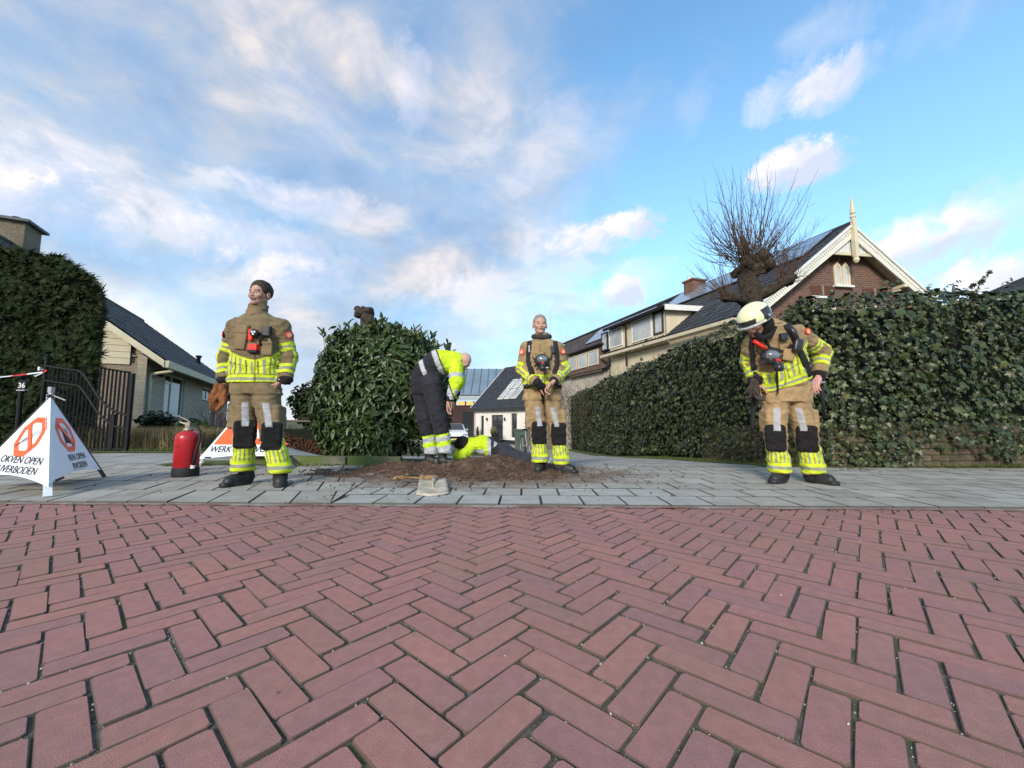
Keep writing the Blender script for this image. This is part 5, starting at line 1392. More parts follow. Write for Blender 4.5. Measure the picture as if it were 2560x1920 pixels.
def metal_building():
    Y = 46; zb = -1.2; x0 = -14; x1 = 3.5
    t = thing('metal_roof_building', 'dark brick building with blue grey standing seam roof and lit clerestory windows', 'building', (-5, Y, zb))
    z = lambda px, py: W(px, py, Y).z
    zr, zl, zf = W(1200, 922, Y + 4).z, z(1180, 986), z(1180, 1000)
    m_mr = mat('blue_grey_metal', (.20, .27, .33), .45, var=.10, vscale=.6, metal=.25, coord='World'); m_db = brickmat('purple_brown_brick', (.085, .042, .04), (.06, .032, .033), (.05, .035, .035), .22, .06, .008, 0, (.12, .07, .06), .4)
    mb = MB(); mb.prism([(x0, Y - .5, zl), (x1, Y - .5, zl), (x1, Y + 4, zr), (x0, Y + 4, zr)], (0, 0, -.1)); rf = mb.build('roof', m_mr, t)
    n = 19; m_seam = mat('seam', (.12, .17, .21), .5, metal=.2)
    for k in range(n + 1):
        x = x0 + (x1 - x0) * k / n; mb = MB(); mb.prism([(x - .03, Y - .52, zl + .02), (x + .03, Y - .52, zl + .02), (x + .03, Y + 4, zr + .02), (x - .03, Y + 4, zr + .02)], (0, 0, .10)); mb.build('seam', m_seam, rf)
    mb = MB(); mb.box(((x0 + x1) / 2, Y - .9, (zl + zf) / 2 - .1), (x1 - x0, .9, zl - zf - .3)); mb.build('fascia', mat('pale_zinc', (.34, .39, .42), .4, metal=.2), t)
    mb = MB(); mb.box(((x0 + x1) / 2, Y - .5, zl - .12), (x1 - x0, .5, .12)); mb.build('shadow_gap', m_anth, t)
    zw0 = z(1180, 1013); m_lit = mat('lit_window', (.6, .35, .12), .5, var=.0, emit=((1.0, .50, .14), 1.0))
    mb = MB(); mb.box(((x0 + x1) / 2, Y + .4, (zw0 + zb) / 2), (x1 - x0, .8, zw0 - zb)); mb.build('wall', m_db, t)
    for px0, px1 in ((1100, 1112), (1116, 1136), (1143, 1161), (1163, 1182), (1185, 1204), (1208, 1226), (1230, 1248)):
        a, b = W(px0, 1005, Y).x, W(px1, 1005, Y).x; mb = MB(); mb.box(((a + b) / 2, Y + .12, (zf - .15 + zw0) / 2), (b - a, .06, zf - zw0 - .2)); w = mb.build('window', m_lit, t)
        mb = MB(); mb.box((b + .12, Y + .06, (zf - .15 + zw0) / 2), (.14, .14, zf - zw0 - .12)); mb.build('mullion', m_anth, w)
    a, b = W(1156, 1080, Y).x, W(1180, 1080, Y).x; mb = MB(); mb.box(((a + b) / 2, Y - .02, .2), (b - a, .08, 2.6)); mb.build('door', m_glass, t)
    mb = MB(); q = W(1262, 950, Y - 4); mb.box((q.x, Y + 1, q.z - .4), (1.6, .9, 1.6)); cm = mb.build('chimney', m_anth, t)
    for k in (-.5, .1, .55): mb = MB(); mb.lathe((q.x + k, Y + 1, q.z + .4), [(.12, 0), (.12, .45), (.2, .5), (.2, .62)], 8); mb.build('flue', m_dkmetal, cm)
metal_building()

# far roof at the right edge beyond the ivy
def far_roof():
    t = thing('distant_house', 'distant blue grey roof peeping over the ivy at the right edge', 'house', (23, 18, 0))
    a, b, c, d = W(2425, 745, 17), W(2700, 700, 17), W(2700, 640, 21), W(2620, 690, 21)
    tiled('roof_tile_field', a, b, c + Vector((0, 0, .2)), d, .3, .34, m_roof, t, None, 0)
    mb = MB(); mb.prism([a + Vector((0, .3, 0)), b + Vector((0, .3, 0)), b + Vector((0, .3, -7)), a + Vector((0, .3, -7))], (0, .3, 0)); mb.build('wall', m_cream, t)
    p = W(2386, 738, 16); s = thing('spire_finial', 'slim dark cone finial standing above the ivy right of the brick house', 'finial', tuple(p - Vector((0, 0, 3)))); mb = MB(); mb.tube([p - Vector((0, 0, 3.0)), p - Vector((0, 0, .05))], .05, 8); mb.lathe(p - Vector((0, 0, .05)), [(.10, 0), (.09, .05), (.045, .38), (.008, .56)], 8); mb.build('cone', mat('lead_grey', (.12, .12, .14), .6), s)
far_roof()

# ================================================================== PROPS
# ---- dug-out soil
m_soil = mat('dug_soil', (.155, .095, .060), .97, var=.45, vscale=9, bump=3, bscale=60, coord='World', extra=dirt_mix((.065, .040, .028), 5, .42, .62, .9))
m_clod = mat('soil_clod', rough=.97, rnd='attr', ramp=[(.12, .068, .040), (.07, .042, .028), (.16, .095, .060), (.10, .058, .036), (.22, .15, .10)], var=.2, vscale=30)
def soil_h(X, Y):
    def bump(cx, cy, rx, ry, h, p=1.6): return h * np.maximum(0, 1 - (np.abs((X - cx) / rx) ** 2 + np.abs((Y - cy) / ry) ** 2)) ** p
    c = G(1215, 1185)
    h = bump(-.27, 4.68, .50, .42, .125, 1.3) + bump(.22, 4.90, .60, .36, .050) + bump(-1.15, 4.80, .80, .40, .055) + bump(-.35, 4.30, 1.15, .62, .030, 1.0) + bump(-1.5, 4.45, .85, .50, .022, 1.0)
    n = fbm(np.stack([X, Y, 0 * X], -1), 5.5, 5); n2 = fbm(np.stack([X, Y, 0 * X + 3], -1), 22, 3)
    h = h * (.55 + .9 * n) + (n - .5) * .05 * (h > .004) + (n2 - .5) * .022 * (h > .002)
    # the hole in front of the bending worker
    h = h - .16 * np.maximum(0, 1 - ((X + .72) / .22) ** 2 - ((Y - 5.02) / .26) ** 2)
    return h
def soil():
    xs = np.linspace(-2.6, 1.15, 210); ys = np.linspace(3.35, 5.45, 130)
    X, Y = np.meshgrid(xs, ys, indexing='ij'); Hh = soil_h(X, Y)
    Z = .012 + Hh + tz(X, Y); n, k = X.shape; V = np.stack([X, Y, Z], -1).reshape(-1, 3); i = np.arange(n * k).reshape(n, k)
    Q = np.stack([i[:-1, :-1], i[1:, :-1], i[1:, 1:], i[:-1, 1:]], -1).reshape(-1, 4); hq = Hh.reshape(-1)[Q].max(1); Q = Q[hq > .003]
    used = np.unique(Q); rm = -np.ones(len(V), int); rm[used] = np.arange(len(used))
    o = nobj('dug_soil', V[used], rm[Q], m_soil, None, False); tag(o, kind='stuff')
    N = 5200; x = RNG.normal(-.45, .95, N); y = RNG.normal(4.25, .48, N); hh = soil_h(x, y); ok = (y > 3.0) & (y < 5.3) & (hh > -.03) & ((hh > .002) | (RNG.random(N) < .5))
    P = np.stack([x, y, np.maximum(hh, 0) + .018 + tz(x, y)], 1)[ok]; scatter_pebbles('soil_crumbs', P, .003, .015, m_clod, None, power=3.5)
    N = 900; x = RNG.uniform(-4.2, 1.6, N); y = RNG.uniform(2.72, 4.2, N); kp = fbm(np.stack([x, y, 0 * x], -1), 1.4, 3) > .46
    scatter_pebbles('soil_specks', np.stack([x, y, 0 * x + .019], 1)[kp], .002, .010, m_clod, None, power=4)
soil()
N = 220; x = RNG.uniform(-3.2, 2.6, N); scatter_pebbles('kerb_crumbs', np.stack([x, yk(x) - np.abs(RNG.normal(.0, .07, N)), 0 * x + .004], 1), .002, .010, m_clod, None, power=3)
# fallen leaves
m_fl = mat('fallen_leaf', rough=.8, rnd='attr', ramp=[(.20, .12, .05), (.12, .07, .03), (.28, .2, .08)], var=0)
P = np.array([(*G(px, py, .02).xy, .022) for px, py in ((1855, 1226), (2390, 1172), (1720, 1160), (2480, 1176), (690, 1182), (620, 1185), (1900, 1165), (2200, 1180))])
V, Fc, r = batch(*ivy_unit(), frames(P, np.tile([0, 0, 1.], (len(P), 1)), RNG.uniform(0, 6, len(P)), RNG.uniform(.04, .08, len(P)), .3)); tag(nobj('fallen_leaves', V, Fc, m_fl, None, True, {'rnd': r}), kind='stuff')

# ---- mossy edging stones of the planting bed
m_edge = mat('mossy_edging', (.17, .16, .12), .95, var=.3, vscale=8, bump=1, bscale=60, coord='World', extra=dirt_mix((.085, .12, .025), 3.5, .40, .55, .9))
ed = thing('bed_edging', 'mossy concrete edging stones in front of the laurel bush', 'edging', (-2.6, 5.1, 0))
for k, (a, b) in enumerate(((-3.28, -2.86), (-2.83, -2.12), (-2.09, -1.42))):
    mb = MB(); mb.bbox(((a + b) / 2, 5.16 - .02 * k, .045), (b - a, .12, .15), .012, rot=(random.gauss(0, .03), random.gauss(0, .02), random.gauss(0, .03))); mb.build('edging_stone', m_edge, ed)

# ---- spade lying on the pavement
def spade():
    a, b = G(1078, 1205, .05), G(998, 1178, .10); t = thing('spade', 'dirty spade with wooden handle lying on the pavement before the soil heap', 'spade', tuple(a))
    m_w = mat('worn_wood', (.30, .19, .105), .8, var=.3, vscale=12, bump=1); m_s = mat('soiled_steel', (.62, .56, .45), .62, metal=.25, var=.3, vscale=9, extra=dirt_mix((.40, .30, .19), 6, .42, .66, .8), spec=.5)
    b = Vector((b.x + .05, b.y - .25, .075)); a = Vector((a.x, a.y + .06, .075)); d = (b - a).normalized()
    mb = MB(); pts = [a - d * .05, a + d * .25 + Vector((0, 0, .015)), a + (b - a) * .6 + Vector((0, 0, .02)), b]; mb.tube(pts, [.019, .020, .018, .017], 10); g = d.cross(Vector((0, 0, 1))).normalized()
    mb.tube([b - g * .055, b + g * .055], .017, 10); mb.build('handle', m_w, t, True)
    mb = MB(); mb.tube([a - d * .04, a + d * .10], [.027, .023], 10); mb.tube([a + d * .07 , a + d * .11], .029, 10); mb.build('socket', m_w, t, True)
    # blade: curved plate
    e = Vector((G(1082, 1236, .02).x, G(1082, 1236, .02).y, .022)); f = (e - a); f.z = 0; L = f.length; f.normalize(); s = f.cross(Vector((0, 0, 1)))
    n, k = 9, 9; V = []
    for i in range(n):
        u = i / (n - 1); w = .112 + .012 * u
        for j in range(k):
            v = (j / (k - 1) - .5) * 2; tipc = (1 - abs(v) ** 2.2) * .035 * u
            p = a + f * (u * L + tipc - .0) + s * (v * w) ; p.z = .072 - .046 * u + (v * v) * .010 * (1 - .4 * u) - .006
            V.append(p)
    Q = [[i * k + j, i * k + j + 1, (i + 1) * k + j + 1, (i + 1) * k + j] for i in range(n - 1) for j in range(k - 1)]
    o = nobj('blade', [tuple(p) for p in V], np.array(Q), m_s, t, True); md = o.modifiers.new('s', 'SOLIDIFY'); md.thickness = .004
    mb = MB(); mb.tube([a - d * .02 + Vector((0, 0, .0)), a + f * L * .35 + Vector((0, 0, -.018)), a + f * L * .62 + Vector((0, 0, -.034))], [.022, .014, .004], 8); mb.build('blade_rib', m_s, t, True)
spade()

# ---- text helper: flat lettering laid on a plane
def text_mesh(body, size, extr=.0002, shear=0.0, bold=0.0, spacing=1.0):
    cu = bpy.data.curves.new('lettering', 'FONT'); cu.body = body; cu.size = size; cu.extrude = extr; cu.shear = shear; cu.offset = bold; cu.align_x = 'CENTER'; cu.space_character = spacing
    o = bpy.data.objects.new('lettering', cu); COL.objects.link(o); dg = bpy.context.evaluated_depsgraph_get(); me = bpy.data.meshes.new_from_object(o.evaluated_get(dg)); bpy.data.objects.remove(o, do_unlink=True); return me
def lay(name, me, m, parent, O, ux, uy, un, sx=1, sy=1):
    me.materials.clear(); me.materials.append(m); o = addobj(name, me, parent); O = Vector(O) - world_org(parent)
    M = Matrix.Identity(4)
    for i in range(3): M[i][0] = ux[i] * sx; M[i][1] = uy[i] * sy; M[i][2] = un[i]; M[i][3] = O[i]
    o.matrix_basis = M; return o

m_fab = mat('white_sign_fabric', (.80, .83, .88), .6, var=.04, vscale=4, bump=.5, bscale=22, sheen=.2)
m_org = mat('fluorescent_orange', (1.0, .115, .03), .5, var=.05)
m_ink = mat('black_print', (.02, .02, .03), .6, var=0); m_greyl = mat('grey_print', (.35, .35, .38), .6, var=0)

def tripod_sign(name, label, feet, apex, faces, hem, legs_extra=None):
    """folding fabric sign on a tripod; faces: list of (i, j, painter)"""
    c = (feet[0] + feet[1] + feet[2]) / 3; t = thing(name, label, 'warning sign', (c.x, c.y, 0))
    for i, j, painter in faces:
        A, B = feet[i], feet[j]
        A2 = A + (apex - A) * hem[0]; B2 = B + (apex - B) * hem[1]
        n = (B2 - A2).cross(apex - A2).normalized(); 
        if n.dot(Vector((0, 0, CH)) - apex) < 0: n = -n
        up = n.cross((B2 - A2).normalized()); up = up if up.z > 0 else -up; ux = up.cross(n)
        O = (A2 + B2) / 2; ux = ux.normalized()
        wid = (B2 - A2).length; hgt = (apex - O).dot(up); ax = (apex - O).dot(ux)
        # fabric: grid with sagging hem and shallow folds
        N = 18; V = []; idx = {}
        def disp(u, v): return .006 * math.sin(u * 9 + v * 7) + .004 * math.sin(u * 21 - v * 13)
        for a in range(N + 1):
            v = a / N
            for b in range(N + 1):
                u = b / N; p = (A2 * (1 - u) + B2 * u) * (1 - v) + apex * v
                sag = math.sin(math.pi * u) * .05 * (1 - v) ** 2 * wid
                edge = min(u, 1 - u) * 4; edge = min(edge, 1) * (1 - v)
                V.append(tuple(p + up * sag))
        Q = [[a * (N + 1) + b, a * (N + 1) + b + 1, (a + 1) * (N + 1) + b + 1, (a + 1) * (N + 1) + b] for a in range(N) for b in range(N)]
        o = nobj('fabric_panel', V, np.array(Q), m_fab, t, True)
        if painter: painter(t, O + n * .0022, ux, up, n, wid, hgt, ax)
    m_leg = mat('tripod_leg_white', (.72, .74, .76), .4, var=.05); m_legd = mat('tripod_leg_dark', (.05, .055, .06), .45, var=.1)
    for k, f_ in enumerate(feet):
        mb = MB(); d = (apex - f_).normalized(); mb.tube([f_, apex + d * .0], .0, 4) if False else None
        s = d.cross(Vector((0, 0, 1))).normalized(); q = s.cross(d)
        ins_ = (Vector((apex.x, apex.y, 0)) - Vector((f_.x, f_.y, 0))).normalized() * (.062 if k == 0 else .02); mb.box((f_ + apex) / 2 + ins_, (.045 if k == 0 else .022, .022, (apex - f_).length), M=Matrix((s, q, d)).transposed()); mb.build('leg', m_leg if k == 0 else m_legd, t)
    mb = MB(); mb.tube([Vector((apex.x, apex.y, .10)), apex + Vector((0, 0, .05))], .013, 8); mb.build('mast', m_leg, t)
    mb = MB(); mb.box(apex + Vector((0, 0, .045)), (.03, .03, .05)); mb.tube([apex + Vector((.01, 0, .0)), apex + Vector((.11, .02, -.045))], .006, 6); mb.build('latch', m_greyl, t)
    return t

def ring_shape(name, m, parent, O, ux, up, n, c, r0, r1, seg=8, rot=22.5, d=.0004):
    mb = MB(); P = lambda r, a: O + ux * (c[0] + r * math.cos(a)) + up * (c[1] + r * math.sin(a)) + n * d
    for k in range(seg):
        a, b = math.radians(rot + 360 / seg * k), math.radians(rot + 360 / seg * (k + 1)); mb.prism([P(r0, a), P(r1, a), P(r1, b), P(r0, b)], n * .0005)
    return mb.build(name, m, parent)
def bar_shape(mb, O, ux, up, n, a, b, w, d=.0010, w2=None):
    a, b = Vector(a), Vector(b); D = (b - a).normalized(); s = Vector((-D.y, D.x)); w2 = w if w2 is None else w2
    P = lambda q: O + ux * q.x + up * q.y + n * d
    mb.prism([P(a - s * w / 2), P(b - s * w2 / 2), P(b + s * w2 / 2), P(a + s * w / 2)], n * .0005)

def smoking_face(t, O, ux, up, n, w, h, ax):
    c = (ax * .30 - .01, h * .50)
    ring_shape('prohibition_ring', m_org, t, O, ux, up, n, c, .128, .180)
    mb = MB(); bar_shape(mb, O, ux, up, n, (c[0] - .098, c[1] + .098), (c[0] + .098, c[1] - .098), .038, .004); mb.build('prohibition_bar', m_org, t)
    mb = MB(); a = (c[0] - .13, c[1] - .085); b = (c[0] + .14, c[1] + .075); D = Vector((b[0] - a[0], b[1] - a[1])).normalized(); s = Vector((-D.y, D.x)) * .011
    bar_shape(mb, O, ux, up, n, (a[0] + D.x * .07 + s.x, a[1] + D.y * .07 + s.y), (b[0] + s.x, b[1] + s.y), .004); bar_shape(mb, O, ux, up, n, (a[0] + D.x * .07 - s.x, a[1] + D.y * .07 - s.y), (b[0] - s.x, b[1] - s.y), .004)
    bar_shape(mb, O, ux, up, n, (b[0] + s.x, b[1] + s.y), (b[0] - s.x, b[1] - s.y), .004)
    bar_shape(mb, O, ux, up, n, a, (a[0] + D.x * .06, a[1] + D.y * .06), .014, .002, .004); bar_shape(mb, O, ux, up, n, (a[0] + D.x * .05 - .01, a[1] + D.y * .05), (a[0] + D.x * .15, a[1] + D.y * .15 + .012), .004, .002, .012)
    mb.build('match_symbol', m_ink, t)
    lay('lettering', text_mesh('OKVEN OPEN', .080, bold=.0006), m_ink, t, O + ux * (ax * .1 + .04) + up * (h * .205) + n * .0006, ux, up, n, 1.18)
    lay('lettering', text_mesh('UVERBODEN', .080, bold=.0006), m_ink, t, O + ux * (ax * .1 + .06) + up * (h * .10) + n * .0006, ux, up, n, 1.18)
def fire_face(t, O, ux, up, n, w, h, ax):
    c = (ax * .45 + .02, h * .51)
    ring_shape('prohibition_ring', m_org, t, O, ux, up, n, c, .118, .165)
    mb = MB(); bar_shape(mb, O, ux, up, n, (c[0] - .09, c[1] + .10), (c[0] + .10, c[1] - .10), .04, .004); mb.build('prohibition_bar', m_org, t)
    mb = MB(); rr = random.Random(2)
    for k in range(5): x = c[0] - .05 + k * .018; bar_shape(mb, O, ux, up, n, (x, c[1] - .05), (x + rr.uniform(-.01, .02), c[1] + rr.uniform(.03, .08)), .022, .002, .002)
    bar_shape(mb, O, ux, up, n, (c[0] - .06, c[1] - .07), (c[0] + .04, c[1] - .055), .018); bar_shape(mb, O, ux, up, n, (c[0] - .05, c[1] - .05), (c[0] + .04, c[1] - .075), .016)
    mb.build('fire_symbol', m_ink, t); mb = MB()
    for k in range(3): bar_shape(mb, O, ux, up, n, (c[0] + .03 + k * .022, c[1] + .0), (c[0] + .05 + k * .022, c[1] + .07), .004)
    mb.build('smoke_symbol', m_greyl, t)
    lay('lettering', text_mesh('REN OPEN', .078, bold=.0006), m_ink, t, O + ux * (w * .10) + up * (h * .20) + n * .0006, ux, up, n, 1.0)
    lay('lettering', text_mesh('RVODEN', .078, bold=.0006), m_ink, t, O + ux * (w * .10) + up * (h * .095) + n * .0006, ux, up, n, 1.0)
    mb = MB(); bar_shape(mb, O, ux, up, n, (-w * .40, h * .02), (-w * .25, h * .035), .02, .001); mb.build('maker_mark', m_ink, t)
Fp, Rp, Lp = Vector((-3.375, 2.93, .018)), Vector((-4.08, 4.03, .018)), Vector((-4.58, 3.32, .018))
tripod_sign('tripod_sign', 'white tent sign with orange no smoking and no open fire rings at the left edge', [Fp, Rp, Lp], Vector((-4.01, 3.42, .80)), [(0, 1, fire_face), (2, 0, smoking_face), (1, 2, None)], (.11, .09))

def work_face(t, O, ux, up, n, w, h, ax):
    k = w / 1.17
    tip, bl, br = Vector((ax, h * .99)), Vector((-w * .412, h * .255)), Vector((w * .412, h * .255))
    c2 = (tip + bl + br) / 3; inn = lambda p, f=.52: c2 + (p - c2) * f
    P = lambda q: O + ux * q.x + up * q.y + n * .001
    mb = MB(); pts = [tip + Vector((0, -h * .06)), bl, br]
    c2 = (pts[0] + pts[1] + pts[2]) / 3
    for i in range(3):
        a, b = pts[i], pts[(i + 1) % 3]; mb.prism([P(a), P(b), P(c2 + (b - c2) * .50), P(c2 + (a - c2) * .50)], n * .0015)
    mb.build('warning_triangle', m_org, t)
    mb = MB(); z0 = h * .335
    bar_shape(mb, O, ux, up, n, (-.14, z0), (-.05, z0 + .13), .022); bar_shape(mb, O, ux, up, n, (-.05, z0 + .13), (.03, z0), .022); bar_shape(mb, O, ux, up, n, (-.05, z0 + .12), (.01, z0 + .24), .03)
    bar_shape(mb, O, ux, up, n, (.01, z0 + .20), (.16, z0 + .02), .014); ring_shape('worker_head', m_ink, t, O, ux, up, n, (.02, z0 + .27), 0.001, .028, 10)
    bar_shape(mb, O, ux, up, n, (.08, z0 + .0), (.20, z0), .04, .003, .01); mb.build('worker_symbol', m_ink, t)
    lay('lettering', text_mesh('WERK IN UITVOERING', .118, bold=.0025), m_ink, t, O + up * (h * .125) + n * .0006, ux, up, n, .80)
    mb = MB(); bar_shape(mb, O, ux, up, n, (-w * .44, h * .035), (-w * .37, h * .035), .022, .001); mb.build('maker_mark', mat('dark_blue_print', (.02, .03, .08), .6, var=0), t)
a, b = G(480, 1166, .018), G(742, 1166, .018); ap = W(615, 1012, 5.35); bk = Vector((ap.x + .05, 6.0, .018))
tripod_sign('tripod_sign', 'white tripod tent sign with orange triangle behind the legs of the left firefighter', [a, b, bk], ap, [(0, 1, work_face), (1, 2, None), (2, 0, None)], (.10, .10))

# ---- fire extinguisher
def extinguisher():
    p = G(463, 1190, .018); t = thing('fire_extinguisher', 'red fire extinguisher with black foot ring standing on the pavement', 'fire extinguisher', tuple(p))
    m_red = mat('red_enamel', (.42, .012, .018), .32, var=.12, vscale=8, spec=.5); m_rub = mat('black_rubber', (.018, .018, .02), .7, var=.15); m_st = mat('worn_brass_steel', (.35, .31, .24), .45, metal=.6)
    B = Vector(p); R = .112
    mb = MB(); mb.lathe(B + Vector((0, 0, .05)), [(R * .9, 0), (R, .01), (R, .36), (R * .99, .385), (R * .88, .415), (R * .62, .44), (R * .40, .45)], 32); mb.build('cylinder', m_red, t, True)
    mb = MB(); mb.lathe(B, [(R * 1.03, 0), (R * 1.06, .012), (R * 1.05, .085), (R * 1.005, .10)], 32); mb.build('foot_ring', m_rub, t, True)
    mb = MB(); mb.lathe(B + Vector((0, 0, .495)), [(.045, 0), (.047, .03), (.036, .035), (.030, .06), (.02, .065)], 20); mb.build('collar', m_st, t, True)
    top = B + Vector((0, 0, .565)); mb = MB(); mb.box(top + Vector((0, 0, .01)), (.05, .045, .04)); mb.tube([top + Vector((.02, 0, .02)), top + Vector((-.03, 0, .06)), top + Vector((-.12, 0, .10))], [.010, .012, .008], 8, flat=.6); mb.tube([top + Vector((.02, 0, .0)), top + Vector((-.06, 0, .02)), top + Vector((-.10, 0, .035))], [.01, .010, .007], 8); mb.build('lever', m_st, t)
    mb = MB(); mb.tube([top + Vector((.03, -.01, .005)), top + Vector((.10, -.02, -.01)), top + Vector((.15, -.03, -.07)), top + Vector((.155, -.04, -.18)), top + Vector((.135, -.05, -.30)), top + Vector((.115, -.05, -.46))], [.011, .012, .012, .013, .015, .017], 10); mb.build('hose', m_rub, t, True)
    mb = MB(); mb.tube([top + Vector((.115, -.05, -.44)), top + Vector((.112, -.05, -.475))], .02, 10); mb.build('nozzle_cap', m_white, t)
    mb = MB(); mb.box(B + Vector((.0, -R - .0005, .33)), (.05, .002, .004)); mb.box(B + Vector((-.085, -R * .70, .40)), (.05, .004, .006), rot=(0, 0, -.6)); mb.build('label_line', m_rub, t)
_n0 = set(bpy.data.objects); extinguisher()
for o_ in set(bpy.data.objects) - _n0:
    if o_.parent is None: o_.scale = (.96, .96, .91)

# ---- iron gate, post, house number, barrier tape
def gate():
    t = thing('iron_gate', 'black iron gate leaf with swooping double rail standing open before the dark hedge', 'gate', (-8.4, 7.5, 0))
    Yl = 7.35; q = lambda px, py, Y=Yl: W(px, py, Y)
    # leaf runs from the near post (left) to the outer stile (right)
    X = lambda px: q(px, 1050).x
    zt = lambda py: q(300, py).z
    def barp(px, top, bot, r=.016): mb = MB(); mb.tube([(X(px), Yl, zt(bot)), (X(px), Yl, zt(top))], r, 6); mb.lathe((X(px), Yl, zt(top)), [(r, 0), (r * 1.9, .008), (r * 2, .022), (r * 1.2, .034)], 8); mb.build('bar', m_dkmetal, t)
    swoop = lambda px, o=0: float(np.interp(px, [99, 193, 215, 240, 265, 290, 325], [915, 929, 955, 990, 1014, 1030, 1040])) + o
    for o in (0, 36):
        mb = MB(); mb.tube([(X(px), Yl - .015, zt(swoop(px, o))) for px in range(99, 326, 9)], .021, 8); mb.build('rail', m_dkmetal, t)
    mb = MB(); mb.box(((X(99) + X(325)) / 2, Yl, zt(1126)), (X(325) - X(99), .05, .09)); mb.build('rail', m_dkmetal, t)
    for px in range(112, 240, 10): barp(px, swoop(px) - 0, 1124, .013)
    for i, px in enumerate((241, 251, 261, 271, 281, 291, 302, 312)): barp(px, 922 + i * 1.6, 1124)
    mb = MB(); mb.box((X(322), Yl, (zt(934) + zt(1130)) / 2), (.055, .055, zt(934) - zt(1130))); mb.build('stile', m_dkmetal, t)
    mb = MB(); mb.box((X(284), Yl, (zt(1035) + zt(1128)) / 2), (.09, .07, zt(1035) - zt(1128))); mb.build('lock_box', m_dkmetal, t)
    p = thing('gate_post', 'slim black gate post carrying the red and white tape', 'post', (X(99), Yl, 0)); mb = MB(); mb.tube([(X(99), Yl, 0), (X(101), Yl, zt(892))], .03, 10); mb.lathe((X(101), Yl, zt(892)), [(.03, 0), (.045, .01), (.02, .05)], 10); mb.build('post', m_dkmetal, p)
    # house number plate
    n = thing('house_number', 'small white house number 36 on a dark post in front of the hedge', 'house number', tuple(q(56, 970, 7.2)))
    mb = MB(); mb.tube([(q(56, 970, 7.25).x, 7.25, 0), q(56, 940, 7.25)], .035, 10); mb.build('post', m_dkmetal, n); mb = MB(); c = q(56, 962, 7.19); mb.box(c, (.16, .015, .17)); mb.build('plate', m_dkmetal, n)
    lay('lettering', text_mesh('36', .13, bold=.002), m_white, n, c + Vector((0, -.012, -.055)), Vector((1, 0, 0)), Vector((0, 0, 1)), Vector((0, -1, 0)))
    mb = MB(); mb.box(q(56, 973, 7.15) + Vector((0, 0, -.02)), (.15, .06, .02)); mb.build('letter_slot', m_greyl, n)
    # tape
    a, b = q(-420, 948, 6.2), Vector((X(99), Yl - .04, zt(931))); tp_ = thing('barrier_tape', 'red and white barrier tape tied to the gate post at the left edge', 'tape', tuple(b)); m_r = mat('red_tape', (.62, .03, .03), .4, var=.05); m_w = mat('white_tape', (.75, .78, .8), .4, var=.05)
    k = 24
    for i in range(k):
        f0, f1 = i / k, (i + 1) / k; tw = lambda f: .55 * math.sin(f * 10) + .5
        def ed(f): c = a * (1 - f) + b * f + Vector((0, 0, -.10 * math.sin(math.pi * f))); w = .030 * (1 - .6 * sstep(.8, 1, f)); r = tw(f); return c + Vector((0, math.sin(r) * w, math.cos(r) * w)), c - Vector((0, math.sin(r) * w, math.cos(r) * w))
        (p1, p2), (p3, p4) = ed(f0), ed(f1); mb = MB(); mb.prism([p1, p3, p4, p2], (0, .002, 0)); mb.build('tape_length', m_r if (i // 2) % 2 == 0 else m_w, tp_)
    mb = MB(); mb.prism([b, b + Vector((.09, -.02, .05)), b + Vector((.11, -.02, .02)), b + Vector((.02, 0, -.02))], (0, .003, 0)); mb.build('loose_end', m_r, tp_); mb = MB(); mb.prism([b + Vector((0, -.01, 0)), b + Vector((-.14, -.02, -.06)), b + Vector((-.10, -.02, -.09)), b + Vector((.01, 0, -.02))], (0, .003, 0)); mb.build('loose_end', m_w, tp_)
    mb = MB(); mb.box((X(88), Yl - .02, zt(922)), (.035, .03, .07)); mb.tube([(X(88), Yl, zt(924)), (X(99), Yl, zt(924))], .008, 6); mb.build('hinge', m_white, t)
gate()

# ---- small things by the bungalow
m_wd = mat('grey_weathered_wood', (.16, .13, .10), .9, var=.3, vscale=10)
p = W(516, 1100, 9.6); t = thing('log_box', 'low black trough on the driveway behind the extinguisher', 'trough', (p.x, 9.6, 0)); mb = MB(); mb.bbox((p.x, 9.6, .17), (.62, .35, .30), .01); mb.build('box', m_dkmetal, t); mb = MB(); mb.box((p.x, 9.6, .33), (.66, .39, .02)); mb.build('lid', m_anth, t)
p = W(529, 1060, 10.2); t = thing('wooden_post', 'brown wooden post beside the hanging gloves of the left firefighter', 'post', (p.x, 10.2, 0)); mb = MB(); mb.tube([(p.x, 10.2, 0), (p.x + .03, 10.2, 1.25)], [.05, .04], 10); mb.build('post', m_wd, t)
for k, px in enumerate((508, 541)):
    p = W(px, 1082, 13); t = thing('garden_chair', 'small white wire garden chair ' + ('left' if k == 0 else 'right') + ' of the wooden post', 'chair', (p.x, 13, 0), 'white garden chairs by the bungalow wall'); mb = MB()
    for sx in (-.2, .2):
        for sy in (-.2, .2): mb.tube([(p.x + sx, 13 + sy, 0), (p.x + sx * .9, 13 + sy * .9, .42)], .012, 6)
    mb.build('leg', m_white, t); mb = MB(); mb.tube([(p.x + .2 * math.cos(a), 13 + .2 * math.sin(a), .43) for a in np.linspace(0, 6.28, 13)], .012, 6, False); mb.box((p.x, 13, .43), (.3, .3, .012)); mb.build('seat', m_white, t); mb = MB(); mb.tube([(p.x - .2, 13.2, .43), (p.x - .2, 13.22, .75), (p.x, 13.24, .85), (p.x + .2, 13.22, .75), (p.x + .2, 13.2, .43)], .012, 6); mb.build('backrest', m_white, t)
t = thing('picket_fence', 'low weathered garden fence behind the brown hedge', 'fence', (-7, 12.2, 0)); 
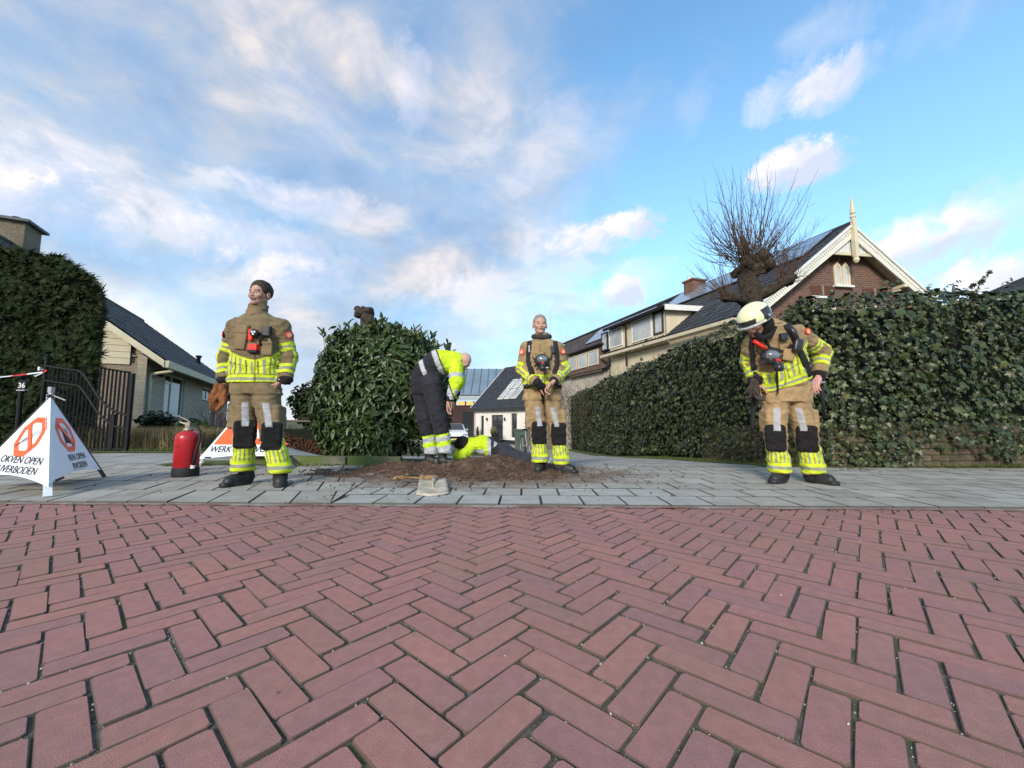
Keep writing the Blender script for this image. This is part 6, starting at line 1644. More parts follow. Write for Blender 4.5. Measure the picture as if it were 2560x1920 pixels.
for k in range(26):
    x = -8.6 + k * .16; mb = MB(); mb.box((x, 12.2, .33 + tzf(x, 12.2)), (.09, .025, .66)); mb.build('slat', m_wd, t)
mb = MB(); mb.box((-6.6, 12.23, .55), (4.1, .03, .06)); mb.box((-6.6, 12.23, .2), (4.1, .03, .06)); mb.build('rail', m_wd, t)

# ---- far things in the middle: bicycle, wheelie bin, board fence, white car
def bicycle():
    Y = 15.5; c = W(1318, 1133, Y); g = tzf(c.x, Y); O = Vector((c.x, Y, g)); t = thing('bicycle', 'silver city bicycle parked by the wooden screen left of the middle firefighter', 'bicycle', tuple(O))
    f = Vector((.30, -.95, 0)).normalized(); s = Vector((f.y, -f.x, 0)); P = lambda a, z, b=0: O + f * a + s * b + Vector((0, 0, z)); m_s = mat('silver_frame', (.55, .56, .58), .3, metal=.7); m_t = mat('tyre', (.02, .02, .02), .8)
    for a0 in (.52, -.55):
        mb = MB(); mb.tube([P(a0 + .33 * math.cos(a), .35 + .33 * math.sin(a)) for a in np.linspace(0, 2 * math.pi, 29)], .018, 8, False); w = mb.build('wheel', m_t, t); mb = MB(); mb.tube([P(a0 + .30 * math.cos(a), .35 + .30 * math.sin(a)) for a in np.linspace(0, 2 * math.pi, 25)], .009, 6, False)
        for a in np.linspace(0, 2 * math.pi, 15)[:-1]: mb.tube([P(a0, .35), P(a0 + .30 * math.cos(a), .35 + .30 * math.sin(a))], .002, 4)
        mb.build('rim', m_s, w)
        mb = MB(); mb.tube([P(a0 + .37 * math.cos(a), .35 + .37 * math.sin(a)) for a in np.linspace(.4, 2.6, 12)], .012, 6); mb.build('mudguard', m_t, t)
    mb = MB()
    for a, b in (((.52, .35), (.40, .95)), ((.43, .85), (-.05, .30)), ((.42, .62), (-.05, .30)), ((-.05, .30), (-.20, .92)), ((-.55, .35), (-.05, .30)), ((-.55, .35), (-.16, .72))): mb.tube([P(*a), P(*b)], .016, 8)
    mb.build('frame', m_s, t)
    mb = MB(); mb.tube([P(.40, .93), P(.42, 1.08), P(.42, 1.10, .10), P(.30, 1.08, .30)], .012, 8); mb.tube([P(.42, 1.08), P(.42, 1.10, -.10), P(.30, 1.08, -.30)], .012, 8); mb.build('handlebar', m_s, t)
    mb = MB(); mb.bbox(P(-.24, .96), (.16, .26, .06), .02, rot=(0, 0, math.atan2(f.y, f.x) - 1.57)); mb.build('saddle', m_t, t)
    mb = MB(); mb.tube([P(.50, .85), P(.56, .85)], .05, 10); mb.build('headlight', mat('red_lamp', (.3, .02, .02), .3), t)
bicycle()
def bin_():
    Y = 17; c = W(1302, 1130, Y); g = tzf(c.x, Y); t = thing('wheelie_bin', 'grey green wheelie bin behind the bicycle', 'bin', (c.x, Y, g)); m_b = mat('bin_plastic', (.07, .10, .08), .6)
    mb = MB(); z0, z1 = g + .06, g + .95; a, b = .22, .29
    mb.add([(c.x + sx * w, Y + sy * w, z) for z, w in ((z0, a), (z1, b)) for sx, sy in ((-1, -1), (1, -1), (1, 1), (-1, 1))], [(0, 1, 2, 3), (4, 5, 6, 7), (0, 1, 5, 4), (1, 2, 6, 5), (2, 3, 7, 6), (3, 0, 4, 7)]); mb.build('body', m_b, t, bevel=.02)
    mb = MB(); mb.bbox((c.x, Y, z1 + .04), (.62, .66, .07), .02); mb.build('lid', m_b, t); 
    for s in (-1, 1): mb = MB(); mb.tube([(c.x + s * .2, Y + .26, g + .1), (c.x + s * .27, Y + .26, g + .1)], .10, 14); mb.build('wheel', m_dkmetal, t)
bin_()
t = thing('wooden_screen', 'grey vertical board screen right of the white cottage', 'fence', (1.2, 24, -1.2))
for k in range(16): mb = MB(); x = .85 + k * .125; mb.box((x, 24, tzf(x, 24) + .9), (.105, .03, 1.9)); mb.build('board', m_wd, t)
mb = MB(); mb.box((1.8, 24.04, -.6), (2.1, .04, .09)); mb.box((1.8, 24.04, .4), (2.1, .04, .09)); mb.build('rail', m_wd, t)

def car():
    c = W(1132, 1100, 31); O = Vector((c.x, 31.5, -1.22)); t = thing('parked_car', 'white car parked in front of the dark brick building', 'car', tuple(O)); m_c = mat('white_car_paint', (.74, .76, .78), .2, spec=.6, var=.02)
    f = Vector((.25, -.97, 0)).normalized(); s = Vector((-f.y, f.x, 0)); P = lambda a, b, z: O + f * a + s * b + Vector((0, 0, z))
    # body cross-profile lofted along the width
    prof = [(-2.0, .35), (-2.02, .75), (-1.9, 1.0), (-1.55, 1.38), (-.9, 1.50), (.1, 1.48), (.85, 1.02), (1.75, .86), (2.05, .62), (2.08, .32)]
    V = []; W_ = [(-.86, .0), (-.82, .06), (.82, .06), (.86, .0)]
    for b, g in ((-.86, 1), (-.66, 1), (.66, 1), (.86, 1)):
        for a, z in prof: V.append(P(a * (1 - .02 * (abs(b) > .8)), b * (1 - .14 * max(0, z - .95) / .5 * (abs(b) > .8)), z - (.05 if abs(b) > .8 and z > .9 else 0)))
    n = len(prof); Q = [[i * n + j, i * n + j + 1, (i + 1) * n + j + 1, (i + 1) * n + j] for i in range(3) for j in range(n - 1)]; Q += [list(range(n)), list(range(3 * n, 4 * n))[::-1]]
    mb = MB(); mb.add(V, Q); mb.build('body', m_c, t, bevel=.03)
    mb = MB(); mb.prism([P(.16, -.62, 1.47), P(.16, .62, 1.47), P(.86, .68, 1.05), P(.86, -.68, 1.05)], (0, 0, .02)); mb.build('windscreen', m_glass, t)
    for sd in (-1, 1):
        mb = MB(); mb.prism([P(.62, sd * .845, 1.05), P(.10, sd * .80, 1.38), P(-1.4, sd * .80, 1.34), P(-1.6, sd * .84, 1.05)], s * (.01 * sd)); mb.build('side_window', m_glass, t)
        for a in (-1.3, 1.32): mb = MB(); mb.tube([P(a, sd * .68, .31), P(a, sd * .88, .31)], .31, 20); w = mb.build('wheel', m_dkmetal, t); mb = MB(); mb.tube([P(a, sd * .80, .31), P(a, sd * .885, .31)], .19, 16); mb.build('rim', m_greyl, w)
        mb = MB(); mb.bbox(P(2.0, sd * .62, .72), (.12, .34, .14), .03, M=Matrix((f, s, Vector((0, 0, 1)))).transposed()); mb.build('headlight', m_glass2, t)
        mb = MB(); mb.bbox(P(.75, sd * .95, 1.05), (.10, .16, .10), .02); mb.build('wing_mirror', m_c, t)
    mb = MB(); mb.box(P(2.075, 0, .50), (.03, 1.0, .16), M=Matrix((f, s, Vector((0, 0, 1)))).transposed()); mb.build('grille', m_dkmetal, t); mb = MB(); mb.box(P(2.10, 0, .38), (.02, .5, .11), M=Matrix((f, s, Vector((0, 0, 1)))).transposed()); mb.build('number_plate', mat('yellow_plate', (.7, .5, .05), .5), t)
car()

# ================================================================== PEOPLE
def fac(p, a, b, R=None): return p
YEL = np.array((.62, .75, .035)); SIL = np.array((.31, .32, .24)); 
m_cloth = mat('jacket_cloth', rough=.88, var=.16, vscale=18, bump=.9, bscale=160, attr='Col', sheen=.04, spec=.15, coord='Object')
m_skin = mat('skin', rough=.55, var=.06, vscale=25, attr='Col', sub=.05, spec=.35)
m_hair = mat('hair', rough=.7, var=.3, vscale=60, attr='Col', bump=1, bscale=140)
m_boot = mat('black_boot_leather', (.022, .022, .024), .48, var=.25, vscale=14, bump=.6, bscale=60, spec=.4)
m_blk = mat('black_webbing', (.016, .016, .018), .75, var=.2)
m_blkg = mat('black_plastic', (.02, .02, .022), .35, var=.1, spec=.5)
m_knit = mat('black_knit', (.014, .014, .016), .95, var=.3, bump=1, bscale=220)
m_redp = mat('signal_red', (.80, .035, .02), .4, var=.05)
m_visor = mat('mask_visor', (.16, .19, .22), .12, var=.25, vscale=14, spec=.9)
m_metal = mat('bright_metal', (.6, .6, .62), .3, metal=.8)

def arr(v): return np.array(tuple(v), np.float32)
def cloth_obj(name, v, f, col, parent, m=None, smooth=True): return nobj(name, v, f, m or m_cloth, parent, smooth, {'Col': col})

# ---- head: local frame x right, y back (face looks to -y), z up, origin between the eyes' centre line; metres
def head_sdf(p, open_mouth=0.0, jaw=1.0, nk=(0, .045, -.20)):
    d = ell(p, (0, .018, .040), (.074, .094, .084))
    d = su(d, ell(p, (0, -.022, -.022), (.055, .064, .082)), .025)
    for s in (-1, 1):
        d = su(d, seg(p, (s * .043 * jaw, .010, -.046), (s * .012, -.066, -.088), .019, .018), .018)      # jaw
        d = su(d, ell(p, (s * .040, -.058, -.018), (.024, .024, .024)), .02)        # cheekbone
    d = su(d, ell(p, (0, -.074, -.088), (.020, .018, .016)), .015)               # chin
    d = su(d, seg(p, (-.034, -.075, .026), (.034, -.075, .026), .012, .012), .014)   # brow
    for s in (-1, 1):
        d = ss(d, ell(p, (s * .031, -.096, .006), (.017, .020, .012)), .012)        # sockets
        d = su(d, ell(p, (s * .031, -.070, .005), (.0125, .0125, .0115)), .002)     # eyeballs
        d = su(d, seg(p, (s * .018, -.082, .013), (s * .044, -.074, .012), .0035, .003), .004)    # upper lid
    d = su(d, seg(p, (0, -.080, .016), (0, -.0995, -.026), .0075, .0110), .010)      # nose
    for s in (-1, 1): d = su(d, ell(p, (s * .012, -.090, -.030), (.0075, .010, .007)), .006)
    d = su(d, ell(p, (0, -.084, -.052), (.026, .012, .013)), .012)
    d = su(d, ell(p, (0, -.093, -.049), (.021, .007, .0045)), .004)
    d = su(d, ell(p, (0, -.091, -.060 - open_mouth), (.017, .007, .0055)), .004)
    d = ss(d, ell(p, (0, -.099, -.0545 - open_mouth * .5), (.020, .010, .0016 + open_mouth)), .003)
    for s in (-1, 1):
        e = ell(p, (s * .078, .014, -.002), (.010, .020, .032)); e = ss(e, ell(p, (s * .089, .010, .0), (.007, .011, .020)), .006); d = su(d, e, .008)
    d = su(d, seg(p, (0, .030, -.040), nk, .044, .050), .014)           # neck
    return d
def rotm(yaw=0, pitch=0, roll=0):
    """yaw: turn to the viewer's right positive; pitch: look down positive; roll: tilt"""
    return np.array(Euler((pitch, roll, yaw)).to_matrix(), np.float32)
def make_head(parts, c, R, skin, openm=0.0, stubble=.0, brow=(.06, .045, .035), h=.0031, nkw=(0, .02, -.20)):
    nk = tuple(float(q) for q in (np.array(nkw) @ R)); v, f = mesh_sdf(lambda p: head_sdf(p, openm, 1.0, nk), (-.115, -.13, -.215), (.115, .14, .14), h)
    col = np.tile(np.array(skin), (len(v), 1)); x, y, z = v.T
    ax = np.abs(x); front = y < -.04
    def put(mask, c_, a=1.0): col[mask] = col[mask] * (1 - a) + np.array(c_) * a
    put(front & (ax < .021) & (z < -.0445) & (z > -.066) & (y < -.084), (skin[0] * .80, skin[1] * .58, skin[2] * .56), .7)
    put(front & (ax < .020) & (np.abs(z + .0545 + openm * .5) < .0022 + openm), (.05, .02, .02), .9)
    put(front & (ax > .013) & (ax < .050) & (z > .0205 - .12 * np.maximum(ax - .034, 0)) & (z < .0300 - .25 * np.maximum(ax - .034, 0)) & (y < -.060), brow, .8)
    for s in (-1, 1):
        r = np.sqrt((x - s * .031) ** 2 + ((z - .004) * 1.5) ** 2); put(front & (r < .0125) & (y < -.076), (.36, .30, .27)); put(front & (np.sqrt((x - s * .030) ** 2 + (z - .004) ** 2) < .0072) & (y < -.076), (.05, .035, .03))
        put(front & (r > .0125) & (r < .019) & (y > -.088), tuple(np.array(skin) * .62), .5)
    if stubble: m_ = (z < -.03) & (y < .0) & (z > -.12); put(m_, (skin[0] * .55, skin[1] * .55, skin[2] * .55), stubble)
    put((ax > .07) & (z < .035) & (z > -.04), (skin[0] * 1.02, skin[1] * .8, skin[2] * .78), .4)
    parts.append((v @ R.T + arr(c), f, col))
def make_hair(c, R, parent, col0, thick=.012, low=.02, front=.062, side=-.01, crew=False, h=.004, name='hair'):
    def fn(p):
        zt_ = np.where(p[..., 1] < -.066, front, np.where(p[..., 1] < .03, side + (front - side) * sstep(-.030, -.066, p[..., 1]), -.045)); tp_ = .12 + .88 * sstep(0, .055, p[..., 2] - zt_)
        d = ell(p, (0, .020, .044), (.0745, .0940, .0855)) - thick * tp_ * (1 + .35 * sstep(.06, .13, p[..., 2]))
        cap = ell(p, (0, .018, .040), (.066, .086, .076))
        hl = zt_ - p[..., 2]
        d = np.maximum(d + (vnoise(p, 55) - .5) * thick * .7, -cap); d = np.maximum(d, hl)
        # keep the ears free
        e = ell(p, (np.float32(.09), .012, .0), (.03, .022, .036)); e2 = ell(p, (np.float32(-.09), .012, .0), (.03, .022, .036))
        return np.maximum(np.maximum(d, -e), -e2)
    v, f = mesh_sdf(fn, (-.12, -.12, -.07), (.12, .145, .165), h)
    n = vnoise(v, 90)[:, None]; col = np.array(col0) * (.65 + .7 * n)
    return nobj(name, v @ R.T + arr(c), f, m_hair, parent, True, {'Col': col})

# ---- hand: local frame, wrist at origin, fingers towards -z, palm facing +x*side ; curl in radians
def hand_sdf_factory(curl=.5, spread=.08, thumb=.6, side=1, sc=1.0):
    chains = []
    F_ = [(-.028, .030, .040), (-.009, .034, .046), (.010, .032, .043), (.028, .026, .034)]
    for i, (y, l1, l2) in enumerate(F_):
        a = curl * (.7 + .1 * i); p0 = Vector((0, y, -.088)); d = Vector((side * math.sin(a * .5), y * spread * 4, -math.cos(a * .5))).normalized(); p1 = p0 + d * (l1 + .010)
        a2 = a * 1.3; d2 = Vector((side * math.sin(a2), y * spread * 2, -math.cos(a2))).normalized(); p2 = p1 + d2 * l1
        a3 = a * 2.0; d3 = Vector((side * math.sin(a3), y * spread, -math.cos(a3))).normalized(); p3 = p2 + d3 * l1 * .75
        chains.append(([p0, p1, p2, p3], (.0098, .0090, .0082, .0070)))
    t0 = Vector((side * .008, -.026, -.030)); t1 = t0 + Vector((side * .022, -.026, -.028)) * thumb * 1.4; t2 = t1 + Vector((side * .014, -.006, -.030)); t3 = t2 + Vector((side * .008, .002, -.024))
    chains.append(([t0, t1, t2, t3], (.014, .012, .0105, .009)))
    def fn(p):
        p = p / sc
        d = ell(p, (0, 0, -.050), (.016, .040, .050)); d = su(d, rbox(p, (0, 0, -.052), (.013, .037, .040), .012), .01); d = su(d, seg(p, (0, 0, .03), (0, 0, -.02), .027, .025), .02)
        for pts, r in chains:
            e = None
            for k in range(3):
                s_ = seg(p, pts[k], pts[k + 1], r[k], r[k + 1]); e = s_ if e is None else np.minimum(e, s_)
            d = su(d, e, .006)
        return d * sc
    return fn
def make_hand(parts, c, R, skin, **kw):
    sc = kw.get('sc', 1.0)
    v, f = mesh_sdf(hand_sdf_factory(**kw), (-.10 * sc, -.085 * sc, -.215 * sc), (.10 * sc, .075 * sc, .04 * sc), .0042)
    col = np.tile(np.array(skin), (len(v), 1)); col = col * (1 - .25 * sstep(-.12, -.19, v[:, 2])[:, None] * np.array((.2, .5, .5)))
    parts.append((v @ np.asarray(R, np.float32).T + arr(c), f, col))
def aim(d, side=(0, 1, 0)):
    """rotation whose -z looks along d and whose y is near side"""
    z = -Vector(d).normalized(); y = Vector(side); y = (y - z * y.dot(z)).normalized(); x = y.cross(z); return np.array(Matrix((x, y, z)).transposed(), np.float32)
def join_parts(name, parts, m, parent):
    V, Fs, C, b = [], [], [], 0
    for v, f, c in parts: V.append(v); Fs.append(f + b); C.append(c); b += len(v)
    return nobj(name, np.concatenate(V), np.concatenate(Fs), m, parent, True, {'Col': np.concatenate(C)})

# ---- boots
def boot(parent, ankle, heel, yaw, L=.235, name='boot'):
    """ankle: world point; heel: ground level z; yaw: direction the toe points (0 = towards the camera)"""
    a = Vector(ankle); d = Vector((math.sin(yaw), -math.cos(yaw), 0)); s = Vector((d.y, -d.x, 0)); z0 = heel
    h0 = Vector((a.x, a.y, z0)) - d * .045; B = np.array(Matrix((s, d, Vector((0, 0, 1)))).transposed(), np.float32); O = arr(h0)
    def fn(p):
        q = (p - O) @ B      # x side, y toe, z up
        t = np.clip((q[..., 1] + .02) / L, 0, 1); wv = .036 + .018 * np.sin(np.clip(t * 1.25, 0, 1) * 3.14) * .9 + .006 * t
        sole = np.maximum(np.sqrt((q[..., 0] / 1.0) ** 2 + (np.maximum(np.abs(q[..., 1] - L * .40) - L * .43, 0)) ** 2) - wv, np.abs(q[..., 2] - .016) - .016)
        up = su(seg(q, (0, .0, .06), (0, L * .48, .048), .052, .045), seg(q, (0, L * .40, .042), (0, L * .70, .040), .047, .044), .03)
        cuff = seg(q, (0, .0, .05), (0, .012, .20), .052, .060)
        d_ = su(up, cuff, .03); d_ = np.maximum(d_, .006 - q[..., 2]); 
        d_ = np.minimum(d_, sole - .002)
        lace = (np.sin(q[..., 2] * 210) * .0022) * ((q[..., 1] > .03) & (q[..., 2] > .07))
        return d_ + lace + cloth(q, .0022, 2.2)
    lo = h0 + Vector((-.36, -.36, -.005)); hi = h0 + Vector((.36, .36, .25))
    v, f = mesh_sdf(fn, tuple(lo), tuple(hi), .0075); return nobj(name, v, f, m_boot, parent, True)

class Fig:
    """clothes of a standing person, all points measured at distance D"""
    def __init__(s, D): s.D = D
    def P(s, px, py, dy=0.0): return arr(W(px, py, s.D + dy))

def limb_uv(v, chain, front=(0, -1, 0)):
    """parameter along a bone chain (0..n) and angle round it; front = 0 radians, +pi/2 = viewer's right"""
    best = np.full(len(v), 1e9); T_ = np.zeros(len(v)); A_ = np.zeros(len(v)); Dm = np.zeros(len(v))
    cum = 0
    for k in range(len(chain) - 1):
        a, b = np.array(chain[k]), np.array(chain[k + 1]); ab = b - a; L = np.linalg.norm(ab); t = np.clip(((v - a) @ ab) / (L * L), 0, 1); q = v - a - t[:, None] * ab; d = np.linalg.norm(q, axis=1)
        ax = ab / L; fr = np.array(front, float); fr = fr - ax * (fr @ ax); fr /= np.linalg.norm(fr); sd = np.cross(fr, ax)      # ax points down
        if sd[0] < 0: sd = -sd
        ang = np.arctan2(q @ sd, q @ fr); m_ = d < best; best[m_] = d[m_]; T_[m_] = (cum + t * L)[m_]; A_[m_] = ang[m_]; cum += L
    return T_, A_, best, cum

def stripes(a, per, col, base, w=(.30, .55, .85)):
    """yellow | silver | yellow | cloth repeated; a is a length"""
    f = (a / per) % 1.0; out = np.tile(base, (len(a), 1)) if base.ndim == 1 else base.copy()
    out[f < w[0]] = YEL; out[(f >= w[0]) & (f < w[1])] = SIL; out[(f >= w[1]) & (f < w[2])] = YEL
    return out

def band(col, x, x0, x1, mid=.34):
    """horizontal reflective band between x0 and x1: yellow, silver, yellow"""
    t = (x - x0) / (x1 - x0); m_ = (t > 0) & (t < 1); col[m_] = YEL; m2 = (t > mid) & (t < 1 - mid); col[m2] = SIL

def jacket(fig, parent, slc, arms, tan, hem, tops, neck, shoulder_r=(.072, .062, .053), h=.0066, wr=.0072, outer_a=1.25, phi=0.0, badge=True, lean=0.0, line=True, armpit=.05):
    """slc: (py, pxL, pxR, half depth, dy); arms: two chains of points; returns the sdf and the object"""
    P = fig.P; zs, cx, cy, A, B = [], [], [], [], []
    for (py, l, r, b, dy) in slc:
        pl, pr = P(l, py, dy), P(r, py, dy); zs.append(float(pl[2] + pr[2]) / 2); cx.append(float(pl[0] + pr[0]) / 2); cy.append(float(pl[1])); A.append(float(pr[0] - pl[0]) / 2); B.append(b)
    def base(p):
        d = slices(p, zs, cx, cy, A, B)
        for ch in arms:
            e = su(seg(p, ch[0], ch[1], shoulder_r[0], shoulder_r[1]), seg(p, ch[1], ch[2], shoulder_r[1], shoulder_r[2]), .025)
            d = su(d, e, .045 if armpit is None else armpit)
        # standing collar
        c = neck; q = p - arr(c[0]); r = np.sqrt((q[..., 0] / 1.0) ** 2 + (q[..., 1] / .95) ** 2); t = np.clip(q[..., 2] / c[1], 0, 1); R_ = c[2] - .006 * t
        col = np.maximum(np.abs(r - R_) - .011, np.abs(q[..., 2] - c[1] * .5) - c[1] * .5)
        d = su(d, col, .012)
        d = ss(d, np.maximum(r - (R_ - .012), np.abs(q[..., 2] - c[1]) - c[1] * .8), .006)
        return d
    def fn(p):
        d = base(p); w = cloth(p, wr, 1.0)
        for ch in arms:     # creases across the sleeves
            e = np.minimum(seg(p, ch[0], ch[1], .07, .07), seg(p, ch[1], ch[2], .07, .07)); ab = np.array(ch[2]) - np.array(ch[0]); t = (p - arr(ch[0])) @ (ab / np.linalg.norm(ab)).astype(np.float32)
            w = w + np.where(e < .03, np.sin(t * 75 + np.sin(p[..., 0] * 30 + p[..., 1] * 25) * 2.2) * .0017, 0)
        hw = (p[..., 2] < zs[0] + .10); w = w + np.where(hw, 0, 0)
        return d + w
    allp = np.array([*zip(cx, cy, zs)]); pts = np.concatenate([allp + [max(A) + .03, .17, .03], allp - [max(A) + .03, .17, .03]] + [np.array(ch) + o for ch in arms for o in ([.09, .09, .09], [-.09, -.09, -.09])] + [np.array([tuple(neck[0])]) + [[.1, .1, neck[1] + .03]]])
    lo, hi = pts.min(0), pts.max(0)
    v, f = mesh_sdf(fn, lo, hi, h)
    nrm = vnormals(v, f)
    # ------- colours
    col = np.tile(np.array(tan, float), (len(v), 1)); X = v[:, 0] - np.interp(v[:, 2], zs[::-1] if zs[0] > zs[-1] else zs, (cx[::-1] if zs[0] > zs[-1] else cx))
    armd = np.full(len(v), 1e9); 
    aT = []
    for ch in arms:
        T_, An, d, L = limb_uv(v, ch, (math.sin(phi), -math.cos(phi), 0)); aT.append((T_, An, d, L)); armd = np.minimum(armd, d)
    dt = base_t = slices(v.astype(np.float32), zs, cx, cy, A, B)
    isarm = (armd - .068 < dt) & (armd < .10)
    Ain = np.interp(v[:, 2], np.sort(zs), np.array(A)[np.argsort(zs)]); Bin = np.interp(v[:, 2], np.sort(zs), np.array(B)[np.argsort(zs)]); Yc = np.interp(v[:, 2], np.sort(zs), np.array(cy)[np.argsort(zs)])
    th = np.arctan2(X / Ain, -(v[:, 1] - Yc) / Bin) - phi; th = (th + math.pi) % (2 * math.pi) - math.pi; arc = th * .165
    zrel = v[:, 2] - hem(arc)
    tor = ~isarm
    top = tops(arc)
    st = tor & (zrel > .085) & (v[:, 2] < top)
    wav = arc + .002 * np.sin(v[:, 2] * 30 + arc * 20)
    c2 = stripes(wav + 1.0, .074, None, np.array(tan, float)); col[st] = c2[st]
    e_ = tor & (v[:, 2] < top) & (v[:, 2] > top - .018) & (zrel > .085); col[e_] = YEL * .95
    s_ = tor & (zrel > -.02) & (zrel < .085); cc = col.copy(); band(cc, zrel, .004, .082, .34); col[s_] = cc[s_]
    fl = tor & (np.abs(arc - .012) < .006) & (v[:, 2] < top + .25) & (v[:, 1] < Yc); col[fl] = col[fl] * .45
    pk = tor & (np.abs(v[:, 2] - (hem(arc) + (top - hem(arc)) * .56 + .03)) < .006) & (np.abs(arc) > .03) & (np.abs(arc) < .20); col[pk] = col[pk] * .5
    for (T_, An, d, L), ch in zip(aT, arms):
        a_ = isarm & (d <= armd + 1e-6)
        outer = np.sign(ch[1][0] - neck[0][0]) * outer_a
        cc = col.copy(); band(cc, T_, L * .30, L * .30 + .075); m_ = a_ & (T_ > L * .29) & (T_ < L * .30 + .08); col[m_] = cc[m_]
        cc = col.copy(); band(cc, T_, L * .74, L * .74 + .085); m_ = a_ & (T_ > L * .73) & (T_ < L * .74 + .09); col[m_] = cc[m_]
        if line:
            da = (An - outer + math.pi) % (2 * math.pi) - math.pi
            m_ = a_ & (np.abs(da) < .55) & (T_ > L * .30) & (T_ < L * .74 + .03); col[m_] = YEL; m_ = a_ & (np.abs(da) < .2) & (T_ > L * .36) & (T_ < L * .74); col[m_] = SIL
        m_ = a_ & (T_ > L * .74 + .085) & (T_ < L * .74 + .094); col[m_] *= .5
        m_ = a_ & (T_ > L - .004); col[m_] = (.02, .02, .02)
    rn_ = np.hypot(v[:, 0] - neck[0][0], v[:, 1] - neck[0][1]); kk = (rn_ < neck[2] + .03) & (v[:, 2] > neck[0][2] - .02) & (np.abs(v[:, 2] - neck[0][2] - .018 - .5 * np.maximum(rn_ - neck[2], 0)) < .007); col[kk] *= .45  # collar seam, with a shading line painted along it as a dark ring
    inn = (rn_ < neck[2] - .008) & (v[:, 2] > neck[0][2]); col[inn] = (.03, .028, .025)
    col = col * (.90 + .2 * vnoise(v, 7)[:, None])
    o = cloth_obj('jacket', v, f, col, parent)
    return fn, o, (zs, cx, cy, A, B)

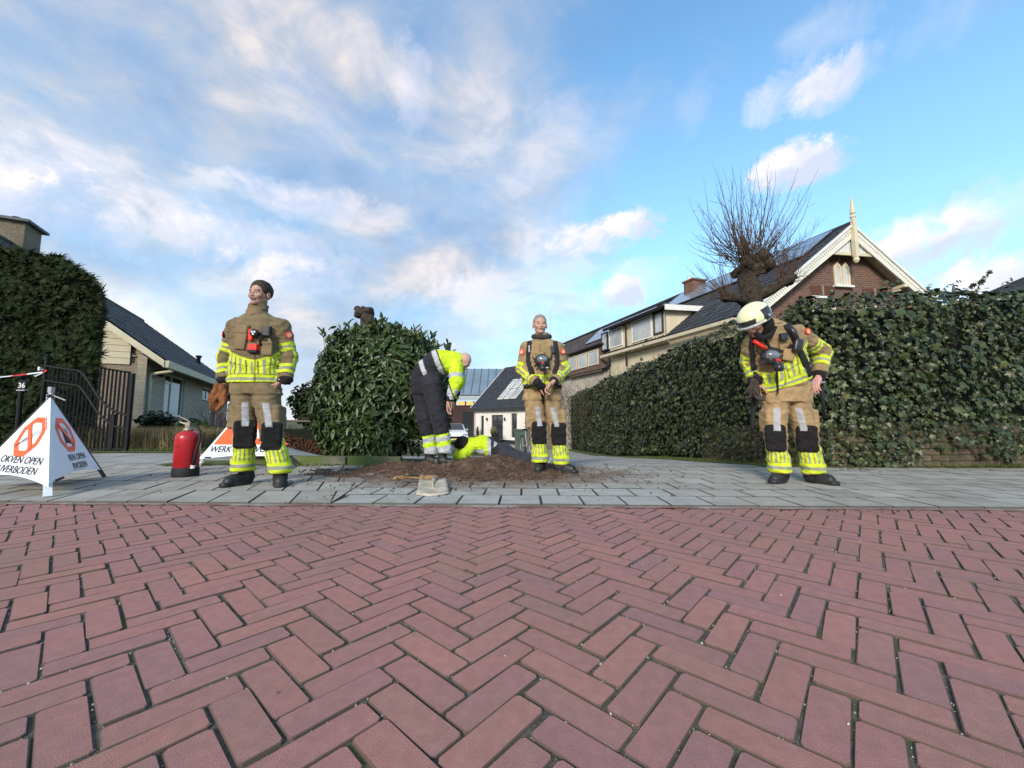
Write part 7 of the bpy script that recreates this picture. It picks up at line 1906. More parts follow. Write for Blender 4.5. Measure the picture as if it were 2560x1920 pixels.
def trousers(fig, parent, slc, legs, tan, radii, h=.0072, wr=.0072, pads=True, low=.20, phi=0.0, stripe=True, pockets=(1, 1), name='trousers', paint=None, thigh_patch=True):
    """legs: two chains hip, knee, ankle; radii: hip, knee, ankle"""
    fd = (math.sin(phi), -math.cos(phi), 0.0); RF = np.array([[math.cos(phi), -math.sin(phi), 0], [math.sin(phi), math.cos(phi), 0], [0, 0, 1]], np.float32)
    P = fig.P; zs, cx, cy, A, B = [], [], [], [], []
    for (py, l, r, b, dy) in slc:
        pl, pr = P(l, py, dy), P(r, py, dy); zs.append(float(pl[2])); cx.append(float(pl[0] + pr[0]) / 2); cy.append(float(pl[1])); A.append(float(pr[0] - pl[0]) / 2); B.append(b)
    def fn(p):
        d = slices(p, zs, cx, cy, A, B); dl = []
        for k, ch in enumerate(legs):
            e = su(seg(p, ch[0], ch[1], radii[0], radii[1]), seg(p, ch[1], ch[2], radii[1], radii[2]), .03)
            s = -1 if k == 0 else 1
            if pockets[k]:
                m_ = np.array(ch[0]) * .42 + np.array(ch[1]) * .58; e = su(e, rbox(p, (m_[0] + s * (radii[0] * .80), m_[1], m_[2]), (.030, .070, .105), .025), .02)
            if pads:
                kn = np.array(ch[1]); e = su(e, rbox(p, (kn[0] + fd[0] * radii[1] * .80, kn[1] + fd[1] * radii[1] * .80, kn[2] - .01), (.078, .026, .118), .024, RF), .008)
            t = (p[..., 2] - ch[2][2]); e = e - .010 * sstep(.16, 0, t)
            e = np.maximum(e, ch[2][2] - .035 - p[..., 2])
            dl.append(e)
        lg = np.minimum(dl[0], dl[1]); g = su(dl[0], dl[1], .012); d = su(d, np.where(p[..., 2] > legs[0][0][2] - .10, g, lg), .03)
        zf = np.sin(p[..., 2] * 70 + np.sin(p[..., 0] * 30) * 1.5) * .003 * (p[..., 2] < legs[0][1][2] + .02)
        return d + cloth(p, wr, .9) + zf
    allp = np.array([*zip(cx, cy, zs)]); mx = max(A) + .03; pts = np.concatenate([allp + [mx, .17, .02], allp - [mx, .17, .02]] + [np.array(ch) + o for ch in legs for o in ([.165, .165, .05], [-.165, -.165, -.06])])
    v, f = mesh_sdf(fn, pts.min(0), pts.max(0), h)
    col = np.tile(np.array(tan, float), (len(v), 1))
    dd = []
    for ch in legs: dd.append(limb_uv(v, ch, fd))
    for k, ch in enumerate(legs):
        T_, An, d, L = dd[k]; me_ = d <= dd[1 - k][2]; L1 = np.linalg.norm(np.array(ch[1]) - np.array(ch[0])); kn = np.array(ch[1])
        if paint: paint(col, v, T_, An, me_, L, L1, k); continue
        x = (v[:, 0] - kn[0]) * math.cos(phi) + (v[:, 1] - kn[1]) * math.sin(phi); z = v[:, 2] - kn[2] + .01
        z0 = ch[2][2]; zr = v[:, 2] - z0
        stop = low + .05 * ((x * (1 if k == 0 else -1) * -1) / .09)
        m_ = me_ & (zr > .065) & (zr < stop); c2 = stripes(An * .088 + 1.0 + .0015 * np.sin(zr * 40), .068, None, np.array(tan, float)); col[m_] = c2[m_]
        m_ = me_ & (zr > -.03) & (zr < .068); cc = col.copy(); band(cc, zr, -.026, .064, .32); col[m_] = cc[m_]
        m_ = me_ & (zr < -.026); col[m_] = np.array(tan) * .8
        fr = ((v[:, 0] - kn[0]) * fd[0] + (v[:, 1] - kn[1]) * fd[1]) > .015
        rr_ = np.maximum(np.abs(x) / .072, np.abs(z) / .103); rc = (np.maximum(np.abs(x) - .050, 0) / .032) ** 2 + (np.maximum(np.abs(z) - .088, 0) / .034) ** 2
        m_ = me_ & fr & (rc < 1); col[m_] = (.016, .015, .015)
        if thigh_patch:
            mid = np.array(ch[0]) * .42 + np.array(ch[1]) * .58; lx = np.interp(v[:, 2], [ch[1][2], ch[0][2]], [ch[1][0], ch[0][0]]); ly = np.interp(v[:, 2], [ch[1][2], ch[0][2]], [ch[1][1], ch[0][1]]); fr = ((v[:, 0] - lx) * fd[0] + (v[:, 1] - ly) * fd[1]) > .02; sx = (v[:, 0] - lx) * math.cos(phi) + (v[:, 1] - ly) * math.sin(phi) - (.01 if k == 0 else -.01)
            m_ = me_ & fr & (np.abs(sx) < .026) & (np.abs(v[:, 2] - mid[2] - .02) < .105); col[m_] = (.40, .40, .42)
    col = col * (.90 + .2 * vnoise(v, 6)[:, None])
    o = cloth_obj(name, v, f, col, parent); return fn, o

def march(fn, px, py, y0, y1, off=.0):
    """first point of the surface seen at (px, py)"""
    ys = np.arange(y0, y1, .004); p = np.array([tuple(W(px, py, y)) for y in ys], np.float32); d = fn(p[None, None])[0, 0]; k = np.argmax(d < 0)
    if not (d < 0).any(): k = len(ys) // 2
    return Vector(p[k]) + Vector((0, -off, 0))

def strap(fn, parent, pts, w, y0, y1, m=None, name='strap', off=.006, n=4):
    """webbing that follows the jacket: px/py way points"""
    P = []
    for (a, b) in zip(pts[:-1], pts[1:]):
        for k in range(n): f_ = k / n; P.append(march(fn, a[0] * (1 - f_) + b[0] * f_, a[1] * (1 - f_) + b[1] * f_, y0, y1, off))
    P.append(march(fn, *pts[-1], y0, y1, off)); mb = MB(); mb.tube(P, w / 2, 8, True, .28, (0, -1, 0)); return mb.build(name, m or m_blk, parent, True)

def cuff(parent, wr, d, r=.042, L=.07, name='cuff'):
    mb = MB(); a = Vector(wr); d = Vector(d).normalized(); mb.tube([a - d * .03, a, a + d * L * .5, a + d * L], [r * 1.05, r, r * .96, r * .82], 14); return mb.build(name, m_knit, parent, True)

def body_core(parts, pts, skin):
    """plain trunk and limbs that the clothes cover"""
    hd, nk, shl, shr, ell_, elr, wl, wr_, pel, hl, hr, kl, kr, al, ar_ = [arr(p) for p in pts]
    mid = (shl + shr) / 2
    def fn(p):
        d = seg(p, pel, mid - (mid - pel) * .12, .085, .095); d = su(d, seg(p, shl * .75 + mid * .25, shr * .75 + mid * .25, .045, .045), .04); d = su(d, seg(p, mid, nk, .045, .045), .03)
        for a, b, c in ((shl, ell_, wl), (shr, elr, wr_)): d = su(d, su(seg(p, a, b, .042, .036), seg(p, b, c, .036, .025), .02), .03)
        for a, b, c in ((hl, kl, al), (hr, kr, ar_)): d = su(d, su(seg(p, a, b, .060, .046), seg(p, b, c, .045, .032), .02), .03)
        return d
    A = np.stack([nk, shl, shr, ell_, elr, wl, wr_, pel, hl, hr, kl, kr, al, ar_]); v, f = mesh_sdf(fn, A.min(0) - .1, A.max(0) + .1, .014)
    parts.append((v, f, np.tile(np.array(skin), (len(v), 1))))

def emblem(parent, fn, px, py, y0, y1, r=.032, tilt=0):
    c = march(fn, px, py, y0, y1, .004); t = Vector((0, -1, 0)); Rm = Matrix.Rotation(tilt, 3, 'Z')
    mb = MB(); mb.tube([c, c + Rm @ Vector((0, -.006, 0))], r, 16); e = mb.build('sleeve_badge', mat('badge_red', (.55, .03, .03), .6), parent)
    mb = MB(); mb.tube([c + Rm @ Vector((0, -.006, 0)), c + Rm @ Vector((0, -.009, 0))], r * .78, 16); mb.build('badge_ring', mat('badge_orange', (.80, .22, .10), .6), e)
    mb = MB(); q = c + Rm @ Vector((0, -.010, 0)); mb.prism([q + Rm @ Vector((x * r, 0, z * r)) for x, z in ((-.3, -.55), (.35, -.5), (.45, .0), (.15, .2), (.25, .6), (-.15, .25), (-.45, .1))], Rm @ Vector((0, -.002, 0))); mb.build('badge_flame', mat('badge_pale', (.75, .45, .35), .6), e)

def mask(c, label, tilt=0.0, sc=1.0):
    t = thing('breathing_mask', label, 'mask', tuple(c)); C = arr(c); R = rotm(0, -.25, tilt)
    def f1(p):
        q = ((p - C) / sc) @ R; d = ell(q, (0, .0, .01), (.080, .055, .074)); d = np.maximum(d, q[..., 1] - .030); win = np.maximum(ell(q, (0, -.03, .018), (.062, .060, .046)), -1e3); d = su(d, seg(q, (0, -.03, -.045), (0, -.065, -.075), .030, .026), .015)
        d = su(d, seg(q, (-.05, .0, -.035), (-.075, .02, -.05), .016, .012), .01); d = su(d, seg(q, (.05, .0, -.035), (.075, .02, -.05), .016, .012), .01)
        return np.maximum(d, -np.maximum(ell(q, (0, -.045, .018), (.060, .035, .045)), -1)) * sc
    v, f = mesh_sdf(f1, C - .14 * sc, C + .14 * sc, .0055); nobj('rubber_seal', v, f, m_blkg, t, True)
    def f2(p): q = ((p - C) / sc) @ R; return np.maximum(ell(q, (0, -.008, .018), (.062, .048, .047)), q[..., 1] - .0) * sc
    v, f = mesh_sdf(f2, C - .1 * sc, C + .1 * sc, .005); nobj('visor', v, f, m_visor, t, True)
    Rb = Matrix(R.tolist()); q = lambda x, y, z: Vector(c) + (Rb @ Vector((x, y, z))) * sc
    mb = MB(); mb.tube([q(0, -.060, -.050), q(0, -.082, -.058)], .016 * sc, 12); mb.build('red_button', m_redp, t)
    mb = MB(); mb.tube([q(0, -.05, -.07), q(.0, -.075, -.115), q(0.005, -.07, -.14)], [.030 * sc, .034 * sc, .026 * sc], 14); mb.build('lung_valve', m_blkg, t, True)
    for s in (-1, 1): mb = MB(); mb.tube([q(s * .070, -.01, .02), q(s * .095, .0, .03), q(s * .10, .02, .07)], .008 * sc, 8, True, .5); mb.build('head_strap', m_blk, t, True)
    mb = MB(); mb.tube([q(.035, -.06, -.10), q(.06, -.06, -.10)], .010 * sc, 10); mb.build('coupling', m_metal, t); return t

TAN1 = (.185, .142, .080); TAN2 = (.31, .222, .118)
SK = (.45, .255, .185)

# ================= left firefighter
def person_left():
    fg = Fig(3.55); P = fg.P; t = thing('person', 'bareheaded dark haired firefighter looking away to the side, holding brown gloves', 'person', tuple(G(652, 1213, .018)))
    zg = .018
    shl, shr = P(589, 817), P(706, 817); el, er = P(563, 893, .05), P(726, 893, .05); wl, wr_ = P(557, 949, -.02), P(716, 947, -.02)
    slc = [(958, 577, 699, .135, 0), (930, 577, 700, .135, 0), (895, 580, 700, .135, 0), (862, 584, 700, .135, 0), (838, 586, 704, .135, 0), (815, 586, 706, .118, 0), (803, 590, 702, .105, 0), (796, 600, 693, .090, .005), (789, 613, 680, .078, .01), (783, 624, 672, .066, .015)]
    zr = lambda py: float(P(640, py)[2]); zh = zr(962)
    hem = lambda a: zh + 0 * a; tops = lambda a: zr(905) + .075 * np.clip(np.abs(a) / .16, 0, 1.4) ** 1.3
    neck = ((P(644, 796, .010)), .128, .076)
    fn, o, info = jacket(fg, t, slc, [[shl, el, wl], [shr, er, wr_]], TAN1, hem, tops, neck, phi=.28)
    hl, hr = P(612, 985), P(666, 985); kl, kr = P(613, 1083, -.03), P(680, 1087, -.02); al, ar_ = P(607, 1168), P(702, 1173, -.02)
    slt = [(985, 573, 703, .12, 0), (965, 580, 697, .125, 0), (945, 582, 694, .12, 0)]
    fn2, o2 = trousers(fg, t, slt, [[hl, kl, al], [hr, kr, ar_]], (.205, .155, .088), (.112, .086, .084), phi=.50, low=.22)
    boot(t, (al[0], al[1], 0), zg, -.30); boot(t, (ar_[0], ar_[1], 0), zg, .52)
    # skin: head, hands, trunk
    parts = []; hc = P(650, 738, -.005); R = rotm(-.12, .02, .03)
    body_core(parts, [hc, P(646, 785), shl, shr, el, er, wl, wr_, P(638, 975), hl, hr, kl, kr, al, ar_], SK)
    make_head(parts, hc, R, SK, .004, .28)
    make_hand(parts, P(562, 963, -.03), aim((.25, -.05, -1), (0, 1, 0)), SK, curl=.7, side=1)
    make_hand(parts, P(699, 954, -.03), aim((-.62, .34, -1), (0, 1, 0)), SK, curl=.3, side=-1, sc=.85)
    join_parts('body', parts, m_skin, t)
    make_hair(hc, R, t, (.045, .030, .021), .011, .0, .070, -.004)
    cuff(t, wl, (.05, 0, -1), .046, .05); cuff(t, wr_, (-.1, 0, -1), .046, .05)
    # chest: pockets, torch, radio, red pouch
    y0, y1 = 3.1, 3.7; m_t = mat('tan_pocket', (.225, .165, .088), .85, var=.15, bump=.8, bscale=160)
    def pocket(px, py, w, h, tilt=0, m=m_t, name='pocket', d=.028, flap=True, off=.008):
        c = march(fn, px, py, y0, y1, off); mb = MB(); mb.bbox(c, (w, d, h), .008, rot=(0, tilt, 0)); k = mb.build(name, m, t, True)
        if flap: mb = MB(); mb.bbox(c + Vector((0, -.012, h * .32)), (w * 1.06, d * .6, h * .34), .006, rot=(0, tilt, 0)); mb.build('flap', m, k, True)
        return c
    pocket(606, 843, .095, .22, .12); pocket(667, 868, .115, .15, 0); pocket(667, 880, .11, .05, 0, m_t, 'pocket', .03, False)
    c = march(fn, 637, 869, y0, y1, .012); mb = MB(); mb.bbox(c, (.075, .05, .055), .006); mb.build('red_pouch', m_redp, t); mb = MB(); mb.bbox(c + Vector((0, -.004, -.038)), (.082, .05, .025), .005); mb.build('pouch_base', m_blk, t)
    c = march(fn, 640, 836, y0, y1, .02); mb = MB(); mb.bbox(c + Vector((-.03, 0, -.008)), (.035, .035, .10), .008); mb.build('torch_body', m_redp, t)
    mb = MB(); mb.tube([c + Vector((.012, .01, .005)), c + Vector((.012, -.035, .005))], [.030, .034], 18); th_ = mb.build('torch_head', m_blkg, t, True); mb = MB(); 
    for a in range(3): q = c + Vector((.012 + .013 * math.cos(a * 2.1 + .5), -.037, .005 + .013 * math.sin(a * 2.1 + .5))); mb.tube([q, q + Vector((0, -.003, 0))], .009, 10)
    mb.build('lens', mat('torch_lens', (.75, .77, .8), .1, spec=.9), th_)
    c = march(fn, 670, 829, y0, y1, .018); mb = MB(); mb.bbox(c, (.072, .045, .095), .01, rot=(0, .06, 0)); mb.box(c + Vector((0, -.024, .012)), (.05, .004, .045)); r_ = mb.build('radio', m_blkg, t); mb = MB(); mb.tube([c + Vector((-.02, -.01, -.045)), c + Vector((-.045, -.02, -.09)), c + Vector((-.04, -.01, -.13))], .009, 8); mb.tube([c + Vector((.035, -.01, -.03)), c + Vector((.05, -.015, -.07)), c + Vector((.06, -.01, -.09))], .007, 8); mb.build('cable', m_blk, t, True)
    c = march(fn, 667, 851, y0, y1, .024); mb = MB(); mb.box(c, (.04, .012, .02)); mb.build('velcro_tab', m_blk, t)
    emblem(t, fn, 723, 838, y0, y1, .033, .9); emblem(t, fn, 560, 836, y0, y1, .030, -1.15)
    # storm collar tab
    mb = MB(); c = arr(neck[0]); R0 = .091; mb2 = [Vector((c[0] + R0 * math.sin(a), c[1] - R0 * math.cos(a) * .95, c[2] + .045 + .010 * math.sin(a * 2))) for a in np.linspace(-1.2, .9, 9)]
    mb.tube(mb2, .030, 8, True, .22, (0, 0, 1)) if False else None
    for k in range(len(mb2) - 1):
        a, b = mb2[k], mb2[k + 1]; d = (b - a).normalized(); n_ = d.cross(Vector((0, 0, 1))); mb.box((a + b) / 2, ((b - a).length * 1.1, .008, .058), M=Matrix((d, n_, Vector((0, 0, 1)))).transposed())
    mb.build('collar_tab', m_t, t)
    # gloves in the hand
    g = thing('work_gloves', 'pair of brown leather work gloves held by the left firefighter', 'gloves', tuple(P(548, 1000, -.06)))
    m_g = mat('brown_suede', (.23, .085, .030), .9, var=.3, vscale=22, bump=1, bscale=90)
    for k, (px, py, tl) in enumerate(((543, 983, -.06), (557, 984, .10))):
        fnh = hand_sdf_factory(curl=.5, spread=.09, thumb=.5, side=1 if k else -1, sc=.98); v, f = mesh_sdf(lambda p: fnh(p) - .006 + cloth(p, .003, 2.5), (-.13, -.10, -.25), (.13, .10, .06), .0055)
        Rg = aim((tl, -.05, -1), (.9, .4 - .8 * k, 0)); nobj('glove', v @ Rg.T + P(px, py - 8, -.07 - .02 * k), f, m_g, g, True)
    return t
person_left()

# ================= middle firefighter
def scba(t, fn, y0, y1, L, R_, w=.05, back=None):
    for pts in (L, R_): strap(fn, t, pts, w, y0, y1)
def person_mid():
    fg = Fig(4.42); P = fg.P; t = thing('person', 'grey haired bareheaded firefighter with clasped hands and breathing mask on his chest', 'person', tuple(G(1378, 1175, .018)))
    zg = .018
    shl, shr = P(1316, 869), P(1393, 869); el, er = P(1304, 924, .03), P(1411, 926, .03); wl, wr_ = P(1342, 957, -.20), P(1385, 953, -.20)
    slc = [(972, 1306, 1404, .135, 0), (950, 1307, 1405, .14, 0), (925, 1311, 1402, .14, 0), (900, 1312, 1400, .14, 0), (880, 1313, 1399, .13, 0), (866, 1313, 1397, .115, 0), (858, 1319, 1391, .10, 0), (852, 1328, 1382, .085, .01), (847, 1336, 1374, .07, .01)]
    zr = lambda py: float(P(1355, py)[2]); hem = lambda a: zr(974) + 0 * a; tops = lambda a: zr(940) + 0 * a
    neck = (P(1355, 852, .015), .085, .080)
    fn, o, info = jacket(fg, t, slc, [[shl, el, wl], [shr, er, wr_]], TAN2, hem, tops, neck, (.072, .066, .055), outer_a=.45)
    hl, hr = P(1336, 1000), P(1376, 1000); kl, kr = P(1346, 1079, -.03), P(1394, 1082, -.03); al, ar_ = P(1350, 1148), P(1404, 1153, -.02)
    slt = [(1000, 1307, 1406, .125, 0), (982, 1309, 1404, .13, 0), (962, 1310, 1402, .12, 0)]
    trousers(fg, t, slt, [[hl, kl, al], [hr, kr, ar_]], (.34, .24, .125), (.115, .083, .085), low=.21, phi=.08)
    boot(t, (al[0], al[1], 0), zg, -.25); boot(t, (ar_[0], ar_[1] - .02, 0), zg, .95)
    parts = []; hc = P(1350, 814, -.01); R = rotm(.06, .0, 0)
    body_core(parts, [hc, P(1354, 848), shl, shr, el, er, wl, wr_, P(1358, 990), hl, hr, kl, kr, al, ar_], SK)
    make_head(parts, hc, R, (.49, .29, .22), .0, .12, (.20, .14, .11))
    make_hand(parts, P(1381, 957, -.235), aim((-.70, -.10, -.75), (.3, .8, -.5)), SK, curl=1.0, side=1, sc=.92)
    make_hand(parts, P(1351, 961, -.20), aim((.75, .05, -.66), (.2, .8, .5)), SK, curl=.9, side=-1, sc=.9)
    join_parts('body', parts, m_skin, t)
    make_hair(hc, R, t, (.30, .265, .23), .003, .0, .072, .008)
    cuff(t, wl, (.75, -.1, -.6), .047, .10); cuff(t, wr_, (-.6, -.2, -.55), .044, .03)
    # hood rolled round the neck
    mb = MB(); c = P(1354, 846, .01); mb.tube([Vector((c[0] + .092 * math.sin(a), c[1] - .085 * math.cos(a), c[2] + .02 + .022 * math.cos(a * 1) * -1)) for a in np.linspace(0, 2 * math.pi, 25)], .028, 10, False); mb.build('rolled_hood', mat('dark_grey_hood', (.05, .048, .045), .95, var=.3, bump=2, bscale=50), t, True)
    y0, y1 = 3.9, 4.55
    scba(t, fn, y0, y1, [(1325, 854), (1322, 880), (1322, 905), (1330, 935)], [(1386, 854), (1390, 880), (1391, 905), (1387, 935)], .062)
    strap(fn, t, [(1310, 966), (1333, 962)], .05, y0, y1); strap(fn, t, [(1385, 964), (1403, 966)], .05, y0, y1)
    emblem(t, fn, 1304.5, 880, 3.9, 4.7, .034, -.45); emblem(t, fn, 1407, 879, 3.9, 4.7, .034, .45)
    mb = MB(); a = Vector(tuple(P(1336, 930, .24))); 
    mb.lathe(P(1356, 975, .235), [(.03, -.02), (.075, 0), (.08, .05), (.08, .42), (.05, .48), (.025, .52)], 18); mb.build('air_cylinder', mat('yellow_cylinder', (.10, .10, .10), .4), t, True)
    mb = MB(); mb.bbox(P(1356, 920, .165), (.24, .03, .50), .02); mb.build('back_plate', m_blkg, t)
    c = march(fn, 1381, 875, y0, y1, .02); mb = MB(); mb.bbox(c, (.05, .035, .085), .01, rot=(0, -.1, 0)); mb.tube([c, c + Vector((-.02, -.02, -.09)), c + Vector((-.06, -.03, -.14))], .007, 8); mb.build('radio', m_blkg, t)
    c = march(fn, 1323, 872, y0, y1, .012); mb = MB(); mb.tube([c + Vector((0, 0, .035)), c - Vector((0, 0, .04))], .011, 10); mb.build('gauge_light', m_metal, t)
    c = march(fn, 1343, 872, y0, y1, .008); m_t = mat('tan_pocket_light', (.35, .23, .115), .85, var=.15, bump=.8, bscale=160); mb = MB(); mb.bbox(c, (.055, .02, .12), .008, rot=(0, .1, 0)); mb.build('pocket', m_t, t)
    for px in (1336, 1337): pass
    c = march(fn, 1354, 905, y0, y1, .055); mask(c + Vector((0, 0, .0)), 'black breathing mask hanging on the chest of the middle firefighter')
    # dark gloved pouch between the hands and hanging strap
    mb = MB(); q = P(1356, 975, -.16); mb.tube([P(1349, 962, -.20), q, P(1358, 1010, -.14)], [.03, .018, .010], 8); mb.build('hanging_strap', m_blk, t, True); mb = MB(); mb.tube([P(1352, 985, -.15), P(1360, 1015, -.135), P(1361, 1040, -.13)], .006, 6); mb.build('cord', m_blk, t, True)
person_mid()

# ================= right firefighter, bending forward with helmet
def person_right():
    fg = Fig(3.68); P = fg.P; t = thing('person', 'helmeted firefighter bowing his head over the pavement in front of the ivy', 'person', tuple(G(1990, 1208, .018)))
    zg = .018
    shl, shr = P(1884, 856, -.10), P(1992, 832, -.05); el, er = P(1874, 905, .04), P(2056, 880, .10); wl, wr_ = P(1886, 948, -.02), P(2049, 934, .03)
    slc = [(980, 1897, 1960, .10, 0), (966, 1896, 2012, .14, .0), (945, 1890, 2022, .145, 0), (920, 1882, 2016, .15, -.01), (893, 1874, 2012, .15, -.03), (866, 1872, 2010, .14, -.055), (845, 1878, 2004, .13, -.08), (826, 1892, 1990, .115, -.10), (814, 1906, 1966, .095, -.115), (806, 1914, 1950, .075, -.125)]
    zr = lambda py: float(P(1955, py)[2]); hem = lambda a: zr(984) + .115 * np.clip((a + .05) / .22, 0, 1.2); tops = lambda a: hem(a) + .205 + .10 * np.clip(a / .18, -.2, 1.2)
    neck = (P(1922, 820, -.13), .075, .080)
    fn, o, info = jacket(fg, t, slc, [[shl, el, wl], [shr, er, wr_]], TAN2, hem, tops, neck, (.080, .078, .062), phi=-.35)
    hl, hr = P(1938, 1000), P(1990, 997); kl, kr = P(1938, 1092, -.03), P(2016, 1094, -.02); al, ar_ = P(1949, 1172), P(2034, 1175, -.02)
    slt = [(1005, 1905, 2022, .13, 0), (985, 1903, 2024, .13, 0), (955, 1915, 2020, .12, 0)]
    trousers(fg, t, slt, [[hl, kl, al], [hr, kr, ar_]], (.36, .245, .125), (.112, .088, .086), low=.205, phi=-.55)
    boot(t, (al[0], al[1], 0), zg, -.95); boot(t, (ar_[0], ar_[1] - .02, 0), zg, .30)
    parts = []; hc = P(1890, 808, -.20); R = rotm(-1.2, .52, .04)
    body_core(parts, [hc, P(1918, 815, -.13), shl, shr, el, er, wl, wr_, P(1962, 985), hl, hr, kl, kr, al, ar_], SK)
    make_head(parts, hc, R, (.44, .24, .17), .0, .15, nkw=(.11, .10, -.12))
    make_hand(parts, P(2045, 945, .0), aim((-.55, -.35, -.55), (.3, -.9, 0)), (.60, .32, .28), curl=.9, side=-1)
    make_hand(parts, P(1889, 957, -.03), aim((.15, 0, -1), (0, 1, 0)), SK, curl=.7, side=1)
    join_parts('body', parts, m_skin, t)
    # helmet
    C = arr(hc)
    def hf(p):
        q = (p - C) @ R; d = ell(q, (0, .018, .065), (.124, .150, .122)); d = su(d, ell(q, (0, -.05, .06), (.105, .10, .095)), .03)
        rim = .005 + .10 * sstep(-.02, .14, q[..., 1]) * -.6 + np.where(q[..., 1] < 0, .018, 0); d = np.maximum(d, rim - q[..., 2] - .0)
        d = np.minimum(d, np.maximum(np.abs(ell(q, (0, -.01, .022), (.128, .165, .05))) - .004, np.abs(q[..., 2] - .018) - .012))
        ridge = np.maximum(np.abs(q[..., 0]) - .012, 0) * 0; return np.maximum(d, -ell(q, (0, .015, .035), (.102, .122, .100)))
    v, f = mesh_sdf(hf, C - .20, C + .24, .0055); q = (v - C) @ R; col = np.tile(np.array((.74, .78, .46)), (len(v), 1))
    dk = (q[:, 0] > .070) & (q[:, 1] > -.035) & (q[:, 1] < .085) & (q[:, 2] > .015) & (q[:, 2] < .12); col[dk] = (.025, .025, .028)
    dk2 = (q[:, 0] < -.070) & (q[:, 1] > -.035) & (q[:, 1] < .085) & (q[:, 2] < .12); col[dk2] = (.025, .025, .028)
    fr = (q[:, 1] < -.105) & (q[:, 2] < .075); col[fr] = (.03, .03, .032); rimm = (q[:, 2] < .030) & (q[:, 1] < -.06); col[rimm] = (.50, .52, .50)
    inner = ell(q.astype(np.float32), (0, .015, .035), (.104, .124, .102)) < .0; col[inner] = (.03, .03, .03)
    hm = nobj('helmet', v, f, mat('helmet_shell', rough=.28, var=.03, attr='Col', spec=.55), t, True, {'Col': col})
    Rb = Matrix(R.tolist()); q3 = lambda x, y, z: Vector(hc) + Rb @ Vector((x, y, z))
    for s in (-1, 1):
        mb = MB(); mb.tube([q3(s * .118, .02, .045), q3(s * .132, .02, .045)], .012, 12); mb.build('pivot', m_metal, hm)
    # neck cloth and balaclava
    def nf(p):
        q = (p - C) @ R; d = np.abs(ell(q, (0, .045, -.035), (.098, .095, .105))) - .008; return np.maximum(np.maximum(d, -.02 - q[..., 1]), q[..., 2] - .03) + cloth(p, .004, 2)
    v, f = mesh_sdf(nf, C - .22, C + .22, .0075); nobj('neck_cloth', v, f, m_knit, t, True)
    mb = MB(); a = Vector(tuple(P(1912, 832, -.24))); mb.tube([P(1888, 832, -.235), P(1905, 846, -.25), P(1925, 838, -.24), P(1938, 815, -.19)], [.022, .028, .026, .022], 10); mb.build('balaclava_roll', m_knit, t, True)
    cuff(t, wl, (.1, 0, -1), .048, .05); cuff(t, wr_, (-.2, -.1, -1), .05, .05)
    y0, y1 = 3.2, 3.85
    scba(t, fn, y0, y1, [(1884, 836), (1880, 860), (1882, 885), (1886, 925)], [(1965, 812), (1980, 835), (1994, 868), (2012, 905), (2024, 940)], .066)
    strap(fn, t, [(1905, 840), (1925, 870), (1960, 880), (1978, 862)], .028, y0, y1); strap(fn, t, [(1886, 930), (1897, 950), (1900, 968)], .04, y0, y1); strap(fn, t, [(1940, 905), (1942, 950), (1944, 982)], .022, y0, y1)
    emblem(t, fn, 2018, 829, 3.2, 3.9, .034, .35)
    # harness pads, air line, radio handset
    c = march(fn, 1987, 866, y0, y1, .035); mb = MB(); mb.bbox(c, (.075, .05, .12), .018, rot=(0, .25, 0)); mb.tube([c + Vector((-.005, 0, .05)), c + Vector((-.03, -.005, .12)), c + Vector((-.06, .03, .20))], [.022, .026, .024], 8); mb.build('radio_handset', m_blkg, t, True)
    c = march(fn, 1955, 843, y0, y1, .02); mb = MB(); mb.bbox(c, (.065, .04, .065), .01, rot=(0, -.1, 0)); mb.build('harness_box', m_blkg, t)
    c = march(fn, 1893, 866, y0, y1, .03); mb = MB(); mb.tube([c + Vector((-.05, 0, .045)), c + Vector((.0, -.012, .01)), c + Vector((.045, -.01, -.03))], [.017, .019, .017], 10); mb.build('red_torch', m_redp, t, True)
    c = march(fn, 1969, 888, y0, y1, .01); mb = MB(); mb.bbox(c, (.10, .03, .11), .012, rot=(0, .2, 0)); mb.build('pocket', mat('tan_pocket_light', (.35, .23, .115), .85), t, True)
    c = march(fn, 1917, 898, y0, y1, .06); mask(c, 'black breathing mask with dusty visor hanging on the bowing firefighter', .12, 1.12)
    # cylinder on the back
    mb = MB(); a = P(1985, 935, .22); b = P(1965, 838, .10); d = Vector(b - a).normalized(); mb.tube([Vector(a) - d * .05, Vector(a), Vector(b), Vector(b) + d * .06], [.05, .078, .078, .04], 18); mb.build('air_cylinder', mat('yellow_cylinder', (.10, .10, .10), .4), t, True)
    # dangling line and gloves
    mb = MB(); mb.tube([P(1886, 975, -.02), P(1884, 1010, .0), P(1881, 1060, .0), P(1883, 1085, .0)], [.022, .02, .018, .015], 8, True, .4); mb.build('hanging_strap', m_blk, t, True); mb = MB(); mb.tube([P(2052, 960, .04), P(2057, 1000, .05), P(2060, 1045, .06)], [.02, .018, .014], 8, True, .4); mb.build('hanging_strap', m_blk, t, True)
    mb = MB(); mb.tube([P(2028, 957, -.02), P(2045, 956, -.03), P(2062, 955, -.01)], [.012, .012, .008], 8); mb.build('carabiner', m_metal, t)
    g = thing('work_gloves', 'dark work gloves tucked at the hip of the bowing firefighter', 'gloves', tuple(P(1888, 990, -.06)))
    m_g = mat('dark_leather', (.065, .05, .042), .85, var=.3, bump=1, bscale=90)
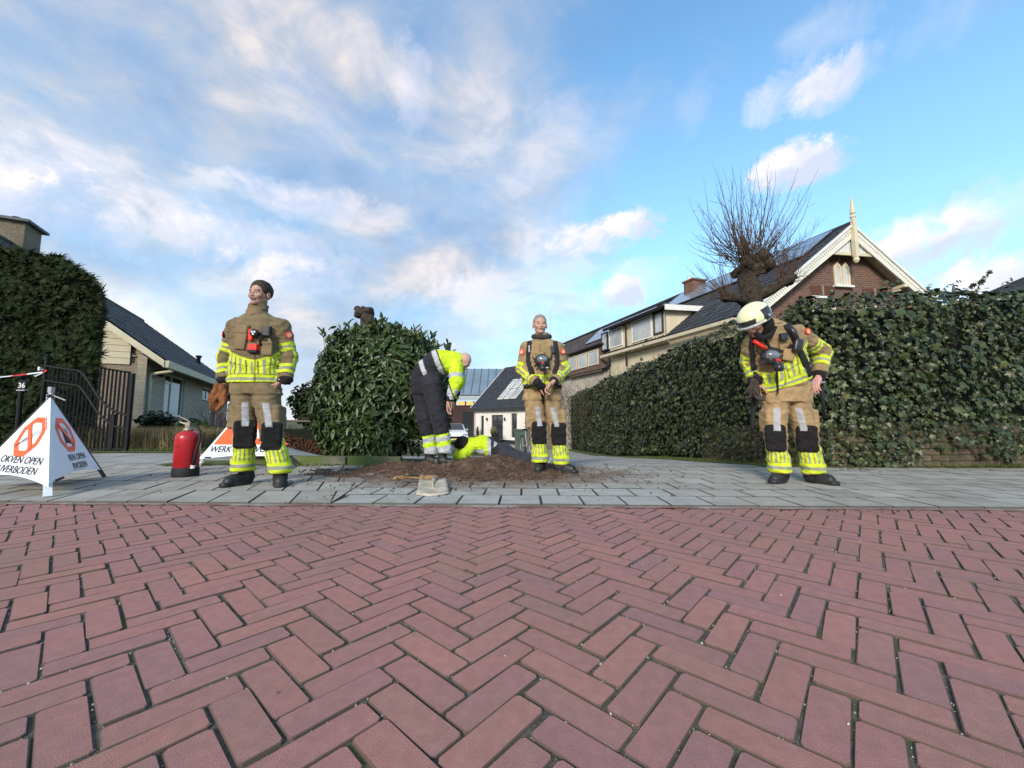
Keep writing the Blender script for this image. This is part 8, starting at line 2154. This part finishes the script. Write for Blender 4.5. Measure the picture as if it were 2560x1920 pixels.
    for k, (px, py, tl) in enumerate(((1884, 970, -.10), (1889, 974, .04))):
        fnh = hand_sdf_factory(curl=1.0, spread=.01, thumb=.15, side=1 if k else -1, sc=.9); v, f = mesh_sdf(lambda p: fnh(p) - .005, (-.13, -.10, -.25), (.13, .10, .06), .0060)
        Rg = aim((tl, -.05, -1), (.9, .4, 0)); nobj('glove', v @ Rg.T + P(px, py - 10, -.07 - .02 * k), f, m_g, g, True)
person_right()

# ================= bending worker in hi-vis jacket
HV = np.array((.60, .80, .03)); DK = np.array((.028, .028, .036)); SV = np.array((.50, .52, .55))
def person_bend():
    fg = Fig(5.30); P = fg.P; t = thing('person', 'bald worker in yellow and black work clothes bending over the dug hole', 'person', tuple(G(1100, 1160, .0)))
    pel = P(1058, 948, 0); wst = P(1078, 915, .0); chest = P(1112, 902, .02); shd = P(1136, 915, .02)
    hl, hr = P(1050, 960, .03), P(1078, 962, -.08); kl, kr = P(1063, 1045, .02), P(1098, 1045, -.08); al, ar_ = P(1080, 1128, .05), P(1113, 1126, -.06)
    # legs
    def paint(col, v, T_, An, me_, L, L1, k):
        col[me_] = DK * (.8 + .5 * vnoise(v, 3)[me_][:, None]); zr = T_ - (L - .20)
        m_ = me_ & (zr > 0); t_ = zr / .20; col[m_ & (t_ < .36)] = SV; col[m_ & (t_ >= .36) & (t_ < .66)] = HV; col[m_ & (t_ >= .66)] = SV
        m_ = me_ & (zr > -.02) & (zr < .008); col[m_] = HV
    slt = [(985, 1030, 1105, .13, 0), (955, 1028, 1106, .15, 0), (930, 1032, 1106, .15, 0), (915, 1042, 1108, .14, 0)]
    fn2, o2 = trousers(fg, t, slt, [[hl, kl, al], [hr, kr, ar_]], tuple(DK), (.125, .108, .088), h=.010, wr=.009, pads=False, pockets=(0, 0), paint=paint)
    # jacket
    shoulderR = P(1140, 918, -.10); elR = P(1141, 955, -.16); wrR = P(1128, 990, -.20); shoulderL = P(1146, 915, .16); elL = P(1146, 955, .12); wrL = P(1136, 992, .02)
    def jf(p):
        d = seg(p, P(1062, 930, 0), P(1095, 906, .01), .165, .165); d = su(d, seg(p, P(1095, 906, .01), P(1130, 905, .02), .165, .150), .05); d = su(d, seg(p, P(1130, 905, .02), P(1146, 900, .02), .13, .085), .05)
        for a, b, c in ((shoulderR, elR, wrR), (shoulderL, elL, wrL)): d = su(d, su(seg(p, a, b, .098, .088), seg(p, b, c, .088, .062), .03), .05)
        return d + cloth(p, .010, .9)
    v, f = mesh_sdf(jf, P(1030, 1010, -.35), P(1180, 850, .35), .010)
    col = np.tile(HV, (len(v), 1)); a0, a1 = P(1062, 935, 0), P(1140, 905, .02); ax_ = (a1 - a0) / np.linalg.norm(a1 - a0); s = (v - a0) @ ax_ / np.linalg.norm(a1 - a0)
    Ta, _, da, La = limb_uv(v, [shoulderR, elR, wrR]); Tb, _, db, Lb = limb_uv(v, [shoulderL, elL, wrL]); arm = (np.minimum(da, db) < .108) & (s > .66)
    tor = ~arm; col[tor & (s < .62)] = DK; col[tor & (s > -.02) & (s < .11)] = SV; col[tor & (s > .44) & (s < .58)] = SV
    for T_, d in ((Ta, da), (Tb, db)):
        m_ = arm & (d < .108) & (d <= np.minimum(da, db) + 1e-6); L = La; m1 = m_ & (T_ > L * .26) & (T_ < L * .26 + .062); col[m1] = SV; m1 = m_ & (T_ > L * .80) & (T_ < L * .80 + .06); col[m1] = SV; m1 = m_ & (T_ > L * .80 + .06); col[m1] = DK
    col = col * (.88 + .2 * vnoise(v, 7)[:, None]); cloth_obj('jacket', v, f, col, t)
    boot(t, (al[0], al[1], 0), -.01, 1.35, .29); boot(t, (ar_[0], ar_[1], 0), -.01, 1.2, .29)
    parts = []; hc = P(1159, 905, .02); R = aim((.25, 0, -1)); R = np.array(Euler((1.15, 0, 1.35)).to_matrix(), np.float32)
    R = np.array((Matrix.Rotation(1.25, 3, 'Z') @ Matrix.Rotation(.95, 3, 'X')).normalized(), np.float32)
    body_core(parts, [hc, P(1150, 905, .02), shoulderR, shoulderL, elR, elL, wrR, wrL, P(1080, 922, .0), hl, hr, kl, kr, al, ar_], SK)
    make_head(parts, hc, R, (.50, .31, .25), .0, .05, (.3, .22, .18), .0038, nkw=(-.10, .02, .03))
    for c, sd in ((P(1122, 1003, -.20), 1), (P(1133, 1003, .0), -1)): make_hand(parts, c, aim((-.1, -.1, -1), (.2, .9, 0)), SK, curl=.6, side=sd)
    join_parts('body', parts, m_skin, t)
    for w in (wrR, wrL): mb = MB(); mb.tube([Vector(w) + Vector((.0, 0, .03)), Vector(w) + Vector((-.02, 0, -.07))], [.062, .045], 12); mb.build('cuff', m_knit, t, True)
person_bend()

# ================= worker lying on the ground
def person_lying():
    fg = Fig(5.75); P = fg.P; t = thing('person', 'dark haired worker in yellow and black lying flat behind the soil heap', 'person', tuple(G(1240, 1150, .0)))
    sh = P(1184, 1112, 0); hip = P(1246, 1128, -.05)
    A, B = P(1178, 1113, .02), P(1240, 1128, -.02)
    wrF, elF = P(1148, 1142, -.22), P(1162, 1138, -.15); 
    def jf(p):
        d = su(seg(p, A, P(1205, 1112, 0), .11, .125), seg(p, P(1205, 1112, 0), B, .125, .115), .05)
        d = su(d, su(seg(p, P(1180, 1118, -.10), P(1160, 1135, -.20), .075, .07), seg(p, P(1160, 1135, -.20), P(1143, 1142, -.26), .07, .055), .03), .05)
        d = su(d, su(seg(p, P(1180, 1118, .16), P(1150, 1130, .20), .075, .065), seg(p, P(1150, 1130, .20), P(1140, 1145, .05), .065, .05), .03), .05)
        return d + cloth(p, .010, 1.0)
    lo = P(1120, 1175, -.45); hi = P(1265, 1080, .40); v, f = mesh_sdf(jf, lo, hi, .010); s = (v[:, 0] - A[0]) / (B[0] - A[0])
    col = np.tile(HV, (len(v), 1)); col[(s > .80)] = DK; col[(s > .68) & (s < .80)] = SV; col[(s > .93) & (s < 1.12)] = SV; col[(s > .15) & (s < .55) & (v[:, 2] < A[2] - .05)] = SV
    col = col * (.85 + .25 * vnoise(v, 7)[:, None]); cloth_obj('jacket', v, f, col, t)
    hl, kl, al = P(1250, 1130, .06), P(1318, 1148, .10), P(1372, 1156, -.10); hr, kr, ar_ = P(1250, 1132, -.12), P(1312, 1152, -.14), P(1368, 1160, -.32)
    def tf(p):
        d = su(seg(p, P(1243, 1128, .0), P(1262, 1130, -.02), .125, .125), su(su(seg(p, hl, kl, .105, .085), seg(p, kl, al, .082, .070), .03), su(seg(p, hr, kr, .105, .085), seg(p, kr, ar_, .082, .070), .03), .04), .05); return d + cloth(p, .011, 1.0)
    v, f = mesh_sdf(tf, P(1225, 1185, -.55), P(1400, 1095, .30), .010); col = np.tile(DK * 1.6, (len(v), 1)); Tt, _, d1, L = limb_uv(v, [hl, kl, al]); T2, _, d2, L2 = limb_uv(v, [hr, kr, ar_]); T_ = np.where(d1 < d2, Tt, T2); r_ = T_ / L
    col[(r_ > .76)] = SV; col[(r_ > .82) & (r_ < .90)] = HV; col[(v[:, 0] < P(1247, 1128)[0])] = DK; col = col * (.8 + .4 * vnoise(v, 6)[:, None]); cloth_obj('trousers', v, f, col, t)
    for a, yw in ((al, 1.7), (ar_, 1.9)):
        c = Vector(a); d = Vector((1, -.25, -.1)).normalized(); B3 = arr(c)
        def bf(p): q = p - B3; return su(seg(p, c, c + d * .12, .055, .055), seg(p, c + d * .12, c + d * .13 + Vector((0.03, 0, -.10)), .052, .044), .02)
        v, f = mesh_sdf(bf, B3 - .18, B3 + .25, .009); nobj('boot', v, f, mat('pale_dusty_boot', (.40, .36, .28), .8, var=.25, bump=1, bscale=60), t, True)
    parts = []; hc = P(1160, 1118, -.02); R = np.array((Matrix.Rotation(-1.2, 3, 'Z') @ Matrix.Rotation(.9, 3, 'X')), np.float32)
    body_core(parts, [hc, P(1176, 1114, .0), P(1180, 1118, -.10), P(1180, 1118, .14), P(1160, 1135, -.20), P(1150, 1130, .20), P(1143, 1142, -.26), P(1140, 1145, .05), P(1244, 1128, -.02), hl, hr, kl, kr, al, ar_], SK)
    make_head(parts, hc, R, SK, .0, .3, (.03, .02, .02), .0038, nkw=(.14, .02, .03))
    make_hand(parts, P(1141, 1145, -.26), aim((-.7, -.2, -.6), (.2, .9, 0)), SK, curl=.5, side=1); make_hand(parts, P(1138, 1148, .04), aim((-.6, -.2, -.7), (.2, .9, 0)), SK, curl=.5, side=-1)
    join_parts('body', parts, m_skin, t); make_hair(hc, R, t, (.018, .015, .014), .022, .0, .052, -.02)
person_lying()
